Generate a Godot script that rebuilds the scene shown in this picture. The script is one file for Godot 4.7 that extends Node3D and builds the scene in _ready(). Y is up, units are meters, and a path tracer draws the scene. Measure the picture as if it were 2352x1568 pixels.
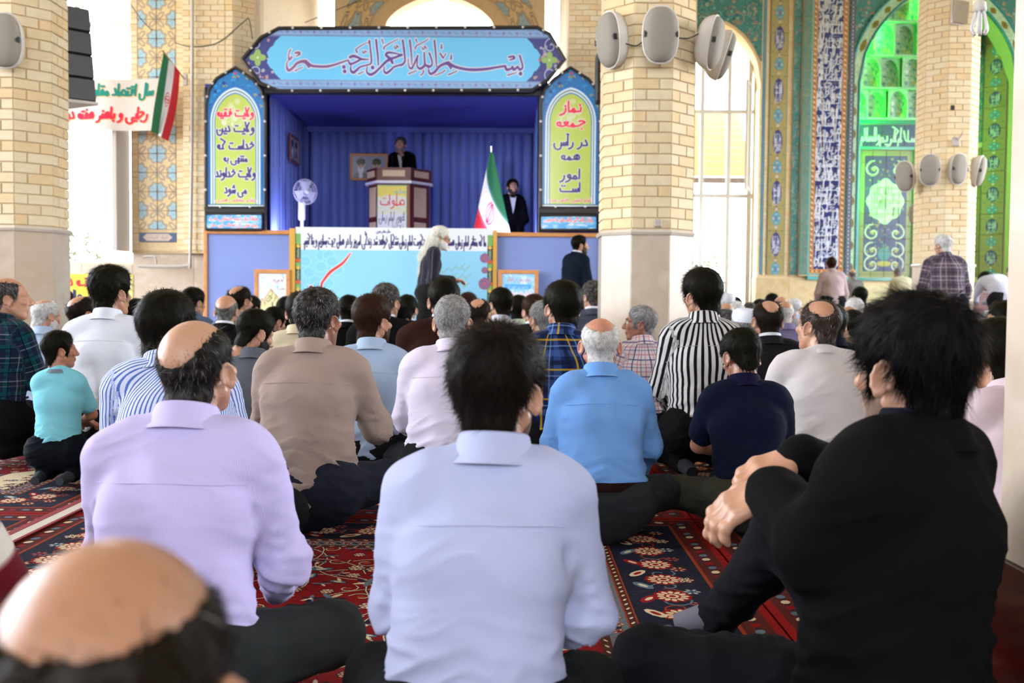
extends Node3D
# A prayer hall during a speech: seated crowd, brick columns, a decorated stage and a tiled niche.

const F := 2290.0            # focal length in pixels of the 2352 x 1568 frame
const EYE := Vector3(0.0, 0.87, 0.0)
var cam_basis := Basis()
var rng := RandomNumberGenerator.new()
var names := {}
var M := {}                  # materials by name
var box_cache := {}

func _ready() -> void:
	# ---- camera -------------------------------------------------------------------------------
	var cam := Camera3D.new(); cam.name = "camera"
	cam_basis = Basis(Vector3.RIGHT, deg_to_rad(-2.35)) * Basis(Vector3.BACK, deg_to_rad(0.5))
	var lens := CameraAttributesPhysical.new()
	lens.frustum_focal_length = 12.0 * F / 784.0
	lens.frustum_focus_distance = 3.2
	lens.exposure_aperture = 4.5
	cam.attributes = lens
	cam.transform = Transform3D(cam_basis, EYE)
	cam.near = 0.05; cam.far = 200.0
	add_child(cam)
	cam.current = true
	# ---- sky, exposure ------------------------------------------------------------------------
	var we := WorldEnvironment.new(); we.name = "world_environment"
	var env := Environment.new()
	env.background_mode = Environment.BG_SKY
	var sky := Sky.new()
	var sm := ProceduralSkyMaterial.new()
	sm.sky_top_color = Color(0.88, 0.93, 1.0)
	sm.sky_horizon_color = Color(0.98, 0.98, 1.0)
	sm.ground_horizon_color = Color(0.93, 0.90, 0.84)
	sm.ground_bottom_color = Color(0.80, 0.75, 0.66)
	sm.sky_energy_multiplier = 7.0
	sm.ground_energy_multiplier = 3.0
	sky.sky_material = sm
	env.sky = sky
	env.tonemap_mode = Environment.TONE_MAPPER_LINEAR
	env.tonemap_exposure = 0.24
	env.sdfgi_enabled = true; env.ssao_enabled = true; env.ssil_enabled = true
	we.environment = env
	add_child(we)
	# ---- build --------------------------------------------------------------------------------
	rng.seed = 20160826
	materials()
	build_setting()
	build_stage()
	build_fixtures()
	build_people()

# a point of the place seen at a pixel of the 2352 x 1568 frame, z = -depth
func at(px: float, py: float, depth: float) -> Vector3:
	var d := cam_basis * Vector3((px - 1176.0) / F, (784.0 - py) / F, -1.0)
	return EYE + d * (depth / -d.z)

# ------------------------------------------------------------------------------ nodes and metas
func numbered(called: String) -> String:
	var n: int = names.get(called, 0)
	names[called] = n + 1
	return called if n == 0 else "%s_%03d" % [called, n]

func tag(o: Node, label := "", category := "", group := "", kind := "") -> Node:
	if label: o.set_meta("label", label)
	if category: o.set_meta("category", category)
	if group: o.set_meta("group", group)
	if kind: o.set_meta("kind", kind)
	return o

func base(called: String, where: Vector3, turn := 0.0) -> Node3D:
	var o := Node3D.new(); o.name = numbered(called)
	add_child(o)
	o.position = where; o.rotation.y = turn
	return o

func put(mesh: Mesh, called: String, mat: Material, parent: Node = null, where := Vector3.ZERO, turn := 0.0) -> MeshInstance3D:
	var o := MeshInstance3D.new()
	o.mesh = mesh
	if mat: o.material_override = mat
	if parent == null:
		o.name = numbered(called); add_child(o)
	else:
		o.name = called; parent.add_child(o, true)
	o.position = where
	o.rotation.y = turn
	return o

func struct(mesh: Mesh, called: String, mat: Material, label := "", where := Vector3.ZERO) -> MeshInstance3D:
	var o := put(mesh, called, mat, null, where)
	tag(o, label, "", "", "structure")
	return o

# ------------------------------------------------------------------------------ mesh building
class MB:
	var v := PackedVector3Array()
	var n := PackedVector3Array()
	var t := PackedVector2Array()
	var c := PackedColorArray()
	var i := PackedInt32Array()
	var use_c := false
	# counter-clockwise seen from the front
	func quad(a: Vector3, b: Vector3, cc: Vector3, d: Vector3, ua := Vector2(0, 1), ub := Vector2(1, 1), uc := Vector2(1, 0), ud := Vector2(0, 0)) -> void:
		var nn := (b - a).cross(d - a)
		if nn.length_squared() < 1e-14: nn = (cc - b).cross(d - b)
		nn = nn.normalized()
		var s := v.size()
		v.append_array([a, b, cc, d]); n.append_array([nn, nn, nn, nn]); t.append_array([ua, ub, uc, ud])
		i.append_array([s, s + 2, s + 1, s, s + 3, s + 2])
	func tri(a: Vector3, b: Vector3, cc: Vector3) -> void:
		var nn := (b - a).cross(cc - a).normalized()
		var s := v.size()
		v.append_array([a, b, cc]); n.append_array([nn, nn, nn]); t.append_array([Vector2(a.x, a.y), Vector2(b.x, b.y), Vector2(cc.x, cc.y)])
		i.append_array([s, s + 2, s + 1])
	func box(p: Vector3, s: Vector3) -> void:   # p centre, s size
		var h := s * 0.5
		for f in 6:
			var ax := f / 2
			var sg := 1.0 if f % 2 == 0 else -1.0
			var nn := Vector3.ZERO; nn[ax] = sg
			var u := Vector3.ZERO; u[(ax + 1) % 3] = 1.0
			var w := nn.cross(u)
			var ce := p + nn * h
			var hu := u * h; var hw := w * h
			quad(ce - hu - hw, ce + hu - hw, ce + hu + hw, ce - hu + hw)
	func cbox(p: Vector3, s: Vector3, ch: float) -> void:   # chamfered box
		var h := s * 0.5
		var k := Vector3(minf(ch, h.x * 0.9), minf(ch, h.y * 0.9), minf(ch, h.z * 0.9))
		var g := h - k
		for f in 6:
			var ax := f / 2
			var sg := 1.0 if f % 2 == 0 else -1.0
			var nn := Vector3.ZERO; nn[ax] = sg
			var u := Vector3.ZERO; u[(ax + 1) % 3] = 1.0
			var w := nn.cross(u)
			var ce := p + nn * h
			var hu := u * g; var hw := w * g
			quad(ce - hu - hw, ce + hu - hw, ce + hu + hw, ce - hu + hw)
		for ax in 3:
			var b := (ax + 1) % 3; var e := (ax + 2) % 3
			for sb in [-1.0, 1.0]:
				for se in [-1.0, 1.0]:
					var p1 := Vector3.ZERO; p1[b] = sb * h[b]; p1[e] = se * g[e]
					var p2 := Vector3.ZERO; p2[b] = sb * g[b]; p2[e] = se * h[e]
					var d := Vector3.ZERO; d[ax] = g[ax]
					if sb * se > 0: quad(p + p1 - d, p + p2 - d, p + p2 + d, p + p1 + d)
					else: quad(p + p2 - d, p + p1 - d, p + p1 + d, p + p2 + d)
		for sx in [-1.0, 1.0]:
			for sy in [-1.0, 1.0]:
				for sz in [-1.0, 1.0]:
					var q := Vector3(sx, sy, sz)
					var a := p + q * Vector3(h.x, g.y, g.z); var b2 := p + q * Vector3(g.x, h.y, g.z); var c2 := p + q * Vector3(g.x, g.y, h.z)
					if sx * sy * sz > 0: tri(a, b2, c2)
					else: tri(a, c2, b2)
	# tube along points, smooth normals
	func tube(pts: PackedVector3Array, r: float, sides := 8, r2 := -1.0, caps := true) -> void:
		var m := pts.size()
		var s0 := v.size()
		var up := Vector3.UP
		var d0 := (pts[1] - pts[0]).normalized()
		if absf(d0.dot(up)) > 0.95: up = Vector3.RIGHT
		for k in m:
			var d := (pts[mini(k + 1, m - 1)] - pts[maxi(k - 1, 0)]).normalized()
			var x := d.cross(up).normalized()
			var y := x.cross(d).normalized()
			up = y
			var rr := r if r2 < 0.0 else lerpf(r, r2, float(k) / (m - 1))
			for j in sides + 1:
				var a := TAU * j / sides
				var nn := x * cos(a) + y * sin(a)
				v.append(pts[k] + nn * rr); n.append(nn); t.append(Vector2(float(j) / sides, float(k) / (m - 1)))
		for k in m - 1:
			for j in sides:
				var a2 := s0 + k * (sides + 1) + j
				i.append_array([a2, a2 + 1, a2 + sides + 1, a2 + 1, a2 + sides + 2, a2 + sides + 1])
		if caps:
			for e in 2:
				var k := 0 if e == 0 else m - 1
				var ring := s0 + k * (sides + 1)
				var dd := (pts[0] - pts[1]).normalized() if e == 0 else (pts[m - 1] - pts[m - 2]).normalized()
				var cs := v.size()
				v.append(pts[k]); n.append(dd); t.append(Vector2.ZERO)
				for j in sides + 1:
					v.append(v[ring + j]); n.append(dd); t.append(Vector2.ZERO)
				for j in sides:
					if e == 0: i.append_array([cs, cs + 2 + j, cs + 1 + j])
					else: i.append_array([cs, cs + 1 + j, cs + 2 + j])
	# lathe round y: profile (r, y) pairs
	func lathe(prof: PackedVector2Array, o := Vector3.ZERO, sides := 24, bas := Basis()) -> void:
		var s0 := v.size()
		var m := prof.size()
		for k in m:
			var pa := prof[maxi(k - 1, 0)]; var pb := prof[mini(k + 1, m - 1)]
			var tn := (pb - pa).normalized()
			for j in sides + 1:
				var a := TAU * j / sides
				var nn := Vector3(cos(a) * tn.y, -tn.x, sin(a) * tn.y)
				v.append(o + bas * Vector3(cos(a) * prof[k].x, prof[k].y, sin(a) * prof[k].x)); n.append((bas * nn).normalized()); t.append(Vector2(float(j) / sides, float(k) / (m - 1)))
		for k in m - 1:
			for j in sides:
				var a2 := s0 + k * (sides + 1) + j
				i.append_array([a2, a2 + 1, a2 + sides + 1, a2 + 1, a2 + sides + 2, a2 + sides + 1])
	# grid surface from a function (u, v) -> Vector3
	func sheet(f: Callable, nu: int, nv: int, flip := false) -> void:
		var s0 := v.size()
		for b in nv + 1:
			for a in nu + 1:
				var u := float(a) / nu; var w := float(b) / nv
				var p: Vector3 = f.call(u, w)
				var pu: Vector3 = f.call(u + 0.002, w) - f.call(u - 0.002, w)
				var pv: Vector3 = f.call(u, w + 0.002) - f.call(u, w - 0.002)
				var nn := pu.cross(pv).normalized()
				v.append(p); n.append(-nn if flip else nn); t.append(Vector2(u, 1.0 - w))
		for b in nv:
			for a in nu:
				var q := s0 + b * (nu + 1) + a
				if flip: i.append_array([q, q + 1, q + nu + 1, q + 1, q + nu + 2, q + nu + 1])
				else: i.append_array([q, q + nu + 1, q + 1, q + 1, q + nu + 1, q + nu + 2])
	# polygon in the xy plane extruded along z from z0 (back) to z1 (front); uv = bounding box
	func prism(poly: PackedVector2Array, z0: float, z1: float, ch := 0.0) -> void:
		var idx := Geometry2D.triangulate_polygon(poly)
		var lo := poly[0]; var hi := poly[0]
		for p in poly: lo = lo.min(p); hi = hi.max(p)
		var sz := hi - lo
		var area := 0.0
		for k in poly.size(): area += poly[k].cross(poly[(k + 1) % poly.size()])
		var ccw := area > 0.0
		for side in 2:
			var s := v.size()
			var z := z1 if side == 0 else z0
			for p in poly:
				v.append(Vector3(p.x, p.y, z)); n.append(Vector3(0, 0, 1.0 if side == 0 else -1.0)); t.append(Vector2((p.x - lo.x) / sz.x, (hi.y - p.y) / sz.y))
			for k in range(0, idx.size(), 3):
				var a := idx[k]; var b := idx[k + 1]; var cc := idx[k + 2]
				var up := (poly[b] - poly[a]).cross(poly[cc] - poly[a]) > 0.0
				if up == (side == 0): i.append_array([s + a, s + cc, s + b])
				else: i.append_array([s + a, s + b, s + cc])
		for k in poly.size():
			var p := poly[k]; var q := poly[(k + 1) % poly.size()]
			if not ccw: var h := p; p = q; q = h
			quad(Vector3(p.x, p.y, z0), Vector3(q.x, q.y, z0), Vector3(q.x, q.y, z1), Vector3(p.x, p.y, z1))
	func move(tr: Transform3D, from := 0) -> void:
		var nb := tr.basis.orthonormalized()
		for k in range(from, v.size()):
			v[k] = tr * v[k]; n[k] = nb * n[k]
	func mesh() -> ArrayMesh:
		var a := []
		a.resize(Mesh.ARRAY_MAX)
		a[Mesh.ARRAY_VERTEX] = v; a[Mesh.ARRAY_NORMAL] = n; a[Mesh.ARRAY_TEX_UV] = t; a[Mesh.ARRAY_INDEX] = i
		if use_c: a[Mesh.ARRAY_COLOR] = c
		var m := ArrayMesh.new()
		m.add_surface_from_arrays(Mesh.PRIMITIVE_TRIANGLES, a)
		return m

func box_mesh(s: Vector3, ch := 0.004) -> ArrayMesh:
	var key := "%.4f %.4f %.4f %.4f" % [s.x, s.y, s.z, ch]
	if not box_cache.has(key):
		var b := MB.new()
		if ch > 0.0: b.cbox(Vector3.ZERO, s, ch)
		else: b.box(Vector3.ZERO, s)
		box_cache[key] = b.mesh()
	return box_cache[key]

func slab(lo: Vector3, hi: Vector3) -> ArrayMesh:
	var b := MB.new(); b.box((lo + hi) * 0.5, hi - lo); return b.mesh()

func tube_mesh(pts: PackedVector3Array, r: float, sides := 8) -> ArrayMesh:
	var b := MB.new(); b.tube(pts, r, sides); return b.mesh()

func curve(pts: Array, per := 6) -> PackedVector3Array:
	var out := PackedVector3Array()
	for k in pts.size() - 1:
		var p0: Vector3 = pts[maxi(k - 1, 0)]; var p1: Vector3 = pts[k]; var p2: Vector3 = pts[k + 1]; var p3: Vector3 = pts[mini(k + 2, pts.size() - 1)]
		for j in per:
			out.append(p1.cubic_interpolate(p2, p0, p3, float(j) / per))
	out.append(pts[-1])
	return out

# ------------------------------------------------------------------------------ materials
func mat(color: Color, rough := 0.7, metal := 0.0) -> StandardMaterial3D:
	var m := StandardMaterial3D.new()
	m.albedo_color = color; m.roughness = rough; m.metallic = metal
	return m

func noise_tex(seed_: int, freq: float, ramp: Array, size := 512, oct := 4, kind := FastNoiseLite.TYPE_SIMPLEX_SMOOTH) -> NoiseTexture2D:
	var nz := FastNoiseLite.new()
	nz.seed = seed_; nz.frequency = freq; nz.fractal_octaves = oct; nz.noise_type = kind
	var tx := NoiseTexture2D.new()
	tx.width = size; tx.height = size; tx.seamless = true; tx.noise = nz
	if ramp.size():
		var g := Gradient.new()
		var off := PackedFloat32Array(); var cols := PackedColorArray()
		for k in ramp.size():
			off.append(float(k) / (ramp.size() - 1)); cols.append(ramp[k])
		g.offsets = off; g.colors = cols
		tx.color_ramp = g
	return tx

func tri_mat(tx: Texture2D, scale: float, rough: float, world := true) -> StandardMaterial3D:
	var m := mat(Color.WHITE, rough)
	m.albedo_texture = tx
	m.uv1_triplanar = true; m.uv1_world_triplanar = world
	m.uv1_scale = Vector3.ONE * scale
	return m

func print_mat(pic: Image, rough := 0.5) -> StandardMaterial3D:
	var m := mat(Color.WHITE, rough)
	m.albedo_texture = ImageTexture.create_from_image(pic)
	return m

func materials() -> void:
	var brick_tones := [Color(0.92, 0.84, 0.67), Color(0.93, 0.86, 0.70), Color(0.94, 0.88, 0.73), Color(0.92, 0.82, 0.63)]
	for k in 4:
		var c: Color = brick_tones[k]
		M["brick%d" % k] = tri_mat(noise_tex(10 + k, 0.02, [c.darkened(0.05), c, c.lightened(0.08)], 256), 1.5, 0.85)
	M.mortar = tri_mat(noise_tex(20, 0.03, [Color(0.84, 0.75, 0.58), Color(0.89, 0.80, 0.64)], 256), 2.0, 0.95)
	M.marble = tri_mat(noise_tex(30, 0.006, [Color(0.74, 0.67, 0.58), Color(0.80, 0.74, 0.66), Color(0.77, 0.70, 0.61), Color(0.84, 0.79, 0.71)], 512, 6), 0.7, 0.22)
	M.marble_trim = tri_mat(noise_tex(31, 0.01, [Color(0.82, 0.77, 0.70), Color(0.90, 0.86, 0.80)], 256), 1.0, 0.3)
	M.marble_warm = tri_mat(noise_tex(32, 0.008, [Color(0.78, 0.68, 0.50), Color(0.84, 0.76, 0.60), Color(0.76, 0.64, 0.44)], 512, 6), 0.5, 0.2)
	M.red_stone = tri_mat(noise_tex(33, 0.008, [Color(0.20, 0.06, 0.04), Color(0.27, 0.09, 0.06), Color(0.24, 0.07, 0.05), Color(0.34, 0.15, 0.11)], 512, 6), 0.8, 0.15)
	M.plaster = tri_mat(noise_tex(34, 0.01, [Color(0.88, 0.84, 0.76), Color(0.92, 0.89, 0.82)], 256), 0.5, 0.9)
	M.white_paint = mat(Color(0.93, 0.93, 0.91), 0.4)
	M.white_plastic = mat(Color(0.88, 0.86, 0.82), 0.45)
	M.grille = tri_mat(noise_tex(35, 0.12, [Color(0.55, 0.53, 0.49), Color(0.63, 0.61, 0.57)], 256, 2), 12.0, 0.8, false)
	M.black_plastic = mat(Color(0.045, 0.047, 0.05), 0.55)
	M.dark_metal = mat(Color(0.16, 0.15, 0.14), 0.45, 0.3)
	M.grey_pipe = mat(Color(0.72, 0.70, 0.66), 0.5)
	M.chrome = mat(Color(0.85, 0.85, 0.85), 0.12, 1.0)
	M.gold = mat(Color(0.86, 0.70, 0.34), 0.25, 1.0)
	M.wood = tri_mat(noise_tex(36, 0.015, [Color(0.72, 0.47, 0.24), Color(0.80, 0.56, 0.31)], 256), 2.0, 0.45)
	M.dark_wood = tri_mat(noise_tex(37, 0.015, [Color(0.32, 0.13, 0.09), Color(0.40, 0.18, 0.12)], 256), 2.0, 0.35)
	M.mid_wood = tri_mat(noise_tex(38, 0.015, [Color(0.52, 0.24, 0.11), Color(0.60, 0.30, 0.15)], 256), 2.0, 0.35)
	M.cream_panel = tri_mat(noise_tex(39, 0.02, [Color(0.80, 0.69, 0.52), Color(0.85, 0.76, 0.60)], 256), 3.0, 0.5)
	M.blue_board = tri_mat(noise_tex(40, 0.15, [Color(0.48, 0.55, 0.77), Color(0.51, 0.58, 0.80)], 256, 2), 3.0, 0.9)
	M.curtain = tri_mat(noise_tex(41, 0.05, [Color(0.35, 0.42, 0.68), Color(0.39, 0.46, 0.72)], 256, 3), 4.0, 0.75)
	M.valance = mat(Color(0.19, 0.20, 0.52), 0.8)
	M.glass = mat(Color(0.95, 0.97, 0.97, 0.06), 0.05)
	M.glass.transparency = BaseMaterial3D.TRANSPARENCY_ALPHA
	M.mirror = mat(Color(0.9, 0.9, 0.92), 0.03, 1.0)
	M.black_cord = mat(Color(0.12, 0.11, 0.10), 0.6)

# ------------------------------------------------------------------------------ flat print
class Pic:
	var im: Image
	var w: int
	var h: int
	var k := 2.0
	func _init(w_: int, h_: int, bg: Color, ss := 2.0) -> void:
		w = w_; h = h_; k = ss
		im = Image.create_empty(int(w * k), int(h * k), false, Image.FORMAT_RGBA8)
		im.fill(bg)
	func rect(x: float, y: float, ww: float, hh: float, c: Color) -> void:
		im.fill_rect(Rect2i(roundi(x * k), roundi(y * k), maxi(1, roundi(ww * k)), maxi(1, roundi(hh * k))), c)
	func poly(pts: PackedVector2Array, c: Color) -> void:
		var n := pts.size()
		if n < 3: return
		var lo := 1e9; var hi := -1e9
		for p in pts: lo = minf(lo, p.y); hi = maxf(hi, p.y)
		var y0 := maxi(0, ceili(lo * k - 0.5)); var y1 := mini(im.get_height() - 1, floori(hi * k - 0.5))
		var xs := PackedFloat32Array()
		for y in range(y0, y1 + 1):
			var fy := (y + 0.5) / k
			xs.clear()
			var a := pts[n - 1]
			for b in pts:
				if (a.y <= fy) != (b.y <= fy): xs.append(a.x + (fy - a.y) * (b.x - a.x) / (b.y - a.y))
				a = b
			xs.sort()
			for q in range(0, xs.size() - 1, 2):
				var xa := roundi(xs[q] * k); var xb := roundi(xs[q + 1] * k)
				if xb > xa: im.fill_rect(Rect2i(xa, y, xb - xa, 1), c)
	func disc(p: Vector2, r: float, c: Color) -> void:
		for y in range(floori((p.y - r) * k), ceili((p.y + r) * k) + 1):
			var dy := (y + 0.5) / k - p.y
			if absf(dy) < r:
				var dx := sqrt(r * r - dy * dy)
				var xa := roundi((p.x - dx) * k); var xb := roundi((p.x + dx) * k)
				if xb > xa: im.fill_rect(Rect2i(xa, y, xb - xa, 1), c)
	func ell(p: Vector2, r: Vector2, c: Color, turn := 0.0, n := 18) -> void:
		var q := PackedVector2Array()
		for j in n: q.append(p + (Vector2(cos(TAU * j / n), sin(TAU * j / n)) * r).rotated(turn))
		poly(q, c)
	func stroke(pts: PackedVector2Array, wa: float, c: Color, wb := -1.0, round_ends := true) -> void:
		var m := pts.size()
		for j in m - 1:
			var r0 := 0.5 * (wa if wb < 0 else lerpf(wa, wb, float(j) / (m - 1)))
			var r1 := 0.5 * (wa if wb < 0 else lerpf(wa, wb, float(j + 1) / (m - 1)))
			var d := pts[j + 1] - pts[j]
			if d.length_squared() < 1e-9: continue
			d = d.normalized().orthogonal()
			poly(PackedVector2Array([pts[j] + d * r0, pts[j + 1] + d * r1, pts[j + 1] - d * r1, pts[j] - d * r0]), c)
			if round_ends or j > 0: disc(pts[j], r0, c)
		if round_ends: disc(pts[m - 1], 0.5 * (wa if wb < 0 else wb), c)
	func swell(pts: PackedVector2Array, ws: PackedFloat32Array, grow: float, c: Color) -> void:   # stroke with a width at each point
		for j in pts.size() - 1:
			stroke(PackedVector2Array([pts[j], pts[j + 1]]), ws[j] + grow, c, ws[j + 1] + grow)
	func petals(p: Vector2, r: float, n: int, c: Color, c2: Color, c3: Color) -> void:   # a rosette
		for j in n:
			var a := TAU * j / n
			ell(p + Vector2.from_angle(a) * r * 0.62, Vector2(r * 0.36, r * 0.26), c, a, 10)
		for j in n:
			var a := TAU * j / n
			ell(p + Vector2.from_angle(a) * r * 0.6, Vector2(r * 0.22, r * 0.13), c2, a, 8)
		disc(p, r * 0.34, c); disc(p, r * 0.2, c3)
	func done() -> Image:
		if k >= 2.0: im.shrink_x2()
		return im

func cv(flat: Array, per := 5) -> PackedVector2Array:   # smooth curve through x, y, x, y ...
	var p := PackedVector2Array()
	for j in range(0, flat.size(), 2): p.append(Vector2(flat[j], flat[j + 1]))
	var out := PackedVector2Array()
	for j in p.size() - 1:
		var a := p[maxi(j - 1, 0)]; var d := p[mini(j + 2, p.size() - 1)]
		for q in per: out.append(p[j].cubic_interpolate(p[j + 1], a, d, float(q) / per))
	out.append(p[-1])
	return out

# Persian letters as pen strokes. x runs to the left from the right edge of the letter, y up from the baseline;
# order of the forms: alone, initial, medial, final; "|" lifts the pen; the number in front is the advance.
const TOOTH := ["13.5:0.5,4 0.7,1 2,0 10,0 12,1 12.3,4", "4:0.6,4.5 0.8,1 1.6,0 4,0", "4:0,0 1.4,0 2,4.2 2.5,0 4,0", "13:0,0 10,0 11.7,1 12.2,4"]
const NOON := ["11:1,3 1.2,-1 3,-4.5 6,-5.5 9,-4 10,0 9.8,2", "", "", "11.5:0,0 1.5,0 2,3.2 2.2,-1 3.6,-4.5 6.5,-5.5 9.2,-4 10.4,0 10,2"]
const YEH := ["12.5:4,4.5 1.5,5 0.8,3 3,1.2 4,-1.5 2,-3.8 6,-5.5 10.5,-4.5 12,-1.5 11.8,0.5", "", "", "12.5:0,0 2,0.5 3,-1.5 1.5,-4 5,-6 10,-5 12,-2 11.8,0"]
const HAH := ["9.5:8,5 4,6 1,5 3,3.4 6,1 7.5,-3 4.5,-7 0.5,-6.5", "9:6.5,6.5 4,7 1,5.2 4.5,2.6 7,0.6 9,0", "8:0,0 8,0|6.5,5.5 3.5,6.5 1,5.3 4.5,2.5 6.5,0.3", "9.5:0,0 4,0.6|8,5 4,6 1,5 3,3.4 6,1 7.5,-3 4.5,-7 0.5,-6.5"]
const DAL := ["7:3.5,7 1.4,2.2 1.6,0.3 6,0", "", "", "7:0,0 1.6,0|3.6,6.5 1.7,2 2,0 6,0"]
const REH := ["6:1,3.5 1.3,0 3,-3 6,-4.5", "", "", "6.5:0,0 1,0.3 1.6,1.8 2,-1.5 4,-4 7,-4.8"]
const SEEN := ["16.5:0.5,4 0.8,0.2 2.8,0.2 3.2,3.4 3.6,0.2 5.6,0.2 6,3.4 6.6,0 7,-3.6 10,-5.4 13.5,-4 15,0 14.6,2", "9:0.5,4 0.8,0.2 2.8,0.2 3.2,3.4 3.6,0.2 5.6,0.2 6,3.4 6.6,0 9,0", "10:0,0 1,0 1.3,3.6 1.7,0.2 3.8,0.2 4.2,3.4 4.6,0.2 6.6,0.2 7,3.4 7.6,0 10,0", "17:0,0 1,0 1.3,3.6 1.7,0.2 3.8,0.2 4.2,3.4 4.6,0.2 6.6,0.2 7,3.4 7.6,0 8,-3.6 11,-5.4 14.5,-4 16,0 15.6,2"]
const SAD := ["18:0.6,1 2,5 5.5,5.5 6.8,2.4 5,0.2 1,0.2|5,0.2 7,1 7.6,3.5 8.2,-1 9,-4 12,-5.4 15,-3.6 16,1", "10.5:0.6,1 2,5 5.5,5.5 6.8,2.4 5,0.2 1,0.2|5,0.2 7,0.6 7.6,3.5 8.2,0 10.5,0", "10.5:0,0 2.4,5 5.5,5.5 6.8,2.4 5,0.2 0,0|5,0.2 7,0.6 7.6,3.5 8.2,0 10.5,0", "18:0,0 2.4,5 5.5,5.5 6.8,2.4 5,0.2 0,0|5,0.2 7,1 7.6,3.5 8.2,-1 9,-4 12,-5.4 15,-3.6 16,1"]
const TAH := ["9:1,0.3 3,4.6 5.6,5 7,2.6 5.8,0.3 0.6,0.1|2,12 2.3,0.4", "9:1,0.3 3,4.6 5.6,5 7,2.6 5.8,0.3 0.6,0.1|2,12 2.3,0.4|5,0 9,0", "9:0,0 1,0.3 3,4.6 5.6,5 7,2.6 5.8,0.3 0,0|2,12 2.3,0.4|5,0 9,0", "9:0,0 1,0.3 3,4.6 5.6,5 7,2.6 5.8,0.3 0,0|2,12 2.3,0.4"]
const AIN := ["9:1,6 3.4,7 5,5 3.8,3 1.4,2.6 5,1.8 7,-2 5,-6 1,-6", "8:1,5.5 3,6.8 5.2,5.4 4,2.8 1,0.8 3,0 8,0", "6.5:0,0 2,0.6 5,4.8 1,4.8 4,0.6 6.5,0", "9:0,0 2,0.6 5,4.8 1,4.8 4,0.6 6,-2 5,-6 1,-6"]
const FEH := ["15:3.8,3 1.4,3 1.4,5.4 3,6.6 4.6,5 4,1.2 6,0 12,0 13.6,1 14,4", "8:3.8,3 1.4,3 1.4,5.4 3,6.6 4.6,5 4,1 5.4,0 8,0", "7.5:0,0 3,0 1.5,3 3,5.6 4.8,3.2 4,0 7.5,0", "15:0,0 2,0 1.5,3 3,5.6 4.8,3.2 4.4,0.2 12,0 13.6,1 14,4"]
const QAF := ["11:3.8,3 1.4,3 1.4,5.4 3,6.6 4.6,5 4,0 2.6,-2 5,-5 9,-4 10,1", "", "", "11:0,0 2,0 1.5,3 3,5.6 4.8,3.2 3.6,-1 3,-3 5.4,-5 9,-4 10,1"]
const KAF := ["15.5:8,13.5 1.6,10 1.4,9 4.6,5 4.8,1 6,0 12,0 14,1 14.3,4", "8:8,13.5 1.6,10 1.4,9 4.6,5 4.6,1 3.6,0 8,0", "8:0,0 8,0|8,13.5 1.6,10 1.4,9 4.6,5 4.6,0", "15.5:0,0 12,0 14,1 14.3,4|8,13.5 1.6,10 1.4,9 4.6,5 4.6,0"]
const LAM := ["10.5:1,13 1.1,-1 2.6,-4.4 6,-5.4 9,-3.6 9.6,1", "4:1,13 1.1,1 2,0 4,0", "4:0,0 1.8,0 2,13 2.2,0 4,0", "11:0,0 1.6,0 2,13 2,-1 3.4,-4.4 6.6,-5.4 9.4,-3.6 10,1"]
const MEEM := ["7:1,0 3,3.4 5,2 3.5,-0.8 1.2,0|4.6,0.4 5.6,-1 5.8,-7", "7:1,0 3,3.6 5,2 3.5,-0.8 1.2,0|4.6,0 7,0", "6.5:0,0 1.5,0 3.2,3.4 4.8,1 3,-1 1.5,0|3,0 6.5,0", "7:0,0 1.5,0 3.2,3.4 4.8,1 3,-0.8 1.5,0.2|4.4,0 5.6,-1 5.9,-7"]
const WAW := ["7.5:1.3,3 2.8,5 4.6,3.6 4,1.3 1.6,1.4|1.3,3 1.6,0 3.5,-3 7,-4.5", "", "", "7.5:0,0 1.6,0.8|1.3,3 2.8,5 4.6,3.6 4,1.3 1.6,1.4|1.3,3 1.6,0 3.5,-3 7,-4.5"]
const HEH := ["6.5:3,5.8 1,2.5 2.5,0.2 5,1.5 4.6,4 3,5.8", "9:1,3 3.5,6.5 7,3.5 5,0.2 2,0.4 1,3|3.5,6 4.2,2.5 2.5,0.5|5,0 9,0", "7:0,0 3,0 4.4,4.5 2,4.2 3.6,0 2.5,-3 4.8,-3 4,0 7,0", "6.5:0,0 2,0 1.8,4.8 4.8,4 4.2,1 2,0.5"]
const ALEF := ["2.8:1.2,12 1.3,0", "", "", "3:0,0 1.2,0.2 1.5,12"]
const LAMALEF := ["8:6.8,12.5 5.4,6 1.8,1 3.6,0 6,1 4.4,5 1.2,12", "", "", "8:0,0 1.8,0.4 2,12.5|2,0.5 5,1.5 6.8,12"]
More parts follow.
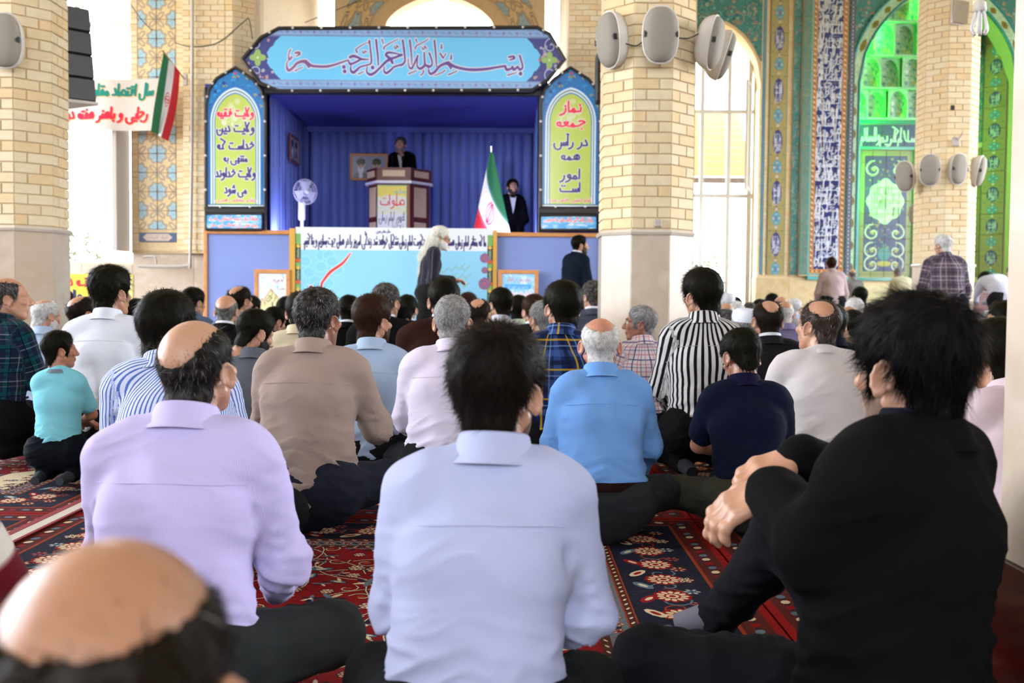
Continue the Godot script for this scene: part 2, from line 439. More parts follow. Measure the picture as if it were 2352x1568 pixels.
# letter: strokes, number of dots (negative below), joins to the left
var LET := {"ا": [ALEF, 0, false], "آ": [ALEF, 9, false], "أ": [ALEF, 8, false], "ب": [TOOTH, -1, true], "پ": [TOOTH, -3, true], "ت": [TOOTH, 2, true], "ث": [TOOTH, 3, true], "ن": [NOON, 1, true], "ی": [YEH, 0, true],
	"ج": [HAH, -1, true], "چ": [HAH, -3, true], "ح": [HAH, 0, true], "خ": [HAH, 1, true], "د": [DAL, 0, false], "ذ": [DAL, 1, false], "ر": [REH, 0, false], "ز": [REH, 1, false], "س": [SEEN, 0, true], "ش": [SEEN, 3, true],
	"ص": [SAD, 0, true], "ض": [SAD, 1, true], "ط": [TAH, 0, true], "ظ": [TAH, 1, true], "ع": [AIN, 0, true], "غ": [AIN, 1, true], "ف": [FEH, 1, true], "ق": [QAF, 2, true], "ک": [KAF, 0, true], "گ": [KAF, 7, true],
	"ل": [LAM, 0, true], "م": [MEEM, 0, true], "و": [WAW, 0, false], "ه": [HEH, 0, true], "لا": [LAMALEF, 0, false]}
var script_cache := {}

# text as strokes in letter units, from x = 0 to the left: [[stroke, ...], [dots], advance]
func script_of(text: String) -> Array:
	if script_cache.has(text): return script_cache[text]
	var strokes := []; var dots := []
	var x := 0.0
	var joined := false
	var j := 0
	while j < text.length():
		var ch := text[j]
		if ch == "ل" and j + 1 < text.length() and text[j + 1] == "ا": ch = "لا"
		var step := ch.length()
		if ch == "ـ":
			strokes.append(PackedVector2Array([Vector2(-x, 0), Vector2(-x - 6, 0)])); x += 6; j += 1; continue
		if not LET.has(ch):
			if ch in ["،", "."]: dots.append(Vector2(-x - 1, 0))
			x += 4.5 if ch == " " else (1.5 if ch == "‌" else 3.0); joined = false; j += step; continue
		var le: Array = LET[ch]
		var nx := text[j + step] if j + step < text.length() else " "
		var to_left: bool = le[2] and (LET.has(nx) or nx == "ـ")
		var form := (2 if joined else 1) if to_left else (3 if joined else 0)
		var src: Array = le[0]
		if to_left and ch in ["ن", "ی"]: src = TOOTH
		if to_left and ch == "ق": src = FEH
		var txt: String = src[form]
		var cut := txt.split(":")
		var adv := float(cut[0])
		var nd: int = le[1]
		if ch == "ی" and to_left: nd = -2
		var mid := 0.0; var cnt := 0
		for part in cut[1].split("|"):
			var flat := []
			for pr in part.split(" "):
				var xy := pr.split(",")
				flat.append(-x - float(xy[0])); flat.append(float(xy[1])); mid += float(xy[0]); cnt += 1
			strokes.append(cv(flat, 4) if flat.size() > 4 else PackedVector2Array([Vector2(flat[0], flat[1]), Vector2(flat[2], flat[3])]))
		mid = mid / cnt
		if src == TOOTH and to_left: mid = 1.4
		if nd == 7: strokes.append(PackedVector2Array([Vector2(-x - 8.5, 16.5), Vector2(-x - 2.2, 13)]))
		elif nd == 8: strokes.append(PackedVector2Array([Vector2(-x - 0.4, 14), Vector2(-x - 2.2, 14.6)]))
		elif nd == 9: strokes.append(PackedVector2Array([Vector2(-x + 0.8, 14), Vector2(-x - 3, 14.6)]))
		elif nd != 0:
			var up := nd > 0
			var hgt := 7.6 if up else -3.2
			if src == NOON: hgt = 1.2; mid = 5.8
			elif src == HAH: hgt = 9.2 if up else (-2.6 if not to_left else -3.4); mid = 4.0
			elif src == REH: hgt = 6.2; mid = 1.4
			elif src == FEH or src == QAF: hgt = 9.4; mid = 3.0
			elif src == DAL: hgt = 9.4; mid = 3.0
			elif src == TAH: hgt = 8.4; mid = 5.0
			elif src == SAD or src == AIN: hgt = 8.6; mid = 4.0
			elif src == SEEN: mid = 3.4 if not joined else 4.2
			var n := absi(nd)
			for q in mini(n, 2): dots.append(Vector2(-x - mid + (q - 0.5) * 3.0 * (1.0 if n > 1 else 0.0), hgt + (0.0 if n == 1 else 0.0)))
			if n == 1: dots[-1].x = -x - mid
			if n == 3: dots.append(Vector2(-x - mid, hgt + (2.6 if up else -2.6)))
		x += adv
		joined = to_left
		j += step
	script_cache[text] = [strokes, dots, x]
	return script_cache[text]

# writes text right-aligned at (xr, base line y); the line is fitted to width if width > 0
func write(p: Pic, text: String, xr: float, y: float, size: float, c: Color, bold := 2.2, width := -1.0, halo := Color(0, 0, 0, 0), grow := 2.0) -> void:
	var s: Array = script_of(text)
	var sy := size / 13.0
	var sx := sy if width <= 0.0 else width / float(s[2])
	for pass_ in 2:
		if pass_ == 0 and halo.a == 0.0: continue
		var col := halo if pass_ == 0 else c
		var g := grow * 2.0 if pass_ == 0 else 0.0
		for st in s[0]:
			var q := PackedVector2Array()
			for v: Vector2 in st: q.append(Vector2(xr + v.x * sx, y - v.y * sy))
			p.stroke(q, bold * sy + g, col)
		for d: Vector2 in s[1]:
			var r := bold * sy * 0.62 + g * 0.5
			var o := Vector2(xr + d.x * sx, y - d.y * sy)
			p.poly(PackedVector2Array([o + Vector2(0, -r * 1.2), o + Vector2(r * 1.2, 0), o + Vector2(0, r * 1.2), o + Vector2(-r * 1.2, 0)]), col)

func write_mid(p: Pic, text: String, xm: float, y: float, size: float, c: Color, bold := 2.2, width := -1.0, halo := Color(0, 0, 0, 0), grow := 2.0) -> void:
	var wd: float = width if width > 0.0 else float(script_of(text)[2]) * size / 13.0
	write(p, text, xm + wd * 0.5, y, size, c, bold, width, halo, grow)

# a vine with leaves and flowers along a curve
func vine(p: Pic, pts: PackedVector2Array, wd: float, c: Color, leaf: Color, flower: Color, every: int, r: float) -> void:
	p.stroke(pts, wd, c)
	for j in range(every / 2, pts.size() - 1, every):
		var d := (pts[j + 1] - pts[j]).normalized()
		var side := d.orthogonal() * (1.0 if (j / every) % 2 == 0 else -1.0)
		p.ell(pts[j] + side * r * 0.9 + d * r * 0.4, Vector2(r, r * 0.42), leaf, (side + d).angle(), 8)
		p.disc(pts[j] - side * r * 0.8, r * 0.55, flower)

func spiral(cx: float, cy: float, r: float, a0: float, turns: float, n := 22) -> PackedVector2Array:
	var q := PackedVector2Array()
	for j in n + 1:
		var t := float(j) / n
		q.append(Vector2(cx, cy) + Vector2.from_angle(a0 + turns * TAU * t) * r * (1.0 - 0.85 * t))
	return q

# ---------------------------------------------------------------- the header: big calligraphy on sky blue
func pic_header() -> Image:
	var w := 1480; var h := 292           # 2 pixels for each pixel of the photograph
	var p := Pic.new(w, h, Color(0.52, 0.67, 0.84))
	var rg := RandomNumberGenerator.new(); rg.seed = 5
	p.rect(0, 0, w, 10, Color(0.62, 0.70, 0.86)); p.rect(0, h - 12, w, 12, Color(0.45, 0.53, 0.76))
	for e in 2:
		var y := 28.0 if e == 0 else h - 34.0
		p.rect(0, y - 16, w, 2, Color(0.42, 0.42, 0.68)); p.rect(0, y + 15, w, 3, Color(0.32, 0.36, 0.60))
		for j in 48:
			var x := 20.0 + j * 31.0
			if j % 2 == 0:
				p.petals(Vector2(x, y), 9.0, 4, Color(0.42, 0.36, 0.62), Color(0.62, 0.50, 0.68), Color(0.42, 0.36, 0.62))
			else:
				p.ell(Vector2(x, y), Vector2(7, 3), Color(0.45, 0.55, 0.78)); p.stroke(cv([x - 16, y, x - 6, y - 6, x + 6, y + 6, x + 16, y]), 2.0, Color(0.42, 0.55, 0.80))
	p.rect(0, 48, w, h - 100, Color(0.43, 0.78, 0.96))
	var y0 := 48.0; var y1 := h - 52.0
	for side in 2:                         # floral corner cartouches
		var pts := PackedVector2Array()
		for q in [[0, 0], [176, 0], [150, 24], [140, 44], [128, 50], [112, 74], [120, 96], [112, 118], [128, 142], [140, 148], [150, 168], [176, 192], [0, 192]]:
			var x: float = q[0] if side == 0 else w - q[0]
			pts.append(Vector2(x, y0 + q[1] * (y1 - y0) / 192.0))
		p.poly(pts, Color(0.23, 0.26, 0.52))
		for j in 26:
			var x := rg.randf_range(6, 120); var yy := rg.randf_range(y0 + 6, y1 - 6)
			if absf(yy - (y0 + y1) * 0.5) > 60: x += 20
			p.petals(Vector2(x if side == 0 else w - x, yy), rg.randf_range(5, 9), 5, [Color(0.78, 0.62, 0.50), Color(0.80, 0.82, 0.92), Color(0.60, 0.68, 0.86), Color(0.74, 0.45, 0.42)][j % 4], Color(0.85, 0.80, 0.72), Color(0.5, 0.35, 0.5))
		for e in [-1.0, 1.0]:
			var cx := 64.0 if side == 0 else w - 64.0
			p.stroke(spiral(cx, (y0 + y1) * 0.5 + e * 62.0, 34, e * 1.5, 1.1 * e), 4.0, Color(0.75, 0.80, 0.90))
		var c := Vector2(70.0 if side == 0 else w - 70.0, (y0 + y1) * 0.5)
		for a in 4: p.ell(c + Vector2.from_angle(a * PI / 2) * 20.0, Vector2(18, 14), Color(0.56, 0.70, 0.40), a * PI / 2)
		p.disc(c, 16, Color(0.56, 0.70, 0.40)); p.disc(c, 5, Color(0.86, 0.86, 0.78))
	# the calligraphy: strokes traced in two parts, each stroke = widths and points
	var ink := Color(0.33, 0.25, 0.55); var rose := Color(0.60, 0.42, 0.56)
	var left := [
		[[2, 6, 5, 5, 5, 9, 9, 8, 8], [230, 290, 200, 340, 185, 420, 205, 475, 245, 430]], [[7, 12, 9, 2], [305, 360, 380, 352, 385, 385, 320, 420]],
		[[3, 5, 12, 12, 12, 12, 14, 20], [185, 490, 150, 560, 165, 650, 200, 672, 270, 620, 340, 545, 430, 510, 500, 515]], [[20, 16, 5], [505, 515, 555, 580, 565, 620]],
		[[20, 12, 12, 12, 10, 8, 6], [520, 530, 620, 585, 760, 598, 900, 596, 1050, 562, 1200, 510, 1300, 478]], [[5, 2], [305, 680, 450, 608]],
		[[4, 12, 10, 9], [1298, 480, 1330, 545, 1400, 530, 1530, 465]], [[12, 14, 12, 10, 4], [1330, 425, 1390, 405, 1470, 425, 1560, 460, 1675, 462]],
		[[3, 10, 14, 12, 8, 6, 8, 8, 6], [1345, 570, 1345, 660, 1390, 700, 1450, 660, 1520, 600, 1640, 565, 1725, 520, 1715, 330, 1690, 130]],
		[[10, 10], [1690, 130, 1690, 170]], [[3, 8, 14, 12, 10, 12, 14], [1650, 590, 1645, 690, 1710, 735, 1790, 700, 1880, 620, 1990, 510, 2080, 450]],
		[[12, 14, 12, 10, 3], [2120, 520, 2080, 450, 2000, 380, 2060, 335, 2290, 372]], [[12, 10, 14], [2290, 375, 2180, 420, 2080, 450]],
		[[3, 8, 12, 10, 8, 8, 7, 10], [1970, 590, 1965, 670, 2010, 705, 2090, 650, 2160, 590, 2330, 525, 2350, 380, 2310, 120]],
		[[10, 9, 8, 5], [1815, 110, 1830, 250, 1850, 420, 1858, 570]], [[2, 4, 5, 7], [1650, 160, 1530, 220, 1440, 290, 1465, 335]], [[2, 4, 5, 8], [2230, 90, 2080, 165, 1970, 235, 1962, 268]], [[6, 3], [1925, 100, 1950, 180]],
		[[4, 4, 4, 4, 4], [1565, 310, 1570, 350, 1600, 345, 1605, 310, 1640, 330]], [[4, 4, 4, 4, 4], [2160, 215, 2165, 262, 2195, 255, 2200, 205, 2235, 245]],
		[[18, 18], [1215, 600, 1217, 604]], [[18, 18], [1230, 680, 1232, 684]], [[18, 18], [1750, 606, 1752, 610]], [[5, 3], [1490, 728, 1580, 682]]]
	var right := [
		[[9, 8, 7, 6, 8, 10], [40, 110, 55, 250, 75, 400, 80, 480, 40, 530, 0, 545]], [[9, 8, 6, 3], [165, 110, 185, 260, 200, 420, 203, 530]],
		[[3, 5, 10, 8, 6], [135, 430, 150, 560, 195, 600, 235, 540, 310, 370]], [[6, 6, 12, 12, 8], [310, 375, 298, 540, 350, 600, 420, 560, 440, 510]], [[7, 8, 8], [425, 320, 432, 430, 440, 520]],
		[[8, 8, 6, 10, 12], [515, 325, 545, 400, 570, 500, 540, 560, 480, 550]], [[10, 8, 6], [440, 520, 480, 560, 510, 580]], [[3, 9, 12, 12, 12, 14, 20], [505, 590, 515, 660, 550, 690, 620, 650, 700, 560, 790, 512, 860, 500]],
		[[9, 8, 7, 4], [608, 110, 625, 260, 640, 420, 648, 560]], [[20, 14, 5], [865, 505, 900, 560, 905, 600]], [[20, 14, 13, 14, 13, 10, 10], [870, 510, 980, 560, 1150, 600, 1330, 612, 1550, 595, 1750, 562, 1890, 540]],
		[[10, 14, 10, 6], [1885, 540, 1915, 605, 1990, 585, 2015, 545]], [[8, 14, 10, 6], [2015, 545, 2040, 600, 2090, 570, 2110, 545]], [[8, 12, 8, 8, 9], [2110, 545, 2150, 600, 2200, 560, 2175, 450, 2145, 360]],
		[[2, 4, 5, 6], [505, 80, 390, 150, 290, 200, 262, 255]], [[6, 3], [275, 90, 300, 150]], [[4, 4, 4, 4, 4], [390, 225, 400, 265, 430, 250, 432, 205, 470, 250]], [[7, 8, 4], [712, 330, 745, 380, 765, 420]], [[4, 4], [765, 420, 815, 335]],
		[[4, 9], [735, 170, 735, 240]], [[4, 9], [915, 350, 910, 425]], [[7, 12, 9, 4], [1945, 385, 2030, 375, 2045, 410, 1960, 438]], [[18, 18], [2162, 670, 2164, 674]], [[6, 3], [1935, 700, 2090, 655]], [[6, 3], [870, 700, 1020, 635]],
		[[5, 4, 3], [800, 625, 740, 670, 610, 715]], [[6, 3], [150, 690, 290, 635]], [[7, 6, 4], [415, 635, 405, 680, 360, 715]]]
	for pass_ in 2:
		for half in 2:
			var x0 := 640.0 if half == 0 else 920.0
			var kx := 290.0 / 2352.0 if half == 0 else 300.0 / 2352.0
			for st in (left if half == 0 else right):
				var flat := []
				for j in range(0, st[1].size(), 2):
					flat.append((x0 + st[1][j] * kx - 557.0) * 2.0); flat.append((80.0 + st[1][j + 1] * kx - 63.0) * 2.0)
				var q := cv(flat, 6)
				var ws := PackedFloat32Array()
				for j in q.size():
					var f: float = float(j) / (q.size() - 1) * (st[0].size() - 1)
					var a := mini(int(f), st[0].size() - 2)
					ws.append(lerpf(st[0][a], st[0][a + 1], f - a) * 0.86 + 1.2)
				var col := Color(0.90, 0.89, 0.92)
				if pass_ == 1: col = ink.lerp(rose, clampf((900.0 - q[0].x * 1.6) / 900.0, 0.0, 1.0)) if half == 0 else ink.lerp(rose, 0.12)
				p.swell(q, ws, 8.5 if pass_ == 0 else 0.6, col)
	return p.done()

# ---------------------------------------------------------------- the two pointed side panels
func pic_side(lines: Array, sign_: String) -> Image:
	var w := 272; var h := 640
	var p := Pic.new(w, h, Color(0.10, 0.45, 0.72))
	var rg := RandomNumberGenerator.new(); rg.seed = 8
	for j in 60:                           # interlaced blue top
		var o := Vector2(rg.randf_range(4, w - 4), rg.randf_range(6, 190))
		var c: Color = [Color(0.16, 0.58, 0.86), Color(0.05, 0.22, 0.50), Color(0.55, 0.62, 0.50), Color(0.12, 0.62, 0.90)][j % 4]
		p.poly(PackedVector2Array([o + Vector2(-12, 0), o + Vector2(0, -9), o + Vector2(12, 0), o + Vector2(0, 9)]), c)
		p.stroke(PackedVector2Array([o, o + Vector2(rg.randf_range(-22, 22), 18)]), 2.5, Color(0.06, 0.20, 0.45))
	p.poly(PackedVector2Array([Vector2(w / 2 - 9, 22), Vector2(w / 2 + 9, 22), Vector2(w / 2, 36)]), Color(0.80, 0.20, 0.20))
	for ring in [[10, Color(0.08, 0.42, 0.72)], [22, Color(0.86, 0.93, 0.97)], [30, Color(0.10, 0.36, 0.44)], [34, Color(0.90, 0.94, 0.92)], [40, Color(0.10, 0.45, 0.72)], [44, Color(0.70, 0.78, 0.34)]]:
		var e: float = ring[0]
		var q := PackedVector2Array([Vector2(e, h)])
		var top := 62.0 + e * 1.3
		for j in 13:
			var t := float(j) / 12
			q.append(Vector2(e + (w / 2.0 - e) * (1.0 - cos(t * PI * 0.5)) * 1.0, lerpf(250.0, top, sin(t * PI * 0.5) * 0.82 + t * 0.18)))
		for j in range(11, -1, -1): q.append(Vector2(w - q[j + 1].x, q[j + 1].y))
		q.append(Vector2(w - e, h))
		p.poly(q, ring[1])
	for j in 70:                           # clouded light green ground
		var o := Vector2(rg.randf_range(66, w - 66), rg.randf_range(150, 260))
		if absf(o.x - w / 2.0) < (o.y - 130) * 0.6: p.disc(o, rg.randf_range(5, 14), Color(0.86, 0.88, 0.76).lerp(Color(0.74, 0.81, 0.45), rg.randf()))
	p.rect(0, h - 14, w, 5, Color(0.10, 0.36, 0.44)); p.rect(0, h - 9, w, 9, Color(0.90, 0.94, 0.95))
	for ln in lines: write_mid(p, ln[0], w / 2.0, ln[1], ln[2], ln[3], 2.5, ln[4], Color(0.93, 0.93, 0.93), 2.5)
	write_mid(p, sign_, w / 2.0, h - 28, 17, Color(0.82, 0.16, 0.28), 2.0, 190, Color(0.93, 0.93, 0.93), 1.5)
	return p.done()

func pic_foot(line1: String, line2: String) -> Image:
	var p := Pic.new(272, 84, Color(0.30, 0.64, 0.86))
	var rg := RandomNumberGenerator.new(); rg.seed = 3
	for j in 60: p.ell(Vector2(rg.randf_range(0, 272), rg.randf_range(0, 84)), Vector2(rg.randf_range(8, 30), 6), Color(0.35, 0.68, 0.90).lerp(Color(0.86, 0.92, 0.94), rg.randf()))
	write_mid(p, line1, 136, 34, 20, Color(0.86, 0.34, 0.34), 1.9, 236, Color(0.9, 0.88, 0.88), 1.5)
	if line2: write_mid(p, line2, 136, 66, 18, Color(0.86, 0.34, 0.34), 1.9, 230, Color(0.9, 0.88, 0.88), 1.5)
	return p.done()

# ---------------------------------------------------------------- the long banner on the stage front
func pic_front() -> Image:
	var w := 900; var h := 500             # 2 pixels for each pixel of the photograph
	var p := Pic.new(w, h, Color(0.55, 0.81, 0.92))
	var rg := RandomNumberGenerator.new(); rg.seed = 4
	for j in 26:                           # pale rings in the corner
		var a := Vector2(rg.randf_range(30, 210), rg.randf_range(100, 420))
		if a.x + a.y * 0.25 < 260:
			p.ell(a, Vector2(30, 26), Color(0.60, 0.86, 0.93)); p.ell(a, Vector2(26, 22), Color(0.51, 0.80, 0.91))
	p.rect(0, 0, w, 104, Color(0.90, 0.92, 0.92))
	for side in 2:                         # green strips
		var x := 0.0 if side == 0 else w - 24.0
		p.rect(x, 30, 24, h, Color(0.13, 0.20, 0.18))
		p.rect(x, 30, 24, 50, Color(0.45, 0.66, 0.36))
		for j in 5:
			var y := 80.0 + j * 100.0
			p.rect(x + 4, y + 20, 16, 46, Color(0.22, 0.32, 0.28))
			for q in 6: p.ell(Vector2(x + 12, y + 24 + q * 7), Vector2(6, 2.2), Color(0.62, 0.68, 0.56), 0.5 * (q % 3 - 1))
			p.poly(PackedVector2Array([Vector2(x + 12, y - 2), Vector2(x + 23, y + 8), Vector2(x + 12, y + 18), Vector2(x + 1, y + 8)]), Color(0.86, 0.70, 0.26))
			p.rect(x, y + 66, 24, 14, Color(0.80, 0.36, 0.16))
			p.rect(x + 2, y + 82, 20, 22, Color(0.45, 0.66, 0.36))
	write_mid(p, "مقام معظم رهبری", 400, 22, 15, Color(0.16, 0.16, 0.45), 1.8, 66)
	write(p, "ما که منتظر امام زمان هستیم، باید در جهت حکومت امام زمان تشکیل خواهد شد، زندگی امروز را در همان جهت بسازیم و بنا کنیم.", w - 30, 78, 46, Color(0.12, 0.12, 0.36), 1.5, w - 66)
	var red := Color(0.80, 0.13, 0.11)
	var strokes := [[[6, 16, 18, 14, 12], [252, 118, 215, 165, 160, 205, 128, 245, 118, 260]], [[12, 14, 15, 14, 12], [120, 262, 112, 300, 105, 345, 92, 352, 82, 340]], [[12, 14, 12, 8], [84, 342, 76, 360, 60, 356, 30, 388]],
		[[22, 22], [70, 276, 72, 280]], [[6, 14, 12, 10], [150, 408, 220, 402, 330, 398, 460, 388]], [[20, 20], [556, 362, 558, 366]], [[12, 14, 8], [590, 430, 570, 470, 540, 500]], [[5, 5, 4], [168, 335, 176, 350, 166, 366]], [[4, 4], [170, 318, 178, 330]], [[4, 4, 3], [505, 350, 510, 372, 502, 390]]]
	for pass_ in 2:
		for s in strokes:
			var q := cv(s[1], 6)
			var ws := PackedFloat32Array()
			for j in q.size():
				var f: float = float(j) / (q.size() - 1) * (s[0].size() - 1); var a := mini(int(f), s[0].size() - 2)
				ws.append(lerpf(s[0][a], s[0][a + 1], f - a) * 0.72)
			p.swell(q, ws, 6.0 if pass_ == 0 else 0.0, Color(0.93, 0.90, 0.88) if pass_ == 0 else red)
	for j in 6:                            # faint handwritten lines
		for q in 5:
			var o := Vector2(628.0 + q * 34.0 + rg.randf_range(-6, 6), 196.0 + j * 40.0 - q * 4.0 + rg.randf_range(-6, 6))
			p.stroke(cv([o.x, o.y, o.x + 14, o.y + 6, o.x + 26, o.y - 4, o.x + 36, o.y - 14]), 3.0, Color(0.56, 0.68, 0.60))
			p.disc(o + Vector2(10, 14), 2.0, Color(0.46, 0.62, 0.52))
	for m in [[864, 136, 22], [864, 192, 15], [864, 254, 27]]:
		var o := Vector2(m[0], m[1]); var r: float = m[2]
		p.poly(PackedVector2Array([o + Vector2(0, -r * 1.2), o + Vector2(r * 0.5, -r * 0.7), o + Vector2(-r * 0.5, -r * 0.7)]), Color(0.30, 0.30, 0.55))
		p.disc(o, r, Color(0.42, 0.34, 0.56)); p.petals(o, r * 0.95, 12, Color(0.70, 0.36, 0.40), Color(0.36, 0.40, 0.64), Color(0.62, 0.40, 0.46))
	return p.done()

func pic_poster_left() -> Image:
	var p := Pic.new(220, 290, Color(0.88, 0.90, 0.91))
	var rg := RandomNumberGenerator.new(); rg.seed = 9
	for j in 40: p.ell(Vector2(rg.randf_range(0, 220), rg.randf_range(0, 110)), Vector2(rg.randf_range(6, 22), 7), Color(0.88, 0.91, 0.92).lerp(Color(0.50, 0.78, 0.88), rg.randf() * rg.randf()), rg.randf())
	var gold := cv([10, 230, 8, 175, 20, 150, 36, 132, 54, 160, 56, 150, 52, 130, 66, 118, 82, 100, 100, 84, 118, 96, 132, 112, 152, 122, 156, 138, 148, 160, 166, 140, 186, 146, 204, 176, 200, 210, 190, 250, 150, 285, 60, 285, 30, 262, 10, 230])
	p.poly(gold, Color(0.86, 0.84, 0.62)); p.stroke(gold, 4.0, Color(0.74, 0.42, 0.28))
	write_mid(p, "در کوی", 105, 130, 40, Color(0.45, 0.45, 0.26), 1.2, 80)
	write_mid(p, "ندای", 105, 222, 76, Color(0.12, 0.14, 0.10), 1.3, 170)
	write(p, "که میرود", 200, 42, 24, Color(0.62, 0.24, 0.26), 1.3, 90)
	write(p, "ماست", 205, 84, 18, Color(0.62, 0.24, 0.26), 1.3, 60)
	return p.done()

func pic_poster_right() -> Image:
	var p := Pic.new(200, 260, Color(0.55, 0.80, 0.95))
	var rg := RandomNumberGenerator.new(); rg.seed = 12
	for j in 70: p.ell(Vector2(rg.randf_range(0, 200), rg.randf_range(0, 260)), Vector2(rg.randf_range(8, 30), 8), Color(0.52, 0.78, 0.96).lerp(Color(0.86, 0.93, 0.97), rg.randf()), rg.randf())
	p.rect(20, 56, 156, 24, Color(0.30, 0.64, 0.92)); p.rect(50, 128, 130, 22, Color(0.36, 0.66, 0.93))
	write_mid(p, "امام زمان در انتظار", 100, 38, 20, Color(0.86, 0.46, 0.46), 1.4, 140)
	write_mid(p, "به امید روز ظهور او", 98, 74, 15, Color(0.72, 0.86, 0.94), 1.4, 120)
	write_mid(p, "منتظران حضرت ولی عصر", 100, 112, 24, Color(0.93, 0.72, 0.76), 1.8, 170, Color(0.86, 0.92, 0.97), 3.0)
	return p.done()

func pic_podium() -> Image:
	var p := Pic.new(220, 320, Color(0.90, 0.93, 0.88))
	p.rect(0, 0, 220, 90, Color(0.93, 0.88, 0.36))
	var rg := RandomNumberGenerator.new(); rg.seed = 6
	for j in 160: p.ell(Vector2(rg.randf_range(0, 220), rg.randf_range(70, 170)), Vector2(26, 6), Color(0.93, 0.90, 0.50).lerp(Color(0.90, 0.93, 0.88), clampf((j / 160.0), 0, 1)), rg.randf() * 0.4)
	p.rect(0, 0, 220, 4, Color(0.46, 0.66, 0.50)); p.rect(0, 0, 4, 320, Color(0.46, 0.66, 0.56)); p.rect(216, 0, 4, 320, Color(0.46, 0.66, 0.56)); p.rect(0, 312, 220, 8, Color(0.46, 0.66, 0.56))
	write(p, "محمد و آل محمد", 208, 46, 22, Color(0.52, 0.74, 0.80), 1.6, 80)
	write_mid(p, "صلوات", 112, 120, 66, Color(0.85, 0.18, 0.24), 1.5, 185)
	write_mid(p, "ظهور امام زمان", 108, 215, 56, Color(0.14, 0.16, 0.36), 1.0, 190)
	write_mid(p, "تعجیل", 140, 262, 42, Color(0.20, 0.22, 0.40), 0.9, 110)
	write_mid(p, "جهت", 165, 300, 30, Color(0.20, 0.22, 0.40), 0.9, 70)
	return p.done()

func pic_yellow() -> Image:
	var p := Pic.new(560, 230, Color(0.93, 0.88, 0.22))
	var rg := RandomNumberGenerator.new(); rg.seed = 14
	for j in 50: p.ell(Vector2(rg.randf_range(0, 560), rg.randf_range(0, 230)), Vector2(60, 12), Color(0.94, 0.89, 0.30).lerp(Color(0.90, 0.84, 0.20), rg.randf()), rg.randf())
	for j in 30: p.disc(Vector2(rg.randf_range(520, 560), rg.randf_range(120, 230)), 6, Color(0.62, 0.74, 0.22))
	p.rect(548, 8, 6, 215, Color(0.92, 0.90, 0.86))
	write(p, "هفتـه دولـت گرامی باد", 404, 52, 52, Color(0.86, 0.12, 0.18), 2.6, 404)
	write(p, "مقام عالی وزارت ارتباطات", 410, 120, 46, Color(0.13, 0.11, 0.30), 2.4, 410)
	write(p, "مقدم شما را گرامی می داریم", 420, 190, 44, Color(0.13, 0.11, 0.30), 2.2, 420)
	return p.done()

func pic_cloth() -> Image:                 # the white cloth across the window
	var p := Pic.new(600, 280, Color(0.86, 0.83, 0.78))
	for e in 2:
		write(p, "سال اقتصاد مقاومتی اقدام و عمل", 575 - e * 4, 90 - e * 4, 62, [Color(0.80, 0.60, 0.32), Color(0.08, 0.50, 0.44)][e], 2.4, 560)
		write(p, "رجایی و باهنر هفته دولت مبارک", 560 - e * 4, 215 - e * 4, 62, [Color(0.84, 0.62, 0.36), Color(0.82, 0.14, 0.26)][e], 2.4, 550)
	return p.done()

func pic_emblem(p: Pic, o: Vector2, r: float, c: Color) -> void:   # the red sign in the middle of the flag
	p.stroke(PackedVector2Array([o + Vector2(0, -r * 0.8), o + Vector2(0, r)]), r * 0.16, c)
	for s in [-1.0, 1.0]:
		p.stroke(cv([o.x + s * r * 0.16, o.y - r * 0.75, o.x + s * r * 0.42, o.y - r * 0.1, o.x + s * r * 0.34, o.y + r * 0.5, o.x + s * r * 0.06, o.y + r * 0.92]), r * 0.13, c)
		p.stroke(cv([o.x + s * r * 0.36, o.y - r * 0.82, o.x + s * r * 0.86, o.y - r * 0.1, o.x + s * r * 0.66, o.y + r * 0.6, o.x + s * r * 0.2, o.y + r * 0.98]), r * 0.13, c)
	p.stroke(cv([o.x - r * 0.2, o.y - r * 0.95, o.x, o.y - r * 0.82, o.x + r * 0.2, o.y - r * 0.95]), r * 0.14, c)

func pic_flag() -> Image:
	var p := Pic.new(360, 216, Color(0.93, 0.93, 0.93))
	p.rect(0, 0, 360, 72, Color(0.05, 0.42, 0.25)); p.rect(0, 144, 360, 72, Color(0.74, 0.04, 0.10))
	for e in 2:
		var y := 64.0 if e == 0 else 144.0
		var c := Color(0.05, 0.42, 0.25) if e == 0 else Color(0.74, 0.04, 0.10)
		for j in 30:
			var x := j * 12.0
			p.rect(x + 1, y, 10, 8, c.lerp(Color(0.9, 0.9, 0.9), 0.45)); p.rect(x + 3, y + 2, 3, 4, c); p.rect(x + 7, y + 2, 2, 4, c)
	pic_emblem(p, Vector2(180, 108), 30, Color(0.78, 0.06, 0.12))
	return p.done()

func pic_portraits() -> Image:             # two generic portraits side by side
	var p := Pic.new(260, 150, Color(0.50, 0.54, 0.58))
	for j in 2:
		var o := Vector2(72.0 + j * 116.0, 66.0)
		p.ell(o + Vector2(0, 78), Vector2(52, 46), Color(0.32, 0.36, 0.36)); p.ell(o + Vector2(0, 70), Vector2(14, 40), Color(0.80, 0.82, 0.82))
		p.ell(o, Vector2(26, 34), Color(0.72, 0.60, 0.50)); p.ell(o + Vector2(0, 26), Vector2(22, 28), Color(0.80, 0.80, 0.80) if j == 0 else Color(0.42, 0.42, 0.42))
		p.ell(o + Vector2(0, -22), Vector2(34, 22), Color(0.10, 0.10, 0.11)); p.ell(o + Vector2(0, 6), Vector2(16, 12), Color(0.72, 0.60, 0.50))
		for s in [-1.0, 1.0]: p.ell(o + Vector2(s * 9, 0), Vector2(5, 2), Color(0.2, 0.15, 0.12))
	return p.done()

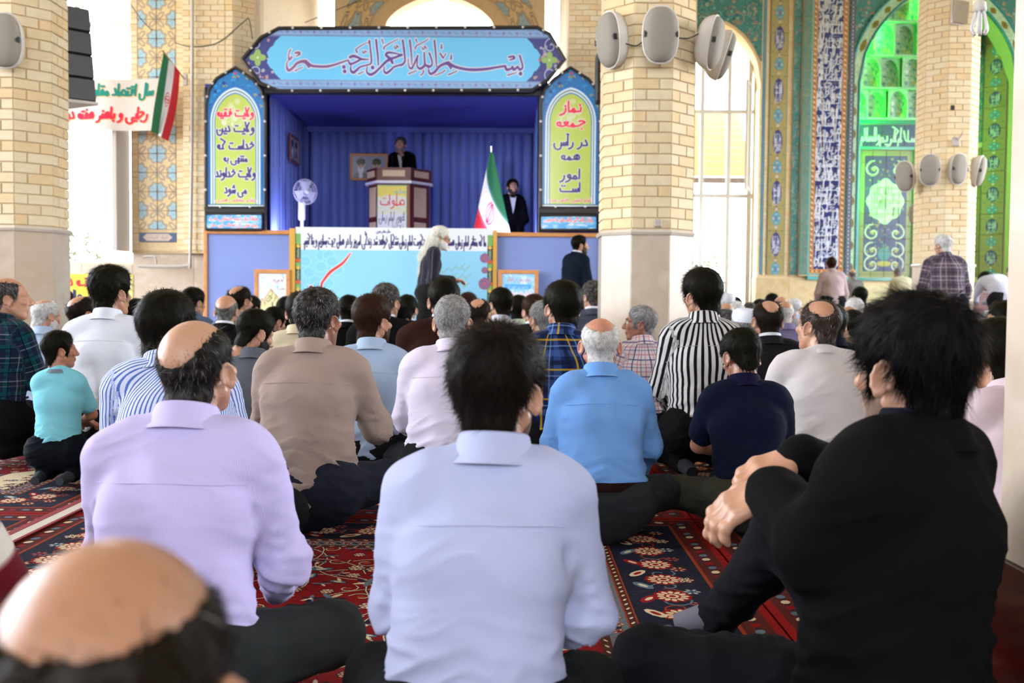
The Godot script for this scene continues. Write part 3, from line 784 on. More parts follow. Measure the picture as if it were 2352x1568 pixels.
# ------------------------------------------------------------------------------ glazed tile designs
func pic_girih() -> Image:                 # one repeat of the star and knot strip
	var p := Pic.new(256, 256, Color(0.90, 0.82, 0.62))
	var blue := Color(0.66, 0.80, 0.84); var line := Color(0.42, 0.32, 0.30); var pale := Color(0.86, 0.80, 0.68)
	for c in [Vector2(128, 0), Vector2(128, 256), Vector2(0, 128), Vector2(256, 128)]:
		var star := PackedVector2Array()
		for j in 16: star.append(c + Vector2.from_angle(TAU * j / 16 + PI / 8) * (70.0 if j % 2 == 0 else 54.0))
		p.poly(star, blue)
		for j in 8:
			var d := Vector2.from_angle(TAU * j / 8)
			p.stroke(PackedVector2Array([c + d * 14, c + d * 34, c + d * 34 + d.orthogonal() * 14]), 3.0, Color(0.46, 0.66, 0.76))
			p.stroke(PackedVector2Array([c + d.rotated(0.39) * 30, c + d.rotated(0.39) * 50]), 2.6, Color(0.90, 0.84, 0.66))
		p.petals(c, 11, 4, Color(0.48, 0.40, 0.50), Color(0.8, 0.72, 0.7), Color(0.4, 0.3, 0.4))
		for pass_ in 2:
			var q := star.duplicate(); q.append(star[0])
			p.stroke(q, 11.0 if pass_ == 0 else 5.0, line if pass_ == 0 else pale)
	for c in [Vector2(128, 128), Vector2(0, 0), Vector2(256, 0), Vector2(0, 256), Vector2(256, 256)]:
		for pass_ in 2:
			for j in 4:
				var d := Vector2.from_angle(PI / 4 + j * PI / 2); var o := d.orthogonal()
				p.stroke(PackedVector2Array([c + o * 13 - d * 6, c + o * 13 + d * 50, c + o * 0 + d * 66, c - o * 13 + d * 50, c - o * 13 - d * 6]), 10.0 if pass_ == 0 else 4.5, line if pass_ == 0 else pale)
		p.disc(c, 5, Color(0.55, 0.6, 0.62))
	return p.done()

func dense_script(p: Pic, x0: float, x1: float, y0: float, y1: float, size: float, c: Color, rg: RandomNumberGenerator, bold := 1.5) -> void:
	var words := ["الرحیم", "محمد", "صلوة", "والسلام", "مساجد", "اقم", "قرآن", "کریم", "طهورا", "منتظر", "الصلاة", "الحمد"]
	var y := y0 + size
	var row := 0
	while y < y1 + size * 0.4:
		var x := x1
		while x > x0 + size * 0.4:
			var t: String = words[rg.randi() % words.size()]
			var wd: float = minf(float(script_of(t)[2]) * size / 13.0 * rg.randf_range(0.7, 1.1), x - x0)
			write(p, t, x, y + rg.randf_range(-0.15, 0.15) * size, size * rg.randf_range(0.85, 1.1), c, bold, wd)
			x -= wd * 0.95
		for j in 4:                         # long verticals through the lines
			var xx := rg.randf_range(x0, x1)
			p.stroke(PackedVector2Array([Vector2(xx, y - size), Vector2(xx - 4, y - size * 0.1)]), size * 0.11, c)
		row += 1
		y += size * 0.78

func pic_inscription() -> Image:
	var p := Pic.new(256, 2040, Color(0.16, 0.20, 0.42), 1.0)
	var rg := RandomNumberGenerator.new(); rg.seed = 21
	dense_script(p, 40, 216, 10, 1996, 66, Color(0.86, 0.88, 0.92), rg, 1.25)
	for side in 2:
		var x := 0.0 if side == 0 else 218.0
		p.rect(x, 0, 38, 2040, Color(0.78, 0.55, 0.32))
		p.rect(x if side == 0 else x + 34, 0, 4, 2040, Color(0.42, 0.66, 0.66))
		for j in 58:
			var y := j * 35.0
			p.stroke(cv([x + 8, y, x + 30, y + 10, x + 8, y + 24, x + 30, y + 34]), 4.0, Color(0.40, 0.30, 0.30))
			p.disc(Vector2(x + 19, y + 17), 6, Color(0.90, 0.84, 0.76))
	p.rect(0, 2000, 256, 30, Color(0.78, 0.55, 0.32)); p.rect(0, 2030, 256, 10, Color(0.42, 0.66, 0.66))
	for j in 8: p.disc(Vector2(16 + j * 32, 2015), 7, Color(0.55, 0.3, 0.2)); p.disc(Vector2(32 + j * 32, 2015), 4, Color(0.9, 0.84, 0.76))
	return p.im

func pic_cartouche() -> Image:             # khaki strip with dark blue cartouches, light blue flowers
	var p := Pic.new(160, 560, Color(0.60, 0.56, 0.36))
	var rg := RandomNumberGenerator.new(); rg.seed = 22
	for j in 120: p.disc(Vector2(rg.randf_range(6, 154), rg.randf_range(0, 560)), rg.randf_range(1.5, 3.5), [Color(0.66, 0.62, 0.44), Color(0.52, 0.50, 0.34), Color(0.70, 0.60, 0.42)][j % 3])
	p.rect(0, 0, 5, 560, Color(0.34, 0.40, 0.36)); p.rect(155, 0, 5, 560, Color(0.34, 0.40, 0.36))
	for e in 2:
		var y := 110.0 + e * 280.0
		p.ell(Vector2(80, y), Vector2(42, 66), Color(0.22, 0.24, 0.46))
		dense_script(p, 50, 110, y - 44, y + 34, 36, Color(0.82, 0.84, 0.90), rg, 1.7)
		p.disc(Vector2(80, y + 90), 15, Color(0.45, 0.45, 0.35)); p.disc(Vector2(80, y + 90), 9, Color(0.86, 0.84, 0.80))
		p.disc(Vector2(80, y + 140), 38, Color(0.36, 0.58, 0.66))
		for j in 4: p.disc(Vector2(80, y + 140) + Vector2.from_angle(j * PI / 2) * 24, 6, Color(0.80, 0.86, 0.86))
		p.disc(Vector2(80, y + 140), 8, Color(0.55, 0.50, 0.60)); p.disc(Vector2(80, y - 90), 10, Color(0.86, 0.84, 0.80))
		for sx in [-1.0, 1.0]:
			for sy in [-1.0, 1.0]: p.petals(Vector2(80 + sx * 56, y + sy * 72), 10, 4, Color(0.36, 0.42, 0.40), Color(0.5, 0.5, 0.4), Color(0.3, 0.3, 0.4))
	return p.done()

func pic_teal(seed_: int, ground: Color, marks: Array, w := 256, h := 512, n := 420, big := 9.0) -> Image:
	var p := Pic.new(w, h, ground)
	var rg := RandomNumberGenerator.new(); rg.seed = seed_
	for j in n / 5:
		var o := Vector2(rg.randf_range(0, w), rg.randf_range(0, h))
		p.stroke(spiral(o.x, o.y, rg.randf_range(10, 30) * big / 9.0, rg.randf() * TAU, (1.1 if rg.randf() < 0.5 else -1.1), 14), 2.4, marks[rg.randi() % marks.size()])
	for j in n:
		var o := Vector2(rg.randf_range(0, w), rg.randf_range(0, h))
		var c: Color = marks[rg.randi() % marks.size()]
		if j % 3 == 0: p.petals(o, rg.randf_range(0.5, 1.0) * big, 5, c, c.lightened(0.3), ground.darkened(0.3))
		else: p.ell(o, Vector2(rg.randf_range(0.3, 0.8), 0.22) * big, c, rg.randf() * PI, 8)
	return p.done()

func pic_arabesque(medallion: bool) -> Image:   # tall panel: khaki frame, navy ground, cream spirals
	var w := 300; var h := 720
	var p := Pic.new(w, h, Color(0.50, 0.50, 0.26))
	var rg := RandomNumberGenerator.new(); rg.seed = 25
	for j in 60:
		p.ell(Vector2(16, j * 12 + 6), Vector2(5, 3), Color(0.34, 0.38, 0.22)); p.ell(Vector2(w - 16, j * 12 + 6), Vector2(5, 3), Color(0.34, 0.38, 0.22))
		p.ell(Vector2(j * 5 * 1.0, 16), Vector2(2, 3), Color(0.34, 0.38, 0.22)); p.ell(Vector2(j * 5, h - 16), Vector2(2, 3), Color(0.34, 0.38, 0.22))
	p.rect(32, 32, w - 64, h - 64, Color(0.10, 0.14, 0.34)); p.rect(38, 38, w - 76, h - 76, Color(0.14, 0.20, 0.40))
	var cream := Color(0.78, 0.80, 0.68); var ochre := Color(0.66, 0.62, 0.24)
	for j in 90: p.petals(Vector2(rg.randf_range(44, w - 44), rg.randf_range(44, h - 44)), rg.randf_range(5, 9), 5, [ochre, Color(0.36, 0.50, 0.40), Color(0.30, 0.42, 0.56), Color(0.62, 0.44, 0.24)][j % 4], Color(0.74, 0.76, 0.5), Color(0.2, 0.25, 0.3))
	for y in [110.0, 470.0, 570.0, 650.0] if medallion else [110.0, 210.0, 310.0, 410.0, 510.0, 610.0]:
		for s in [-1.0, 1.0]:
			p.stroke(spiral(w / 2.0 + s * 68.0, y, 48, PI / 2 * s + (PI if s > 0 else 0.0), 1.2 * s), 8.0, cream)
			p.petals(Vector2(w / 2.0 + s * 68.0, y), 12, 6, ochre, Color(0.8, 0.8, 0.6), Color(0.3, 0.3, 0.4))
	if medallion:
		var q := PackedVector2Array()
		var c := Vector2(w / 2.0, 290)
		for j in 48:
			var a := TAU * j / 48
			q.append(c + Vector2.from_angle(a) * Vector2(100, 112) * (1.0 + 0.06 * cos(a * 8.0)) * (1.0 + 0.12 * pow(absf(sin(a)), 8.0)))
		p.poly(q, Color(0.74, 0.84, 0.72))
		dense_script(p, c.x - 70, c.x + 80, c.y - 84, c.y + 70, 50, Color(0.34, 0.40, 0.30), rg, 0.7)
	p.ell(Vector2(w / 2.0, h - 130), Vector2(34, 38), Color(0.20, 0.48, 0.52)); p.ell(Vector2(w / 2.0, h - 76), Vector2(40, 14), ochre); p.rect(w / 2.0 - 8, h - 190, 16, 34, Color(0.26, 0.46, 0.40))
	return p.done()

func pic_mint() -> Image:                  # pale border strip with ochre lozenges
	var p := Pic.new(96, 512, Color(0.70, 0.84, 0.72))
	var rg := RandomNumberGenerator.new(); rg.seed = 27
	for j in 90: p.stroke(spiral(rg.randf_range(8, 88), rg.randf_range(0, 512), rg.randf_range(5, 11), rg.randf() * 6, 1.0, 8), 1.8, Color(0.46, 0.62, 0.52))
	p.rect(0, 0, 5, 512, Color(0.22, 0.52, 0.56)); p.rect(91, 0, 5, 512, Color(0.22, 0.52, 0.56))
	for e in 2:
		var y := 128.0 + 256 * e
		p.poly(PackedVector2Array([Vector2(48, y - 66), Vector2(60, y - 44), Vector2(70, y - 30), Vector2(74, y), Vector2(70, y + 30), Vector2(60, y + 44), Vector2(48, y + 66), Vector2(36, y + 44), Vector2(26, y + 30), Vector2(22, y), Vector2(26, y - 30), Vector2(36, y - 44)]), Color(0.44, 0.40, 0.12))
		p.disc(Vector2(48, y), 8, Color(0.25, 0.25, 0.10))
		p.disc(Vector2(48, y + 128), 18, Color(0.62, 0.76, 0.62)); p.disc(Vector2(48, y + 128), 10, Color(0.70, 0.82, 0.66))
	return p.done()

func pic_strip(ground: Color, a: Color, b: Color) -> Image:
	var p := Pic.new(64, 256, ground)
	for j in 8:
		var y := j * 32.0 + 16
		p.petals(Vector2(32, y), 13, 6, a, b, ground.darkened(0.4)); p.ell(Vector2(14, y + 16), Vector2(8, 4), b, 0.6); p.ell(Vector2(50, y + 16), Vector2(8, 4), b, -0.6)
	return p.done()

# ------------------------------------------------------------------------------ the carpet
func pic_carpet() -> Image:                # 2.5 m x 3.5 m
	var w := 1440; var h := 2016
	var p := Pic.new(w, h, Color(0.44, 0.05, 0.06), 1.0)
	var rg := RandomNumberGenerator.new(); rg.seed = 31
	var navy := Color(0.10, 0.10, 0.16); var ivory := Color(0.80, 0.74, 0.60); var red := Color(0.50, 0.07, 0.06); var blue := Color(0.34, 0.42, 0.48); var rust := Color(0.52, 0.20, 0.10); var brown := Color(0.26, 0.12, 0.08)
	var cols := [ivory, blue, navy, rust, Color(0.62, 0.58, 0.46), ivory]
	var band := func(e: float, t: float, c: Color) -> void:
		p.rect(e, e, w - 2 * e, t, c); p.rect(e, h - e - t, w - 2 * e, t, c); p.rect(e, e, t, h - 2 * e, c); p.rect(w - e - t, e, t, h - 2 * e, c)
	var along := func(e: float, step: float, f: Callable) -> void:   # calls f(point, direction) round a rectangle at inset e
		for side in 4:
			var len_ := (w if side % 2 == 0 else h) - 2 * e
			var n := int(len_ / step)
			for j in n:
				var s := e + (j + 0.5) * len_ / n
				var o: Vector2 = [Vector2(s, e), Vector2(w - e, s), Vector2(s, h - e), Vector2(e, s)][side]
				f.call(o, Vector2.RIGHT if side % 2 == 0 else Vector2.DOWN, j)
	# red field with flowers and vines
	var sprig := func(o: Vector2, r: float, k: int) -> void:
		var c: Color = cols[k % cols.size()]
		var a0 := rg.randf() * TAU
		match k % 4:
			0: p.petals(o, r, 8, navy, ivory, red); p.petals(o, r * 0.8, 6, ivory, red, navy)
			1:
				for j in 5: p.ell(o + Vector2.from_angle(a0 + j * 1.1) * r * 0.7, Vector2(r * 0.62, r * 0.22), [navy, blue, ivory][j % 3], a0 + j * 1.1, 8)
				p.disc(o, r * 0.3, c)
			2:
				p.ell(o, Vector2(r * 1.1, r * 0.5), navy, a0, 10); p.ell(o, Vector2(r * 0.95, r * 0.38), blue, a0, 10); p.ell(o, Vector2(r * 0.5, r * 0.2), ivory, a0, 8)
				p.ell(o + Vector2.from_angle(a0 + 1.2) * r * 0.7, Vector2(r * 0.6, r * 0.2), ivory, a0 + 0.8, 8)
			3:
				p.stroke(spiral(o.x, o.y, r * 1.1, a0, 1.0, 10), 4.5, navy); p.stroke(spiral(o.x, o.y, r * 1.1, a0, 1.0, 10), 2.6, ivory); p.disc(o, r * 0.35, rust)
	for j in 40:
		var o := Vector2(rg.randf_range(300, w - 300), rg.randf_range(300, h - 300))
		var a := rg.randf() * TAU
		var q := PackedVector2Array()
		var r := rg.randf_range(80, 150)
		for k in 18: q.append(o + Vector2.from_angle(a + k * 0.22) * r)
		p.stroke(q, 5.0, navy); p.stroke(q, 2.6, ivory)
	for gy in 30:
		for gx in 18:
			sprig.call(Vector2(310 + gx * 46 + (23 if gy % 2 == 0 else 0) + rg.randf_range(-11, 11), 300 + gy * 47 + rg.randf_range(-11, 11)), rg.randf_range(13, 24), gx * 7 + gy * 3 + rg.randi() % 3)
	# ivory corners
	for sx in 2:
		for sy in 2:
			var fx := func(x: float, y: float) -> Vector2: return Vector2(x if sx == 0 else w - x, y if sy == 0 else h - y)
			var q := PackedVector2Array()
			for t in [[280, 280], [560, 280], [520, 330], [470, 350], [450, 420], [400, 440], [390, 520], [350, 560], [330, 640], [280, 680]]: q.append(fx.call(t[0], t[1]))
			p.poly(q, ivory); var q2 := q.slice(1); p.stroke(q2, 7.0, navy); p.stroke(q2, 3.0, red)
			for j in 46:
				var o := Vector2(rg.randf_range(292, 520), rg.randf_range(292, 620))
				if (o.x - 280) / 250.0 + (o.y - 280) / 350.0 < 0.86:
					var oo: Vector2 = fx.call(o.x, o.y)
					p.petals(oo, rg.randf_range(8, 15), 6, [red, blue, navy, rust][j % 4], [ivory, red, rust, blue][j % 4], navy)
					p.stroke(spiral(oo.x + 14, oo.y, 13, rg.randf() * 6, 1.0, 8), 3.0, [navy, brown][j % 2])
	# borders from the outside in
	band.call(0.0, 14.0, red); band.call(14.0, 46.0, Color(0.30, 0.11, 0.10)); band.call(60.0, 7.0, rust)
	along.call(37.0, 30.0, func(o, d, j): p.ell(o, Vector2(11, 8), [blue, ivory, red][j % 3], d.angle() + 0.5, 8); p.disc(o + d * 14, 4, navy))
	band.call(67.0, 150.0, navy)
	along.call(142.0, 42.0, func(o, d, j): p.stroke(spiral(o.x, o.y, 30, j * 1.7, 1.0, 10), 4.0, rust if j % 2 == 0 else blue))
	along.call(142.0, 98.0, func(o, d, j): p.petals(o, 36, 12, red, ivory, rust); p.disc(o, 11, ivory); p.disc(o, 6, red))
	along.call(104.0, 72.0, func(o, d, j): p.petals(o, 17, 6, [rust, ivory, blue, red][j % 4], [ivory, red, ivory, blue][j % 4], navy))
	along.call(184.0, 76.0, func(o, d, j): p.ell(o, Vector2(26, 11), [ivory, blue, red][j % 3], d.angle() + 0.6 * (j % 2 * 2 - 1), 9); p.ell(o, Vector2(13, 5), [red, ivory, ivory][j % 3], d.angle() + 0.6 * (j % 2 * 2 - 1), 8))
	band.call(217.0, 18.0, brown); band.call(217.0, 3.0, rust); band.call(232.0, 3.0, rust)
	along.call(226.0, 24.0, func(o, d, j): p.ell(o, Vector2(7, 2.5), ivory, d.angle() + 0.5, 6))
	band.call(235.0, 34.0, Color(0.36, 0.38, 0.40))
	along.call(252.0, 34.0, func(o, d, j): p.petals(o, 13, 5, [red, red, rust][j % 3], ivory, navy); p.ell(o + d * 17, Vector2(9, 4), navy, d.angle() + 0.7, 7))
	band.call(269.0, 16.0, brown); along.call(277.0, 24.0, func(o, d, j): p.ell(o, Vector2(6, 2.2), ivory, d.angle() - 0.5, 6))
	return p.im

# ------------------------------------------------------------------------------ brick columns
const COURSE := 0.08

# a brick face: courses of bricks on a plane. Frame: origin o (bottom left, on the mortar plane), x along the face, n out of it.
# Individual bricks go under parent; the wall behind is built elsewhere.
func brick_face(parent: Node, o: Vector3, x: Vector3, n: Vector3, width: float, height: float, lengths: Array, proud := 0.012) -> void:
	var rows := int(height / COURSE)
	var turn := atan2(n.x, n.z)
	for r in rows:
		var u := 0.0
		var cut: Array = lengths[r % lengths.size()]
		var j := 0
		while u < width - 0.02:
			var ln: float = minf(cut[j % cut.size()], width - u)
			var s := Vector3(ln - 0.008, COURSE - 0.008, 0.03)
			put(box_mesh(Vector3(snappedf(s.x, 0.002), s.y, s.z), 0.004), "brick", M["brick%d" % (rng.randi() % 4)], parent,
				o + x * (u + ln * 0.5) + Vector3.UP * (r * COURSE + COURSE * 0.5) + n * (proud - 0.015 + rng.randf_range(-0.0015, 0.0015)), turn)
			u += ln; j += 1

func brick_band(b: MB, o: Vector3, x: Vector3, n: Vector3, width: float, height: float, lengths: Array, proud := 0.012) -> void:
	for r in int(height / COURSE):
		var u := 0.0; var j := 0
		var cut: Array = lengths[r % lengths.size()]
		while u < width - 0.02:
			var ln: float = minf(cut[j % cut.size()], width - u)
			var at0 := b.v.size()
			b.box(Vector3.ZERO, Vector3(ln - 0.008, COURSE - 0.008, 0.03))
			b.move(Transform3D(Basis(x, Vector3.UP, n), o + x * (u + ln * 0.5) + Vector3.UP * (r * COURSE + COURSE * 0.5) + n * (proud - 0.015)), at0)
			u += ln; j += 1

func octagon(r: float) -> PackedVector2Array:
	var q := PackedVector2Array()
	for j in 8: q.append(Vector2.from_angle(PI / 8 + j * PI / 4) * (r / cos(PI / 8)))
	return q

func oct_prism(r: float, y0: float, y1: float, r1 := -1.0) -> MB:
	var b := MB.new()
	var a := octagon(r); var c := octagon(r if r1 < 0 else r1)
	for j in 8:
		var k := (j + 1) % 8
		b.quad(Vector3(a[k].x, y0, a[k].y), Vector3(a[j].x, y0, a[j].y), Vector3(c[j].x, y1, c[j].y), Vector3(c[k].x, y1, c[k].y))
	for j in range(1, 7):
		b.tri(Vector3(c[0].x, y1, c[0].y), Vector3(c[j + 1].x, y1, c[j + 1].y), Vector3(c[j].x, y1, c[j].y))
	return b

# column: marble foot to 1.4 m, brick above. seen: turn indices (0..7) of the faces that get single bricks, up to seen_top
func column(called: String, label: String, c: Vector3, r: float, seen: Array, seen_top: float, top: float, skirt: bool) -> Node3D:
	var o := base(called, c)
	tag(o, label, "", "", "structure")
	var foot := 0.0; var mh := 3.2 if skirt else 1.38
	if skirt:
		var b := oct_prism(r + 0.012, 0.0, 0.36)
		put(b.mesh(), "skirting", M.red_stone, o); foot = 0.36
	for j in 8:                             # marble slabs, one for each face
		var a := j * PI / 4
		var n := Vector3(cos(a), 0, sin(a))
		var w := 2.0 * r * tan(PI / 8)
		var m := put(box_mesh(Vector3(w - 0.003, mh - foot, 0.03), 0.003), "marble_slab", M.marble, o, n * (r - 0.015) + Vector3.UP * (foot + (mh - foot) * 0.5), atan2(n.x, n.z))
		m.name = "marble_slab" if j == 0 else "marble_slab_%03d" % j
	var t := oct_prism(r + 0.012, mh - 0.005, mh + 0.015, r + 0.022)
	var t2 := oct_prism(r + 0.022, mh + 0.015, mh + 0.035, r + 0.006)
	for k in t2.i.size(): t2.i[k] += t.v.size()
	t.v.append_array(t2.v); t.n.append_array(t2.n); t.t.append_array(t2.t); t.i.append_array(t2.i)
	put(t.mesh(), "moulding", M.marble_trim, o)
	var rb := r - 0.012
	put(oct_prism(rb, 0.02, top).mesh(), "core", M.mortar, o)
	var w2 := 2.0 * rb * tan(PI / 8) + 0.012
	var lens := [[w2 * 0.34, w2 * 0.66], [w2 * 0.67, w2 * 0.33]]
	var rest := MB.new()
	for j in 8:
		var a := j * PI / 4
		var n := Vector3(cos(a), 0, sin(a)); var x := Vector3.UP.cross(n)
		var o2 := n * rb - x * w2 * 0.5 + Vector3.UP * (mh + 0.04)
		if j in seen:
			brick_face(o, o2, x, n, w2, seen_top - 1.42, lens)
			if top > seen_top + COURSE:
				var y := int((seen_top - 1.42) / COURSE) * COURSE
				brick_band(rest, o2 + Vector3.UP * y, x, n, w2, top - 1.42 - y, lens)
		else:
			brick_band(rest, o2, x, n, w2, top - mh - 0.04, lens)
	var re := put(rest.mesh(), "brickwork", M.brick0, o)
	re.set_meta("kind", "stuff")
	return o

# a wall in a z plane with rectangular or arched openings: built of boxes round the openings
func wall_z(called: String, label: String, x0: float, x1: float, y1: float, z: float, thick: float, holes: Array, m: Material) -> MeshInstance3D:
	var b := MB.new()
	var xs := [x0]
	for h in holes: xs.append(h[0]); xs.append(h[1])
	xs.append(x1)
	for j in range(0, xs.size(), 2): b.box(Vector3((xs[j] + xs[j + 1]) * 0.5, y1 * 0.5, z - thick * 0.5), Vector3(xs[j + 1] - xs[j], y1, thick))
	for h in holes:
		var xm: float = (h[0] + h[1]) * 0.5; var w: float = h[1] - h[0]
		if h[2] > 0.001: b.box(Vector3(xm, h[2] * 0.5, z - thick * 0.5), Vector3(w, h[2], thick))
		if h.size() > 4 and h[4] > 0.0:     # pointed arch: spring line h[3], rise h[4]
			var n := 12
			for j in n:
				for s in [-1.0, 1.0]:
					var ta := float(j) / n; var tb := float(j + 1) / n
					var ya: float = h[3] + h[4] * arch_at(1.0 - ta); var yb: float = h[3] + h[4] * arch_at(1.0 - tb)
					var xa: float = xm + s * w * 0.5 * (1.0 - ta); var xb: float = xm + s * w * 0.5 * (1.0 - tb)
					var lo := minf(ya, yb)
					var p := PackedVector2Array([Vector2(xa, ya), Vector2(xb, yb), Vector2(xb, y1), Vector2(xa, y1)])
					b.prism(p, z - thick, z)
		elif h[3] < y1: b.box(Vector3(xm, (h[3] + y1) * 0.5, z - thick * 0.5), Vector3(w, y1 - h[3], thick))
	return struct(b.mesh(), called, m, label)

# height of a four-centred arch, 0 at the springing (t = 1), 1 at the apex (t = 0)
func arch_at(t: float) -> float:
	return clampf(sqrt(maxf(0.0, 1.0 - pow(t, 2.2))) * 0.72 + (1.0 - t) * 0.28, 0.0, 1.0)

func wall_x(called: String, label: String, z0: float, z1: float, y1: float, x: float, thick: float, holes: Array, m: Material) -> void:
	var b := MB.new()
	var zs := [z0]
	for h in holes: zs.append(h[0]); zs.append(h[1])
	zs.append(z1)
	for j in range(0, zs.size(), 2): b.box(Vector3(x, y1 * 0.5, (zs[j] + zs[j + 1]) * 0.5), Vector3(thick, y1, zs[j + 1] - zs[j]))
	for h in holes:
		b.box(Vector3(x, h[2] * 0.5, (h[0] + h[1]) * 0.5), Vector3(thick, h[2], h[1] - h[0]))
		b.box(Vector3(x, (h[3] + y1) * 0.5, (h[0] + h[1]) * 0.5), Vector3(thick, y1 - h[3], h[1] - h[0]))
	struct(b.mesh(), called, m, label)

# window: frame bars and panes in a z plane
func window(called: String, label: String, x0: float, x1: float, y0: float, y1: float, z: float, cols: Array, rows: Array, bar := 0.06) -> Node3D:
	var o := base(called, Vector3((x0 + x1) * 0.5, y0, z))
	tag(o, label, "", "", "structure")
	var w := x1 - x0; var h := y1 - y0
	for c in cols: put(box_mesh(Vector3(bar, h, 0.05), 0.004), "mullion", M.white_paint, o, Vector3(-w * 0.5 + c * w, h * 0.5, 0))
	for r in rows: put(box_mesh(Vector3(w, bar, 0.054), 0.004), "transom", M.white_paint, o, Vector3(0, r * h, 0))
	for a in cols.size() - 1:
		for b in rows.size() - 1:
			var pw: float = (cols[a + 1] - cols[a]) * w; var ph: float = (rows[b + 1] - rows[b]) * h
			put(box_mesh(Vector3(pw - 0.02, ph - 0.02, 0.006), 0.0), "pane", M.glass, o, Vector3(-w * 0.5 + (cols[a] + cols[a + 1]) * 0.5 * w, (rows[b] + rows[b + 1]) * 0.5 * h, -0.02))
	return o

# glazed tiles covering a rectangle in a local frame; the picture runs over the whole field (repeats uv)
func tile_field(parent: Node, o: Vector3, x: Vector3, n: Vector3, w: float, h: float, nx: int, ny: int, m: Material, ru := 1.0, rv := 1.0, called := "tile", thick := 0.014, gap := 0.003) -> void:
	var y := n.cross(x)
	for b in ny:
		for a in nx:
			var k := MB.new()
			var tw := w / nx; var th := h / ny
			var u0 := ru * a / nx; var u1 := ru * (a + 1) / nx; var v0 := rv * (1.0 - float(b + 1) / ny); var v1 := rv * (1.0 - float(b) / ny)
			var c := Vector3.ZERO
			var hx := (tw - gap) * 0.5; var hy := (th - gap) * 0.5; var e := minf(0.006, tw * 0.1)
			var A := [Vector3(-hx, -hy, 0), Vector3(hx, -hy, 0), Vector3(hx, hy, 0), Vector3(-hx, hy, 0)]
			var B := [Vector3(-hx + e, -hy + e, thick), Vector3(hx - e, -hy + e, thick), Vector3(hx - e, hy - e, thick), Vector3(-hx + e, hy - e, thick)]
			var U := [Vector2(u0, v1), Vector2(u1, v1), Vector2(u1, v0), Vector2(u0, v0)]
			k.quad(B[0], B[1], B[2], B[3], U[0], U[1], U[2], U[3])
			for q in 4:
				var r := (q + 1) % 4
				k.quad(A[q], A[r], B[r], B[q], U[q], U[r], U[r], U[q])
			var jit := Basis(Vector3.UP, rng.randf_range(-0.006, 0.006)) * Basis(Vector3.RIGHT, rng.randf_range(-0.006, 0.006))
			var t := put(k.mesh(), called, m, parent)
			t.transform = Transform3D(Basis(x, y, n) * jit, o + x * (tw * (a + 0.5)) + y * (th * (b + 0.5)))

func tile_mat(im: Image, rough := 0.26) -> StandardMaterial3D:
	var m := print_mat(im, rough)
	m.metallic_specular = 0.45
	return m

# ------------------------------------------------------------------------------ the hall
func build_setting() -> void:
	# floor, ceiling, outer walls; daylight comes in through the windows of all four sides
	M.floor = tri_mat(noise_tex(50, 0.05, [Color(0.22, 0.06, 0.06), Color(0.28, 0.10, 0.09), Color(0.18, 0.10, 0.12)], 256), 1.0, 0.95)
	struct(slab(Vector3(-12, -0.3, -23), Vector3(14, -0.008, 10)), "floor", M.floor, "dark red floor of the prayer hall")
	struct(slab(Vector3(-12.4, 8.2, -23.5), Vector3(14.4, 8.6, 10.4)), "ceiling", M.plaster, "pale plaster ceiling of the hall")
	wall_x("wall_left", "pale side wall with tall windows", -23, 10, 8.2, -12.2, 0.4, [[-13.6, -10.4, 0.8, 7.0], [-9.4, -6.2, 0.8, 7.0], [-5.2, -2.0, 0.8, 7.0]], M.plaster)
	wall_x("wall_right", "pale side wall with tall windows", -23, 10, 8.2, 14.2, 0.4, [[-18.6, -15.4, 0.8, 7.0], [-13.6, -10.4, 0.8, 7.0], [-9.4, -6.2, 0.8, 7.0]], M.plaster)
	wall_z("wall_rear", "pale wall with tall windows", -12, 14, 8.2, 10.3, 0.3, [[-9, -6.5, 3.0, 7.0], [-2, 1, 3.0, 7.0], [6, 8.5, 3.0, 7.0]], M.plaster)
	build_wall_back()
	build_wall_qibla()
	build_outside()
	# columns
	column("column", "brick column on a marble foot with four white loudspeakers, in front of the stage", Vector3(1.04, 0, -7.9), 0.352, [1, 2, 3, 4, 0], 3.4, 8.2, false)
	column("column", "brick column on a marble foot at the left edge", Vector3(-3.98, 0, -8.05), 0.352, [1, 2, 0], 3.5, 8.2, false)
	column("column", "brick column on a marble foot in front of the green niche", at(2166, 600, 13.6) * Vector3(1, 0, 1), 0.362, [1, 2, 3], 5.06, 5.08, false)
	var cc := at(2166, 600, 13.6)
	struct(slab(Vector3(cc.x - 0.27, 5.05, cc.z - 0.27), Vector3(cc.x + 0.27, 8.2, cc.z + 0.27)), "beam", M.plaster, "grey square pier above the brick column")
	column("column", "marble column with a dark red skirting at the right edge", Vector3(1.345, 0, -1.86), 0.352, [], 1.4, 8.2, true)
	build_rugs()

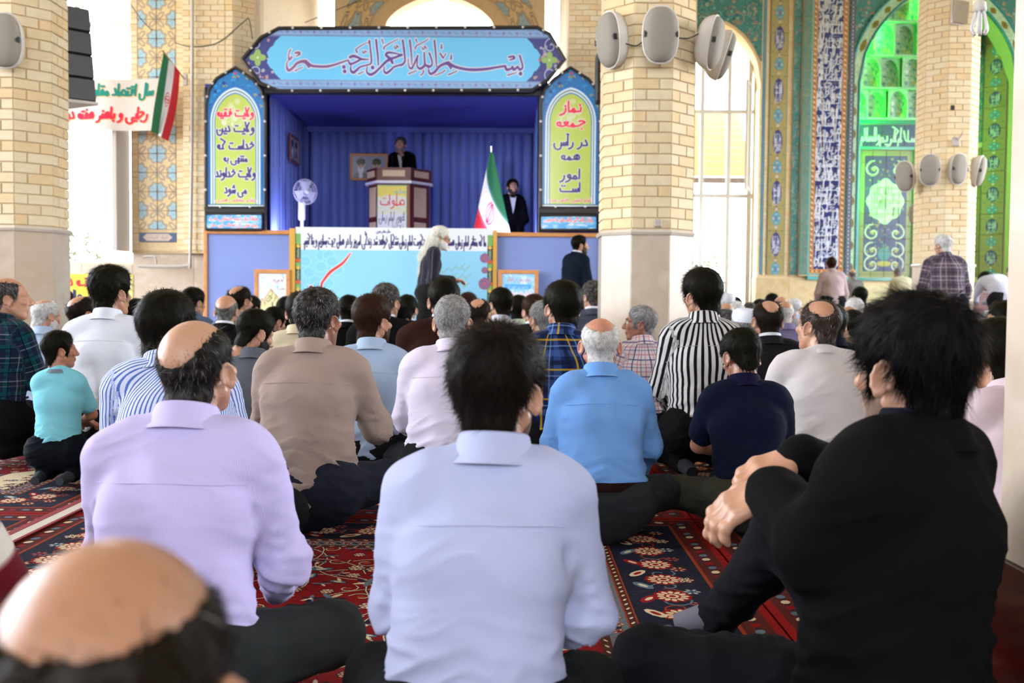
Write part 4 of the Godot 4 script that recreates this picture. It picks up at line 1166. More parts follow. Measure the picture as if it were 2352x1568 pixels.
func build_rugs() -> void:
	var m := print_mat(pic_carpet(), 0.95)
	m.metallic_specular = 0.2
	m.heightmap_enabled = true; m.heightmap_scale = 0.25
	m.heightmap_texture = noise_tex(51, 0.25, [], 512, 2)
	var pile := func(hole: Rect2) -> ArrayMesh:      # hole: x, z of the column foot in the rug's own axes
		var k := MB.new()
		var W := 1.245; var H := 1.745
		var strips := [[-W, W, -H, H]]
		if hole.size.x > 0.0: strips = [[-W, hole.position.x, -H, H], [hole.end.x, W, -H, H], [hole.position.x, hole.end.x, -H, hole.position.y], [hole.position.x, hole.end.x, hole.end.y, H]]
		for q in strips:
			var P := [Vector3(q[0], 0, q[3]), Vector3(q[1], 0, q[3]), Vector3(q[1], 0, q[2]), Vector3(q[0], 0, q[2])]
			var U := []
			for c: Vector3 in P: U.append(Vector2((c.x + W) / (2 * W), (c.z + H) / (2 * H)))
			k.quad(P[0], P[1], P[2], P[3], U[0], U[1], U[2], U[3])
			for e in 4:
				var n := (e + 1) % 4
				k.quad(P[e] - Vector3(0, 0.012, 0), P[n] - Vector3(0, 0.012, 0), P[n], P[e], U[e], U[n], U[n], U[e])
		return k.mesh()
	var whole: ArrayMesh = pile.call(Rect2())
	var fringe_m := mat(Color(0.80, 0.76, 0.68), 0.9)
	var rug_names := {Vector2i(0, 0): "red patterned carpet with floral borders under the front row", Vector2i(0, 1): "red patterned carpet under the men in brown and blue shirts", Vector2i(-1, 0): "red patterned carpet at the lower left corner", Vector2i(-1, 1): "red patterned carpet under the small boy", Vector2i(1, 0): "red patterned carpet beside the marble column at right",
		Vector2i(1, 1): "red patterned carpet under the men at right by the white pillar", Vector2i(0, 2): "red patterned carpet in the middle rows before the stage", Vector2i(1, 2): "red patterned carpet right of the loudspeaker column", Vector2i(-1, 2): "red patterned carpet left in the middle rows", Vector2i(2, 2): "red patterned carpet at far right rows", Vector2i(2, 1): "red patterned carpet behind the man in black"}
	for key in rug_names:
		var c := Vector3(-0.52 + key.x * 2.50, 0.004, -2.2 - key.y * 3.50)
		var o := base("carpet", c)
		tag(o, rug_names[key], "carpet", "patterned carpets on the floor")
		var cut := Rect2()
		for q in [Vector2(1.345, -1.86), Vector2(1.04, -7.9), Vector2(-3.98, -8.05)]:
			var l: Vector2 = q - Vector2(c.x, c.z)
			if absf(l.x) < 1.6 and absf(l.y) < 2.1: cut = Rect2(l - Vector2(0.39, 0.39), Vector2(0.78, 0.78)).intersection(Rect2(-1.24, -1.74, 2.48, 3.48))
		put(pile.call(cut) if cut.size.x > 0.0 else whole, "pile", m, o)
		var f := MB.new()                    # fringe along the far and near ends
		for j in 124:
			for e in [-1.0, 1.0]:
				var x := -1.235 + j * 0.02
				f.box(Vector3(x + rng.randf_range(-0.003, 0.003), -0.008, e * 1.752), Vector3(0.012, 0.004, 0.012))
		var fr := put(f.mesh(), "fringe", fringe_m, o)
		fr.set_meta("kind", "stuff")
	# red and white strip along the left seam
	var s := base("floor_strip", Vector3(-1.78, 0.006, -3.6))
	tag(s, "red and white woven strip over the carpet seam at left", "carpet strip")
	put(slab(Vector3(-0.05, 0, -0.9), Vector3(-0.02, 0.006, 0.9)), "red_edge", mat(Color(0.50, 0.03, 0.05), 0.9), s)
	put(slab(Vector3(-0.02, 0, -0.9), Vector3(0.03, 0.005, 0.9)), "white_band", mat(Color(0.78, 0.74, 0.68), 0.9), s)
	put(slab(Vector3(0.03, 0, -0.9), Vector3(0.045, 0.006, 0.9)), "red_edge", mat(Color(0.50, 0.03, 0.05), 0.9), s)

# wall behind the stage, left window, tile pilaster, arch beyond
func build_wall_back() -> void:
	var z := -14.4
	var wl := at(-160, 600, 14.4).x; var wr := at(306, 600, 14.4).x      # left window
	var sl := at(586, 300, 14.4).x; var sr := at(1302, 300, 14.4).x      # opening behind the stage
	wall_z("wall_back", "brick and marble wall beside the stage", -12.0, 2.6, 8.2, z, 0.5, [[wl, wr, 1.36, 6.6], [sl, sr, 0.0, 7.4]], M.mortar)
	# marble foot
	for s in [[-12.0, wl, 1.5], [wl, wr, 1.34], [wr, sl, 1.5], [sr, 2.6, 1.5]]:
		var n := int(ceil((s[1] - s[0]) / 0.9))
		for j in n:
			var a: float = s[0] + (s[1] - s[0]) * j / n; var b: float = s[0] + (s[1] - s[0]) * (j + 1) / n
			var o := put(box_mesh(Vector3(b - a - 0.003, s[2], 0.03), 0.003), "baseboard_back", M.marble, null, Vector3((a + b) * 0.5, s[2] * 0.5, z + 0.015))
			tag(o, "beige marble slab at the foot of the stage wall", "", "marble wall foot", "structure")
	for s in [[wr, sl], [sr, 2.6]]:
		struct(box_mesh(Vector3(s[1] - s[0], 0.045, 0.06), 0.008), "trim_1", M.marble_trim, "pale moulding above the marble foot", Vector3((s[0] + s[1]) * 0.5, 1.52, z + 0.03))
	# window
	window("window_1", "tall bright window at left with white frame", wl, wr, 1.36, 6.6, z - 0.25, [0.0, 0.44, 0.7, 1.0], [0.0, 0.66, 1.0], 0.07)
	var sash := base("window_2", Vector3(wr - 0.12, 1.5, z + 0.02), 0.0)
	tag(sash, "open grey window sash edge at the right of the bright window", "", "", "structure")
	put(box_mesh(Vector3(0.07, 1.85, 0.5), 0.005), "sash_frame", M.grey_pipe, sash, Vector3(0, 0.95, 0.1))
	# brick piers either side of the stage opening (faces with single bricks)
	var pl := base("wall_pier", Vector3(0, 0, 0)); tag(pl, "brick pier left of the stage with a grey pipe", "", "", "structure")
	var xa := at(432, 300, 14.4).x
	put(slab(Vector3(xa, 1.5, z), Vector3(sl - 0.25, 8.2, z + 0.22)), "core", M.mortar, pl)
	var lens := [[0.2], [0.1, 0.2, 0.2]]
	brick_face(pl, Vector3(xa, 1.54, z + 0.22), Vector3.RIGHT, Vector3.BACK, sl - 0.25 - xa, 3.84, lens)
	var dg := Vector3(0.7071, 0, 0.7071)
	var k := MB.new(); k.prism(PackedVector2Array([Vector2(sl - 0.25, -(z + 0.22)), Vector2(sl, -(z + 0.0)), Vector2(sl, -(z - 0.3)), Vector2(sl - 0.25, -(z - 0.3))]), 1.5, 8.2)
	k.move(Transform3D(Basis(Vector3.RIGHT, Vector3.FORWARD, Vector3.UP), Vector3.ZERO))
	put(k.mesh(), "chamfer", M.mortar, pl)
	brick_face(pl, Vector3(sl - 0.25, 1.54, z + 0.22), (Vector3(sl, 0, z) - Vector3(sl - 0.25, 0, z + 0.22)).normalized(), Vector3(0.22, 0, 0.25).normalized(), 0.33, 3.84, [[0.2, 0.13], [0.13, 0.2]])
	var prr := base("wall_pier", Vector3(0, 0, 0)); tag(prr, "brick pier between the stage and the loudspeaker column", "", "", "structure")
	put(slab(Vector3(sr, 1.5, z), Vector3(sr + 1.0, 8.2, z + 0.12)), "core", M.mortar, prr)
	brick_face(prr, Vector3(sr, 1.54, z + 0.12), Vector3.RIGHT, Vector3.BACK, 0.8, 3.84, lens)
	# tile strip between the window and the pier
	var ts := base("wall_panel", Vector3(wr, 1.6, z)); tag(ts, "brick pilaster with a blue star tile strip beside the bright window", "", "", "structure")
	var wd := xa - wr
	put(slab(Vector3(0, -0.1, 0), Vector3(wd, 6.6, 0.06)), "backing", M.mortar, ts)
	var tx := 0.11; var tw := 0.54
	tile_field(ts, Vector3(tx, 0.24, 0.06), Vector3.RIGHT, Vector3.BACK, tw, 4.32, 2, 16, tile_mat(pic_girih(), 0.3), 1.0, 8.0)
	brick_face(ts, Vector3(0.0, -0.06, 0.06), Vector3.RIGHT, Vector3.BACK, tx, 4.7, [[0.11]])
	brick_face(ts, Vector3(tx + tw, -0.06, 0.06), Vector3.RIGHT, Vector3.BACK, wd - tx - tw, 4.7, [[0.11, 0.2]])
	var plq := Pic.new(128, 32, Color(0.30, 0.38, 0.50)); plq.poly(PackedVector2Array([Vector2(12, 16), Vector2(26, 3), Vector2(102, 3), Vector2(116, 16), Vector2(102, 29), Vector2(26, 29)]), Color(0.80, 0.74, 0.68)); write_mid(plq, "استاد کاشیکار", 64, 20, 13, Color(0.62, 0.56, 0.54), 1.2, 70)
	tile_field(ts, Vector3(tx, 0.06, 0.062), Vector3.RIGHT, Vector3.BACK, tw, 0.14, 1, 1, tile_mat(plq.done(), 0.3), 1.0, 1.0, "plaque")
	# the iwan beyond the stage: an arch with tiles, bright openings at its sides
	var zb := -19.6
	var am := at(1010, 60, 19.6).x
	wall_z("wall_arch", "bright brick arch with tile decoration behind the stage", am - 2.05, am + 2.05, 9.0, zb, 0.4, [[am - 1.1, am + 1.1, 0.0, 6.05, 0.75]], M.brick2)
	var gm: StandardMaterial3D = tile_mat(pic_girih(), 0.3)
	var arch := base("wall_decoration", Vector3(am, 0, zb)); tag(arch, "star tile panels and brick ribs round the pointed arch", "", "", "structure")
	for s in [-1.0, 1.0]:
		for ring in 2:
			var b := MB.new()
			var r0 := 1.12 if ring == 0 else 1.42; var r1 := 1.34 if ring == 0 else 1.98
			for j in 14:
				var t0 := float(j) / 14; var t1 := float(j + 1) / 14
				var P := []
				for q in [[r0, t0], [r1, t0], [r1, t1], [r0, t1]]:
					var rr: float = q[0]; var u: float = 1.0 - q[1]
					P.append(Vector3(s * rr * u, 6.0 + (0.78 + (rr - 1.1) * 1.05) * arch_at(u), 0.05 if ring == 0 else 0.02))
				if s > 0: b.quad(P[0], P[1], P[2], P[3], Vector2(0, t0 * 3), Vector2(1, t0 * 3), Vector2(1, t1 * 3), Vector2(0, t1 * 3))
				else: b.quad(P[1], P[0], P[3], P[2], Vector2(0, t0 * 3), Vector2(1, t0 * 3), Vector2(1, t1 * 3), Vector2(0, t1 * 3))
			put(b.mesh(), "rib" if ring == 0 else "tile_band", M.brick3 if ring == 0 else gm, arch)
	struct(slab(Vector3(sl - 0.4, 0, zb), Vector3(sl - 0.1, 8.2, z - 0.5)), "wall_iwan_left", M.brick2, "brick side of the recess behind the stage")
	struct(slab(Vector3(sr + 0.1, 0, zb), Vector3(sr + 0.4, 8.2, z - 0.5)), "wall_iwan_right", M.brick2, "brick side of the recess behind the stage")
	# side wall of the hall between the stage wall and the deeper tiled wall
	struct(slab(Vector3(2.3, 0, -21.6), Vector3(2.6, 8.2, z - 0.5)), "wall_return", M.plaster, "pale return wall behind the loudspeaker column")

# deeper wall at right: arched window, tile bands, green niche
func build_wall_qibla() -> void:
	var z := -21.4; var d := 21.4
	var X := func(px: float) -> float: return at(px, 640, d).x
	var wx0: float = X.call(1560); var wx1: float = X.call(1738)
	var mx0: float = X.call(1962); var mx1: float = X.call(2322)
	var xc := (mx0 + mx1) * 0.5
	var spring: float = at(1962, 190, d).y; var rise := 2.1
	wall_z("wall_qibla", "tiled wall with an arched window and a tall niche", 2.3, 14.0, 8.2, z, 0.5, [[wx0, wx1, 0.0, at(1735, 190, d).y, 1.25], [mx0, mx1, 0.0, spring, rise - 0.05]], M.mortar)
	# marble foot
	for s in [[wx1, mx0 - 0.05], [mx1, 14.0]]:
		var n := int(ceil((s[1] - s[0]) / 0.8))
		for j in n:
			var a: float = s[0] + (s[1] - s[0]) * j / n; var b: float = s[0] + (s[1] - s[0]) * (j + 1) / n
			tag(put(box_mesh(Vector3(b - a - 0.003, 1.4, 0.04), 0.003), "baseboard_qibla", M.marble_warm, null, Vector3((a + b) * 0.5, 0.7, z + 0.02)), "tan marble slab below the tile bands", "", "marble foot of the tiled wall", "structure")
	# vertical bands of the wall, left to right (pixel edges), each a field of tiles
	var y0: float = at(1800, 628, d).y; var y1 := 8.0
	var bands := base("wall_tiles", Vector3.ZERO); tag(bands, "bands of glazed tiles between the bright window and the niche", "", "", "structure")
	var gloss := {}
	gloss.teal = tile_mat(pic_teal(23, Color(0.22, 0.46, 0.46), [Color(0.56, 0.72, 0.68), Color(0.10, 0.26, 0.34), Color(0.72, 0.62, 0.50), Color(0.66, 0.44, 0.38), Color(0.36, 0.58, 0.56)]))
	gloss.cart = tile_mat(pic_cartouche()); gloss.insc = tile_mat(pic_inscription(), 0.09)
	gloss.lace = tile_mat(pic_teal(24, Color(0.34, 0.48, 0.44), [Color(0.58, 0.62, 0.52), Color(0.26, 0.40, 0.40), Color(0.62, 0.46, 0.38)], 128, 512, 160, 8.0))
	gloss.small = tile_mat(pic_strip(Color(0.24, 0.28, 0.38), Color(0.82, 0.78, 0.74), Color(0.36, 0.52, 0.58)))
	gloss.blue = tile_mat(pic_strip(Color(0.26, 0.48, 0.58), Color(0.62, 0.78, 0.84), Color(0.30, 0.56, 0.68)))
	gloss.mint = tile_mat(pic_mint())
	gloss.brick = M.brick3
	for b in [[1738, 1743, 0, "brick", 1, 40, 1, 1], [1743, 1750, 0, "blue", 1, 16, 1, 12], [1750, 1758, 0, "brick", 1, 40, 1, 1], [1758, 1800, 0.02, "cart", 2, 14, 1, 3], [1800, 1811, 0, "brick", 1, 40, 1, 1],
			[1811, 1830, 0.05, "teal", 1, 12, 0.4, 3], [1830, 1850, 0.12, "lace", 1, 12, 1, 3.5], [1853, 1935, 0.05, "insc", 3, 24, 1, 1], [1936, 1950, 0.08, "small", 1, 16, 1, 10]]:
		var xa: float = X.call(b[0]); var xb: float = X.call(b[1])
		if b[2] > 0.0: put(slab(Vector3(xa, y0 - 0.05, z), Vector3(xb, y1, z + b[2])), "backing", M.mortar, bands)
		if b[3] == "brick": brick_face(bands, Vector3(xa, y0 - 0.05, z + b[2]), Vector3.RIGHT, Vector3.BACK, xb - xa, y1 - y0, [[0.2]])
		else: tile_field(bands, Vector3(xa, y0 - 0.03, z + b[2]), Vector3.RIGHT, Vector3.BACK, xb - xa, y1 - y0, b[4], b[5], gloss[b[3]], b[6], b[7])
	put(slab(Vector3(X.call(1850), y0 - 0.1, z), Vector3(X.call(1853), y1, z + 0.12)), "turquoise_bead", mat(Color(0.36, 0.66, 0.66), 0.15), bands)
	put(slab(Vector3(X.call(1850), y0 - 0.13, z), Vector3(mx0, y0 - 0.06, z + 0.1)), "turquoise_bead", mat(Color(0.36, 0.66, 0.66), 0.15), bands)
	# spandrel tiles above the window arch and the niche arch: columns of tiles cut by the curve
	var span := base("wall_spandrel", Vector3.ZERO); tag(span, "turquoise floral tiles in the corners above the arches", "", "", "structure")
	for sp in [[wx0 - 0.6, wx1 + 0.02, (wx0 + wx1) * 0.5, (wx1 - wx0) * 0.5 + 0.10, at(1735, 190, d).y, 1.33], [mx0 - 0.14, 14.0, xc, (mx1 - mx0) * 0.5 + 0.24, spring, rise + 0.12]]:
		var n := int((sp[1] - sp[0]) / 0.18)
		for j in n:
			var xa: float = lerpf(sp[0], sp[1], float(j) / n); var xb: float = lerpf(sp[0], sp[1], float(j + 1) / n)
			var ta: float = absf(xa - sp[2]) / sp[3]; var tb: float = absf(xb - sp[2]) / sp[3]
			var ya: float = y0 if ta >= 1.0 else sp[4] + sp[5] * arch_at(ta)
			var yb: float = y0 if tb >= 1.0 else sp[4] + sp[5] * arch_at(tb)
			if ta >= 1.0 and tb < 1.0: ya = sp[4]
			if tb >= 1.0 and ta < 1.0: yb = sp[4]
			if minf(ya, yb) > 7.9: continue
			if ya <= y0 and yb <= y0 and xb < mx1: ya = sp[4] - 0.2; yb = ya
			var k := MB.new(); k.prism(PackedVector2Array([Vector2(xa + 0.002, ya), Vector2(xb - 0.002, yb), Vector2(xb - 0.002, 8.0), Vector2(xa + 0.002, 8.0)]), z, z + 0.02)
			for q in k.v.size(): k.t[q] = Vector2(k.v[q].x * 0.7, -k.v[q].y * 0.35)
			put(k.mesh(), "tile", gloss.teal, span)
	# brick reveal of the window arch, window itself
	window("window_3", "bright arched window right of the loudspeaker column", wx0, wx1, 0.1, 8.0, z - 0.4, [0.0, 0.31, 0.66, 0.93, 1.0], [0.0, 0.39, 0.62, 0.9, 1.0], 0.09)
	var rv := base("wall_reveal", Vector3.ZERO); tag(rv, "pale brick reveal at the right of the bright window", "", "", "structure")
	put(slab(Vector3(wx1 - 0.02, 1.4, z - 0.5), Vector3(wx1 + 0.005, 5.4, z + 0.02)), "reveal_face", M.brick2, rv)
	put(slab(Vector3(wx1 - 0.03, 0.0, z - 0.5), Vector3(wx1 + 0.005, 1.4, z + 0.05)), "reveal_foot", M.marble_warm, rv)
	var cas := base("window_4", Vector3(wx1 - 0.22, at(1710, 440, d).y, z + 0.1), 1.2)
	tag(cas, "open white casement swung into the hall", "", "", "structure")
	for q in [[Vector3(-0.55, 1.1, 0), Vector3(0.07, 2.25, 0.05)], [Vector3(0.0, 1.1, 0), Vector3(0.07, 2.25, 0.05)], [Vector3(-0.275, 0.02, 0), Vector3(0.6, 0.07, 0.05)], [Vector3(-0.275, 2.2, 0), Vector3(0.6, 0.07, 0.05)]]:
		put(box_mesh(q[1], 0.004), "casement_bar", M.white_paint, cas, q[0])
	put(box_mesh(Vector3(0.5, 2.15, 0.006), 0.0), "pane", M.glass, cas, Vector3(-0.275, 1.1, 0))
	build_niche(z, mx0, mx1, spring, rise, y0, gloss)

func build_niche(z: float, x0: float, x1: float, spring: float, rise: float, y0: float, gloss: Dictionary) -> void:
	var o := base("wall_niche", Vector3.ZERO); tag(o, "tall prayer niche with green lit tiles and stalactite cells", "", "", "structure")
	var xc := (x0 + x1) * 0.5; var hw := (x1 - x0) * 0.5
	var turq := mat(Color(0.16, 0.50, 0.52), 0.15)
	# pale border strip round the opening, tile by tile
	var pts := []
	for j in 21:
		var y: float = lerpf(y0 - 0.1, spring, j / 20.0); pts.append(Vector2(1.0, y))
	for j in range(1, 17): pts.append(Vector2(1.0 - j / 16.0, spring + rise * arch_at(1.0 - j / 16.0)))
	for s in [-1.0, 1.0]:
		for j in pts.size() - 1:
			var a: Vector2 = pts[j]; var b: Vector2 = pts[j + 1]
			var nrm := func(p: Vector2, q: Vector2) -> Vector2:
				var dd := (Vector2(q.x * hw, q.y) - Vector2(p.x * hw, p.y)).normalized()
				return Vector2(dd.y, -dd.x)
			var na: Vector2 = nrm.call(pts[maxi(j - 1, 0)], b); var nb: Vector2 = nrm.call(a, pts[mini(j + 2, pts.size() - 1)])
			var wid := 0.22
			var A := Vector2(a.x * hw, a.y); var B := Vector2(b.x * hw, b.y)
			var poly := PackedVector2Array([A, B, B + nb * wid, A + na * wid])
			for q in 4: poly[q] = Vector2(xc + s * poly[q].x, poly[q].y)
			var k := MB.new(); k.prism(poly, z, z + 0.05)
			var v0 := j * 0.22; var v1 := (j + 1) * 0.22
			for q in 8: k.t[q] = Vector2([1.0, 1.0, 0.0, 0.0][q % 4], [v0, v1, v1, v0][q % 4])
			put(k.mesh(), "tile", gloss.mint, o)
	for e in 2:
		for s in [-1.0, 1.0]:
			var line := []
			var off := 0.0 if e == 0 else 0.23
			for p: Vector2 in pts: line.append(Vector3(xc + s * (p.x * hw + off * (1.0 if p.x > 0.98 else 0.75)), p.y + (0.0 if p.x > 0.98 else off * 0.7), z + 0.05))
			put(tube_mesh(PackedVector3Array(line), 0.03, 6), "turquoise_bead", turq, o)
	# back and sides of the niche
	var dp := 1.3
	var bx0 := x0 + 0.15; var bx1 := x1 - 0.85
	var zb := z - dp
	var back := MB.new()
	put(slab(Vector3(x0 - 0.3, 0, zb - 0.2), Vector3(x1 + 0.3, 8.2, zb)), "back_core", M.mortar, o)
	put(slab(Vector3(x0 - 0.3, 0, zb), Vector3(bx0, 8.2, z - 0.45)), "side_core", M.mortar, o)
	var rs := Vector3(x1, 0, z - 0.3); var rb := Vector3(bx1, 0, zb)
	var rdir := (rs - rb).normalized(); var rn := Vector3(-rdir.z, 0, rdir.x) * -1.0
	if rn.x > 0: rn = -rn
	var rl := (rs - rb).length()
	var side := MB.new(); side.quad(rb + rn * 0.0, rs, rs + Vector3.UP * 8.2, rb + Vector3.UP * 8.2)
	put(side.mesh(), "side_core", M.mortar, o)
	# marble foot inside
	put(slab(Vector3(bx0, 0, zb), Vector3(bx1, 1.3, zb + 0.04)), "marble_slab", M.marble_warm, o)
	# panels on the back: arabesque panels between turquoise posts
	var med: StandardMaterial3D = tile_mat(pic_arabesque(true)); var side_m: StandardMaterial3D = tile_mat(pic_arabesque(false))
	var scale := (zb * -1.0) / 21.4
	var py0: float = at(2030, 636, -zb).y; var py1: float = at(2030, 345, -zb).y
	var pw: float = at(2094, 500, -zb).x - at(1970, 500, -zb).x
	var px := at(1970, 500, -zb).x
	tile_field(o, Vector3(px, py0, zb), Vector3.RIGHT, Vector3.BACK, pw, py1 - py0, 4, 10, med)
	tile_field(o, Vector3(px + pw + 0.12, py0, zb), Vector3.RIGHT, Vector3.BACK, bx1 - px - pw - 0.2, py1 - py0, 4, 10, med)
	for xx in [px - 0.03, px + pw + 0.05, bx1 - 0.03]:
		put(tube_mesh(PackedVector3Array([Vector3(xx, py0 - 0.1, zb + 0.05), Vector3(xx, py1 + 0.1, zb + 0.05)]), 0.05, 10), "turquoise_post", turq, o)
	for yy in [py0 - 0.05, py1 + 0.04, py1 + 0.62]:
		put(slab(Vector3(x0, yy - 0.035, zb), Vector3(bx1, yy + 0.035, zb + 0.06)), "turquoise_rail", turq, o)
	var rg := RandomNumberGenerator.new(); rg.seed = 61
	var ip := Pic.new(512, 128, Color(0.14, 0.24, 0.40)); dense_script(ip, 4, 508, 20, 104, 74, Color(0.80, 0.88, 0.84), rg, 1.5)
	var im: StandardMaterial3D = tile_mat(ip.done())
	tile_field(o, Vector3(px, py1 + 0.08, zb), Vector3.RIGHT, Vector3.BACK, bx1 - px, 0.5, 8, 2, im, 1.0, 1.0)
	# right side of the niche
	tile_field(o, rb + Vector3.UP * py0 + rdir * 0.1 + rn * 0.005, rdir, rn, rl * 0.5, py1 - py0, 2, 10, side_m, 1.0, 1.0)
	tile_field(o, rb + Vector3.UP * py0 + rdir * rl * 0.58 + rn * 0.005, rdir, rn, rl * 0.40, 7.0 - py0, 1, 12, gloss.cart, 1.0, 4.0)
	tile_field(o, rb + Vector3.UP * (py1 + 0.1) + rdir * 0.1 + rn * 0.005, rdir, rn, rl * 0.5, 3.0, 2, 6, gloss.teal, 0.5, 1.5)
	# stalactite cells: rows of small arched hollows stepping forward and up
	var cellm := tile_mat(pic_teal(26, Color(0.52, 0.72, 0.62), [Color(0.86, 0.90, 0.70), Color(0.24, 0.46, 0.46), Color(0.78, 0.78, 0.40), Color(0.70, 0.86, 0.74)], 256, 256, 90, 22.0))
	var edge := mat(Color(0.62, 0.80, 0.70), 0.2)
	var yb := py1 + 0.68
	for row in 6:
		var n := 7 - row
		var fwd := 0.0 + row * 0.2
		var ww := (x1 - x0) - 0.2 - row * 0.42
		var cw := ww / n
		var hgt := 0.62 + 0.03 * row
		for j in n:
			var xm := x0 + 0.1 + row * 0.21 + cw * (j + 0.5)
			var zc := zb + fwd + (0.12 if j % 2 == 0 else 0.0)
			put(niche_cell(cw * 0.98, hgt, 0.20), "stalactite_cell", cellm, o, Vector3(xm, yb, zc))
			put(niche_rim(cw * 0.98, hgt), "cell_rim", edge, o, Vector3(xm, yb, zc + 0.20))
		put(slab(Vector3(x0 + 0.05 + row * 0.2, yb - 0.03, zb), Vector3(x1 - 0.05 - row * 0.2, yb + 0.015, zb + fwd + 0.22)), "ledge", edge, o)
		yb += hgt + 0.015
	put(slab(Vector3(x0 + 0.2, 7.9, zb), Vector3(x1 - 0.2, 8.19, z - 0.2)), "vault", cellm, o)
	# green lamps on the ledge inside the arch, hidden by its rim
	var gt := mat(Color(0.2, 0.9, 0.35), 0.3); gt.emission_enabled = true; gt.emission = Color(0.05, 1.0, 0.25); gt.emission_energy_multiplier = 4.0
	for s in [[x0 + 0.18, 4.9, -0.62], [x0 + 0.18, 3.4, -0.62], [x0 + 0.5, 6.7, -0.55], [xc, 7.45, -0.55]]:
		var q := base("green_lamp", Vector3(s[0], s[1], z + s[2]))
		tag(q, ["green tube lamp halfway up the left edge of the niche", "green tube lamp low at the left edge of the niche", "green tube lamp high at the left of the niche arch", "green tube lamp at the top of the niche arch"][names["green_lamp"] - 1], "lamp", "green lamps of the niche")
		put(tube_mesh(PackedVector3Array([Vector3(0, -0.3, 0), Vector3(0, 0.3, 0)]), 0.02, 10), "tube", gt, q)
		put(box_mesh(Vector3(0.05, 0.66, 0.03), 0.004), "fitting", M.white_paint, q, Vector3(0, 0, 0.03))
		var l := OmniLight3D.new(); l.name = "light"; l.light_color = Color(0.10, 1.0, 0.30); l.light_energy = 20.0; l.light_size = 0.15; l.omni_range = 30.0; l.shadow_enabled = true
		l.omni_attenuation = 2.0
		q.add_child(l); l.position = Vector3(0, 0, -0.06)

func niche_cell(w: float, h: float, d: float) -> ArrayMesh:   # a hollow with a pointed top, opening to +z
	var b := MB.new()
	var f := func(u: float, v: float) -> Vector3:
		var a := (u - 0.5) * PI
		var hh := h * (0.55 + 0.45 * 1.0)
		var y := v * hh
		var clos := 1.0 if v < 0.5 else sqrt(maxf(0.0, 1.0 - pow((v - 0.5) / 0.5, 2.0)))
		return Vector3(sin(a) * w * 0.5, y, d * (1.0 - cos(a) * 0.9 * clos))
	b.sheet(f, 10, 8, true)
	return b.mesh()

func niche_rim(w: float, h: float) -> ArrayMesh:
	var b := MB.new()
	for s in [-1.0, 1.0]:
		var out := PackedVector2Array(); 
		out.append(Vector2(s * w * 0.5, 0)); out.append(Vector2(s * w * 0.5, h)); out.append(Vector2(0, h)); out.append(Vector2(0, h * 0.94))
		for j in range(1, 9):
			var t := j / 8.0
			out.append(Vector2(s * w * 0.44 * sin(t * PI / 2), h * (0.42 + 0.52 * cos(t * PI / 2))))
		out.append(Vector2(s * w * 0.44, 0))
		b.prism(out, -0.02, 0.0)
	return b.mesh()

# ground, trees and a neighbouring roof outside the windows
func build_outside() -> void:
	var gm := tri_mat(noise_tex(55, 0.02, [Color(0.62, 0.54, 0.42), Color(0.74, 0.67, 0.55), Color(0.66, 0.60, 0.48)], 256), 0.3, 0.95)
	struct(slab(Vector3(-60, -0.6, -70), Vector3(60, -0.31, 60)), "ground", gm, "dry sunlit ground outside the windows")
	var leaf := mat(Color(0.36, 0.42, 0.22), 0.8); leaf.backlight_enabled = true; leaf.backlight = Color(0.2, 0.25, 0.08)
	var bark := mat(Color(0.42, 0.32, 0.22), 0.9)
	var spots := [[Vector3(-9.6, -0.3, -22.0), 2.6, "dry bush in the sun outside the left window"], [Vector3(-8.2, -0.3, -24.5), 3.3, "taller bush behind, outside the left window"], [Vector3(-7.4, -0.3, -21.0), 2.0, "low bush at the right, outside the left window"], [Vector3(5.2, -0.3, -26.0), 2.4, "bush outside the arched window"]]
	for s in spots:
		var o := base("bush", s[0]); tag(o, s[2], "bush", "bushes outside")
		var b := MB.new(); var t := MB.new()
		for j in 14:
			var a := rng.randf() * TAU; var r := rng.randf_range(0.1, 0.5)
			t.tube(PackedVector3Array([Vector3.ZERO, Vector3(cos(a) * r, s[1] * 0.5, sin(a) * r), Vector3(cos(a) * r * 2.2, s[1] * rng.randf_range(0.7, 1.0), sin(a) * r * 2.2)]), 0.02, 5, 0.006)
		for j in 900:
			var a := rng.randf() * TAU; var y := rng.randf_range(0.15, 1.0); var r := rng.randf_range(0.1, 1.0) * (1.1 - 0.6 * y)
			var c := Vector3(cos(a) * r, y * s[1], sin(a) * r)
			var u := Vector3(rng.randfn(), rng.randfn(), rng.randfn()).normalized() * 0.07; var w := u.cross(Vector3(rng.randfn(), 1, rng.randfn())).normalized() * 0.03
			b.quad(c - u, c + w, c + u, c - w)
		put(t.mesh(), "stem", bark, o); var f := put(b.mesh(), "foliage", leaf, o); f.set_meta("kind", "stuff")
	# wooden porch roof and low wall seen through the arched window
	var pr := base("porch_roof", Vector3(4.6, 0, -25.0)); tag(pr, "thatched porch roof on a beam outside the arched window", "roof")
	var pm := tri_mat(noise_tex(56, 0.03, [Color(0.62, 0.44, 0.24), Color(0.78, 0.62, 0.40), Color(0.70, 0.50, 0.28)], 256), 1.0, 0.9)
	for j in 9:
		put(box_mesh(Vector3(2.6, 0.19, 0.06), 0.01), "thatch_row", pm, pr, Vector3(0, 4.1 + j * 0.2, -j * 0.16))
	put(box_mesh(Vector3(2.8, 0.14, 0.14), 0.01), "beam", mat(Color(0.20, 0.14, 0.09), 0.8), pr, Vector3(0, 3.9, 0.05))
	for x in [-1.3, 1.3]: put(box_mesh(Vector3(0.12, 4.2, 0.12), 0.01), "post", bark, pr, Vector3(x, 1.8, 0))

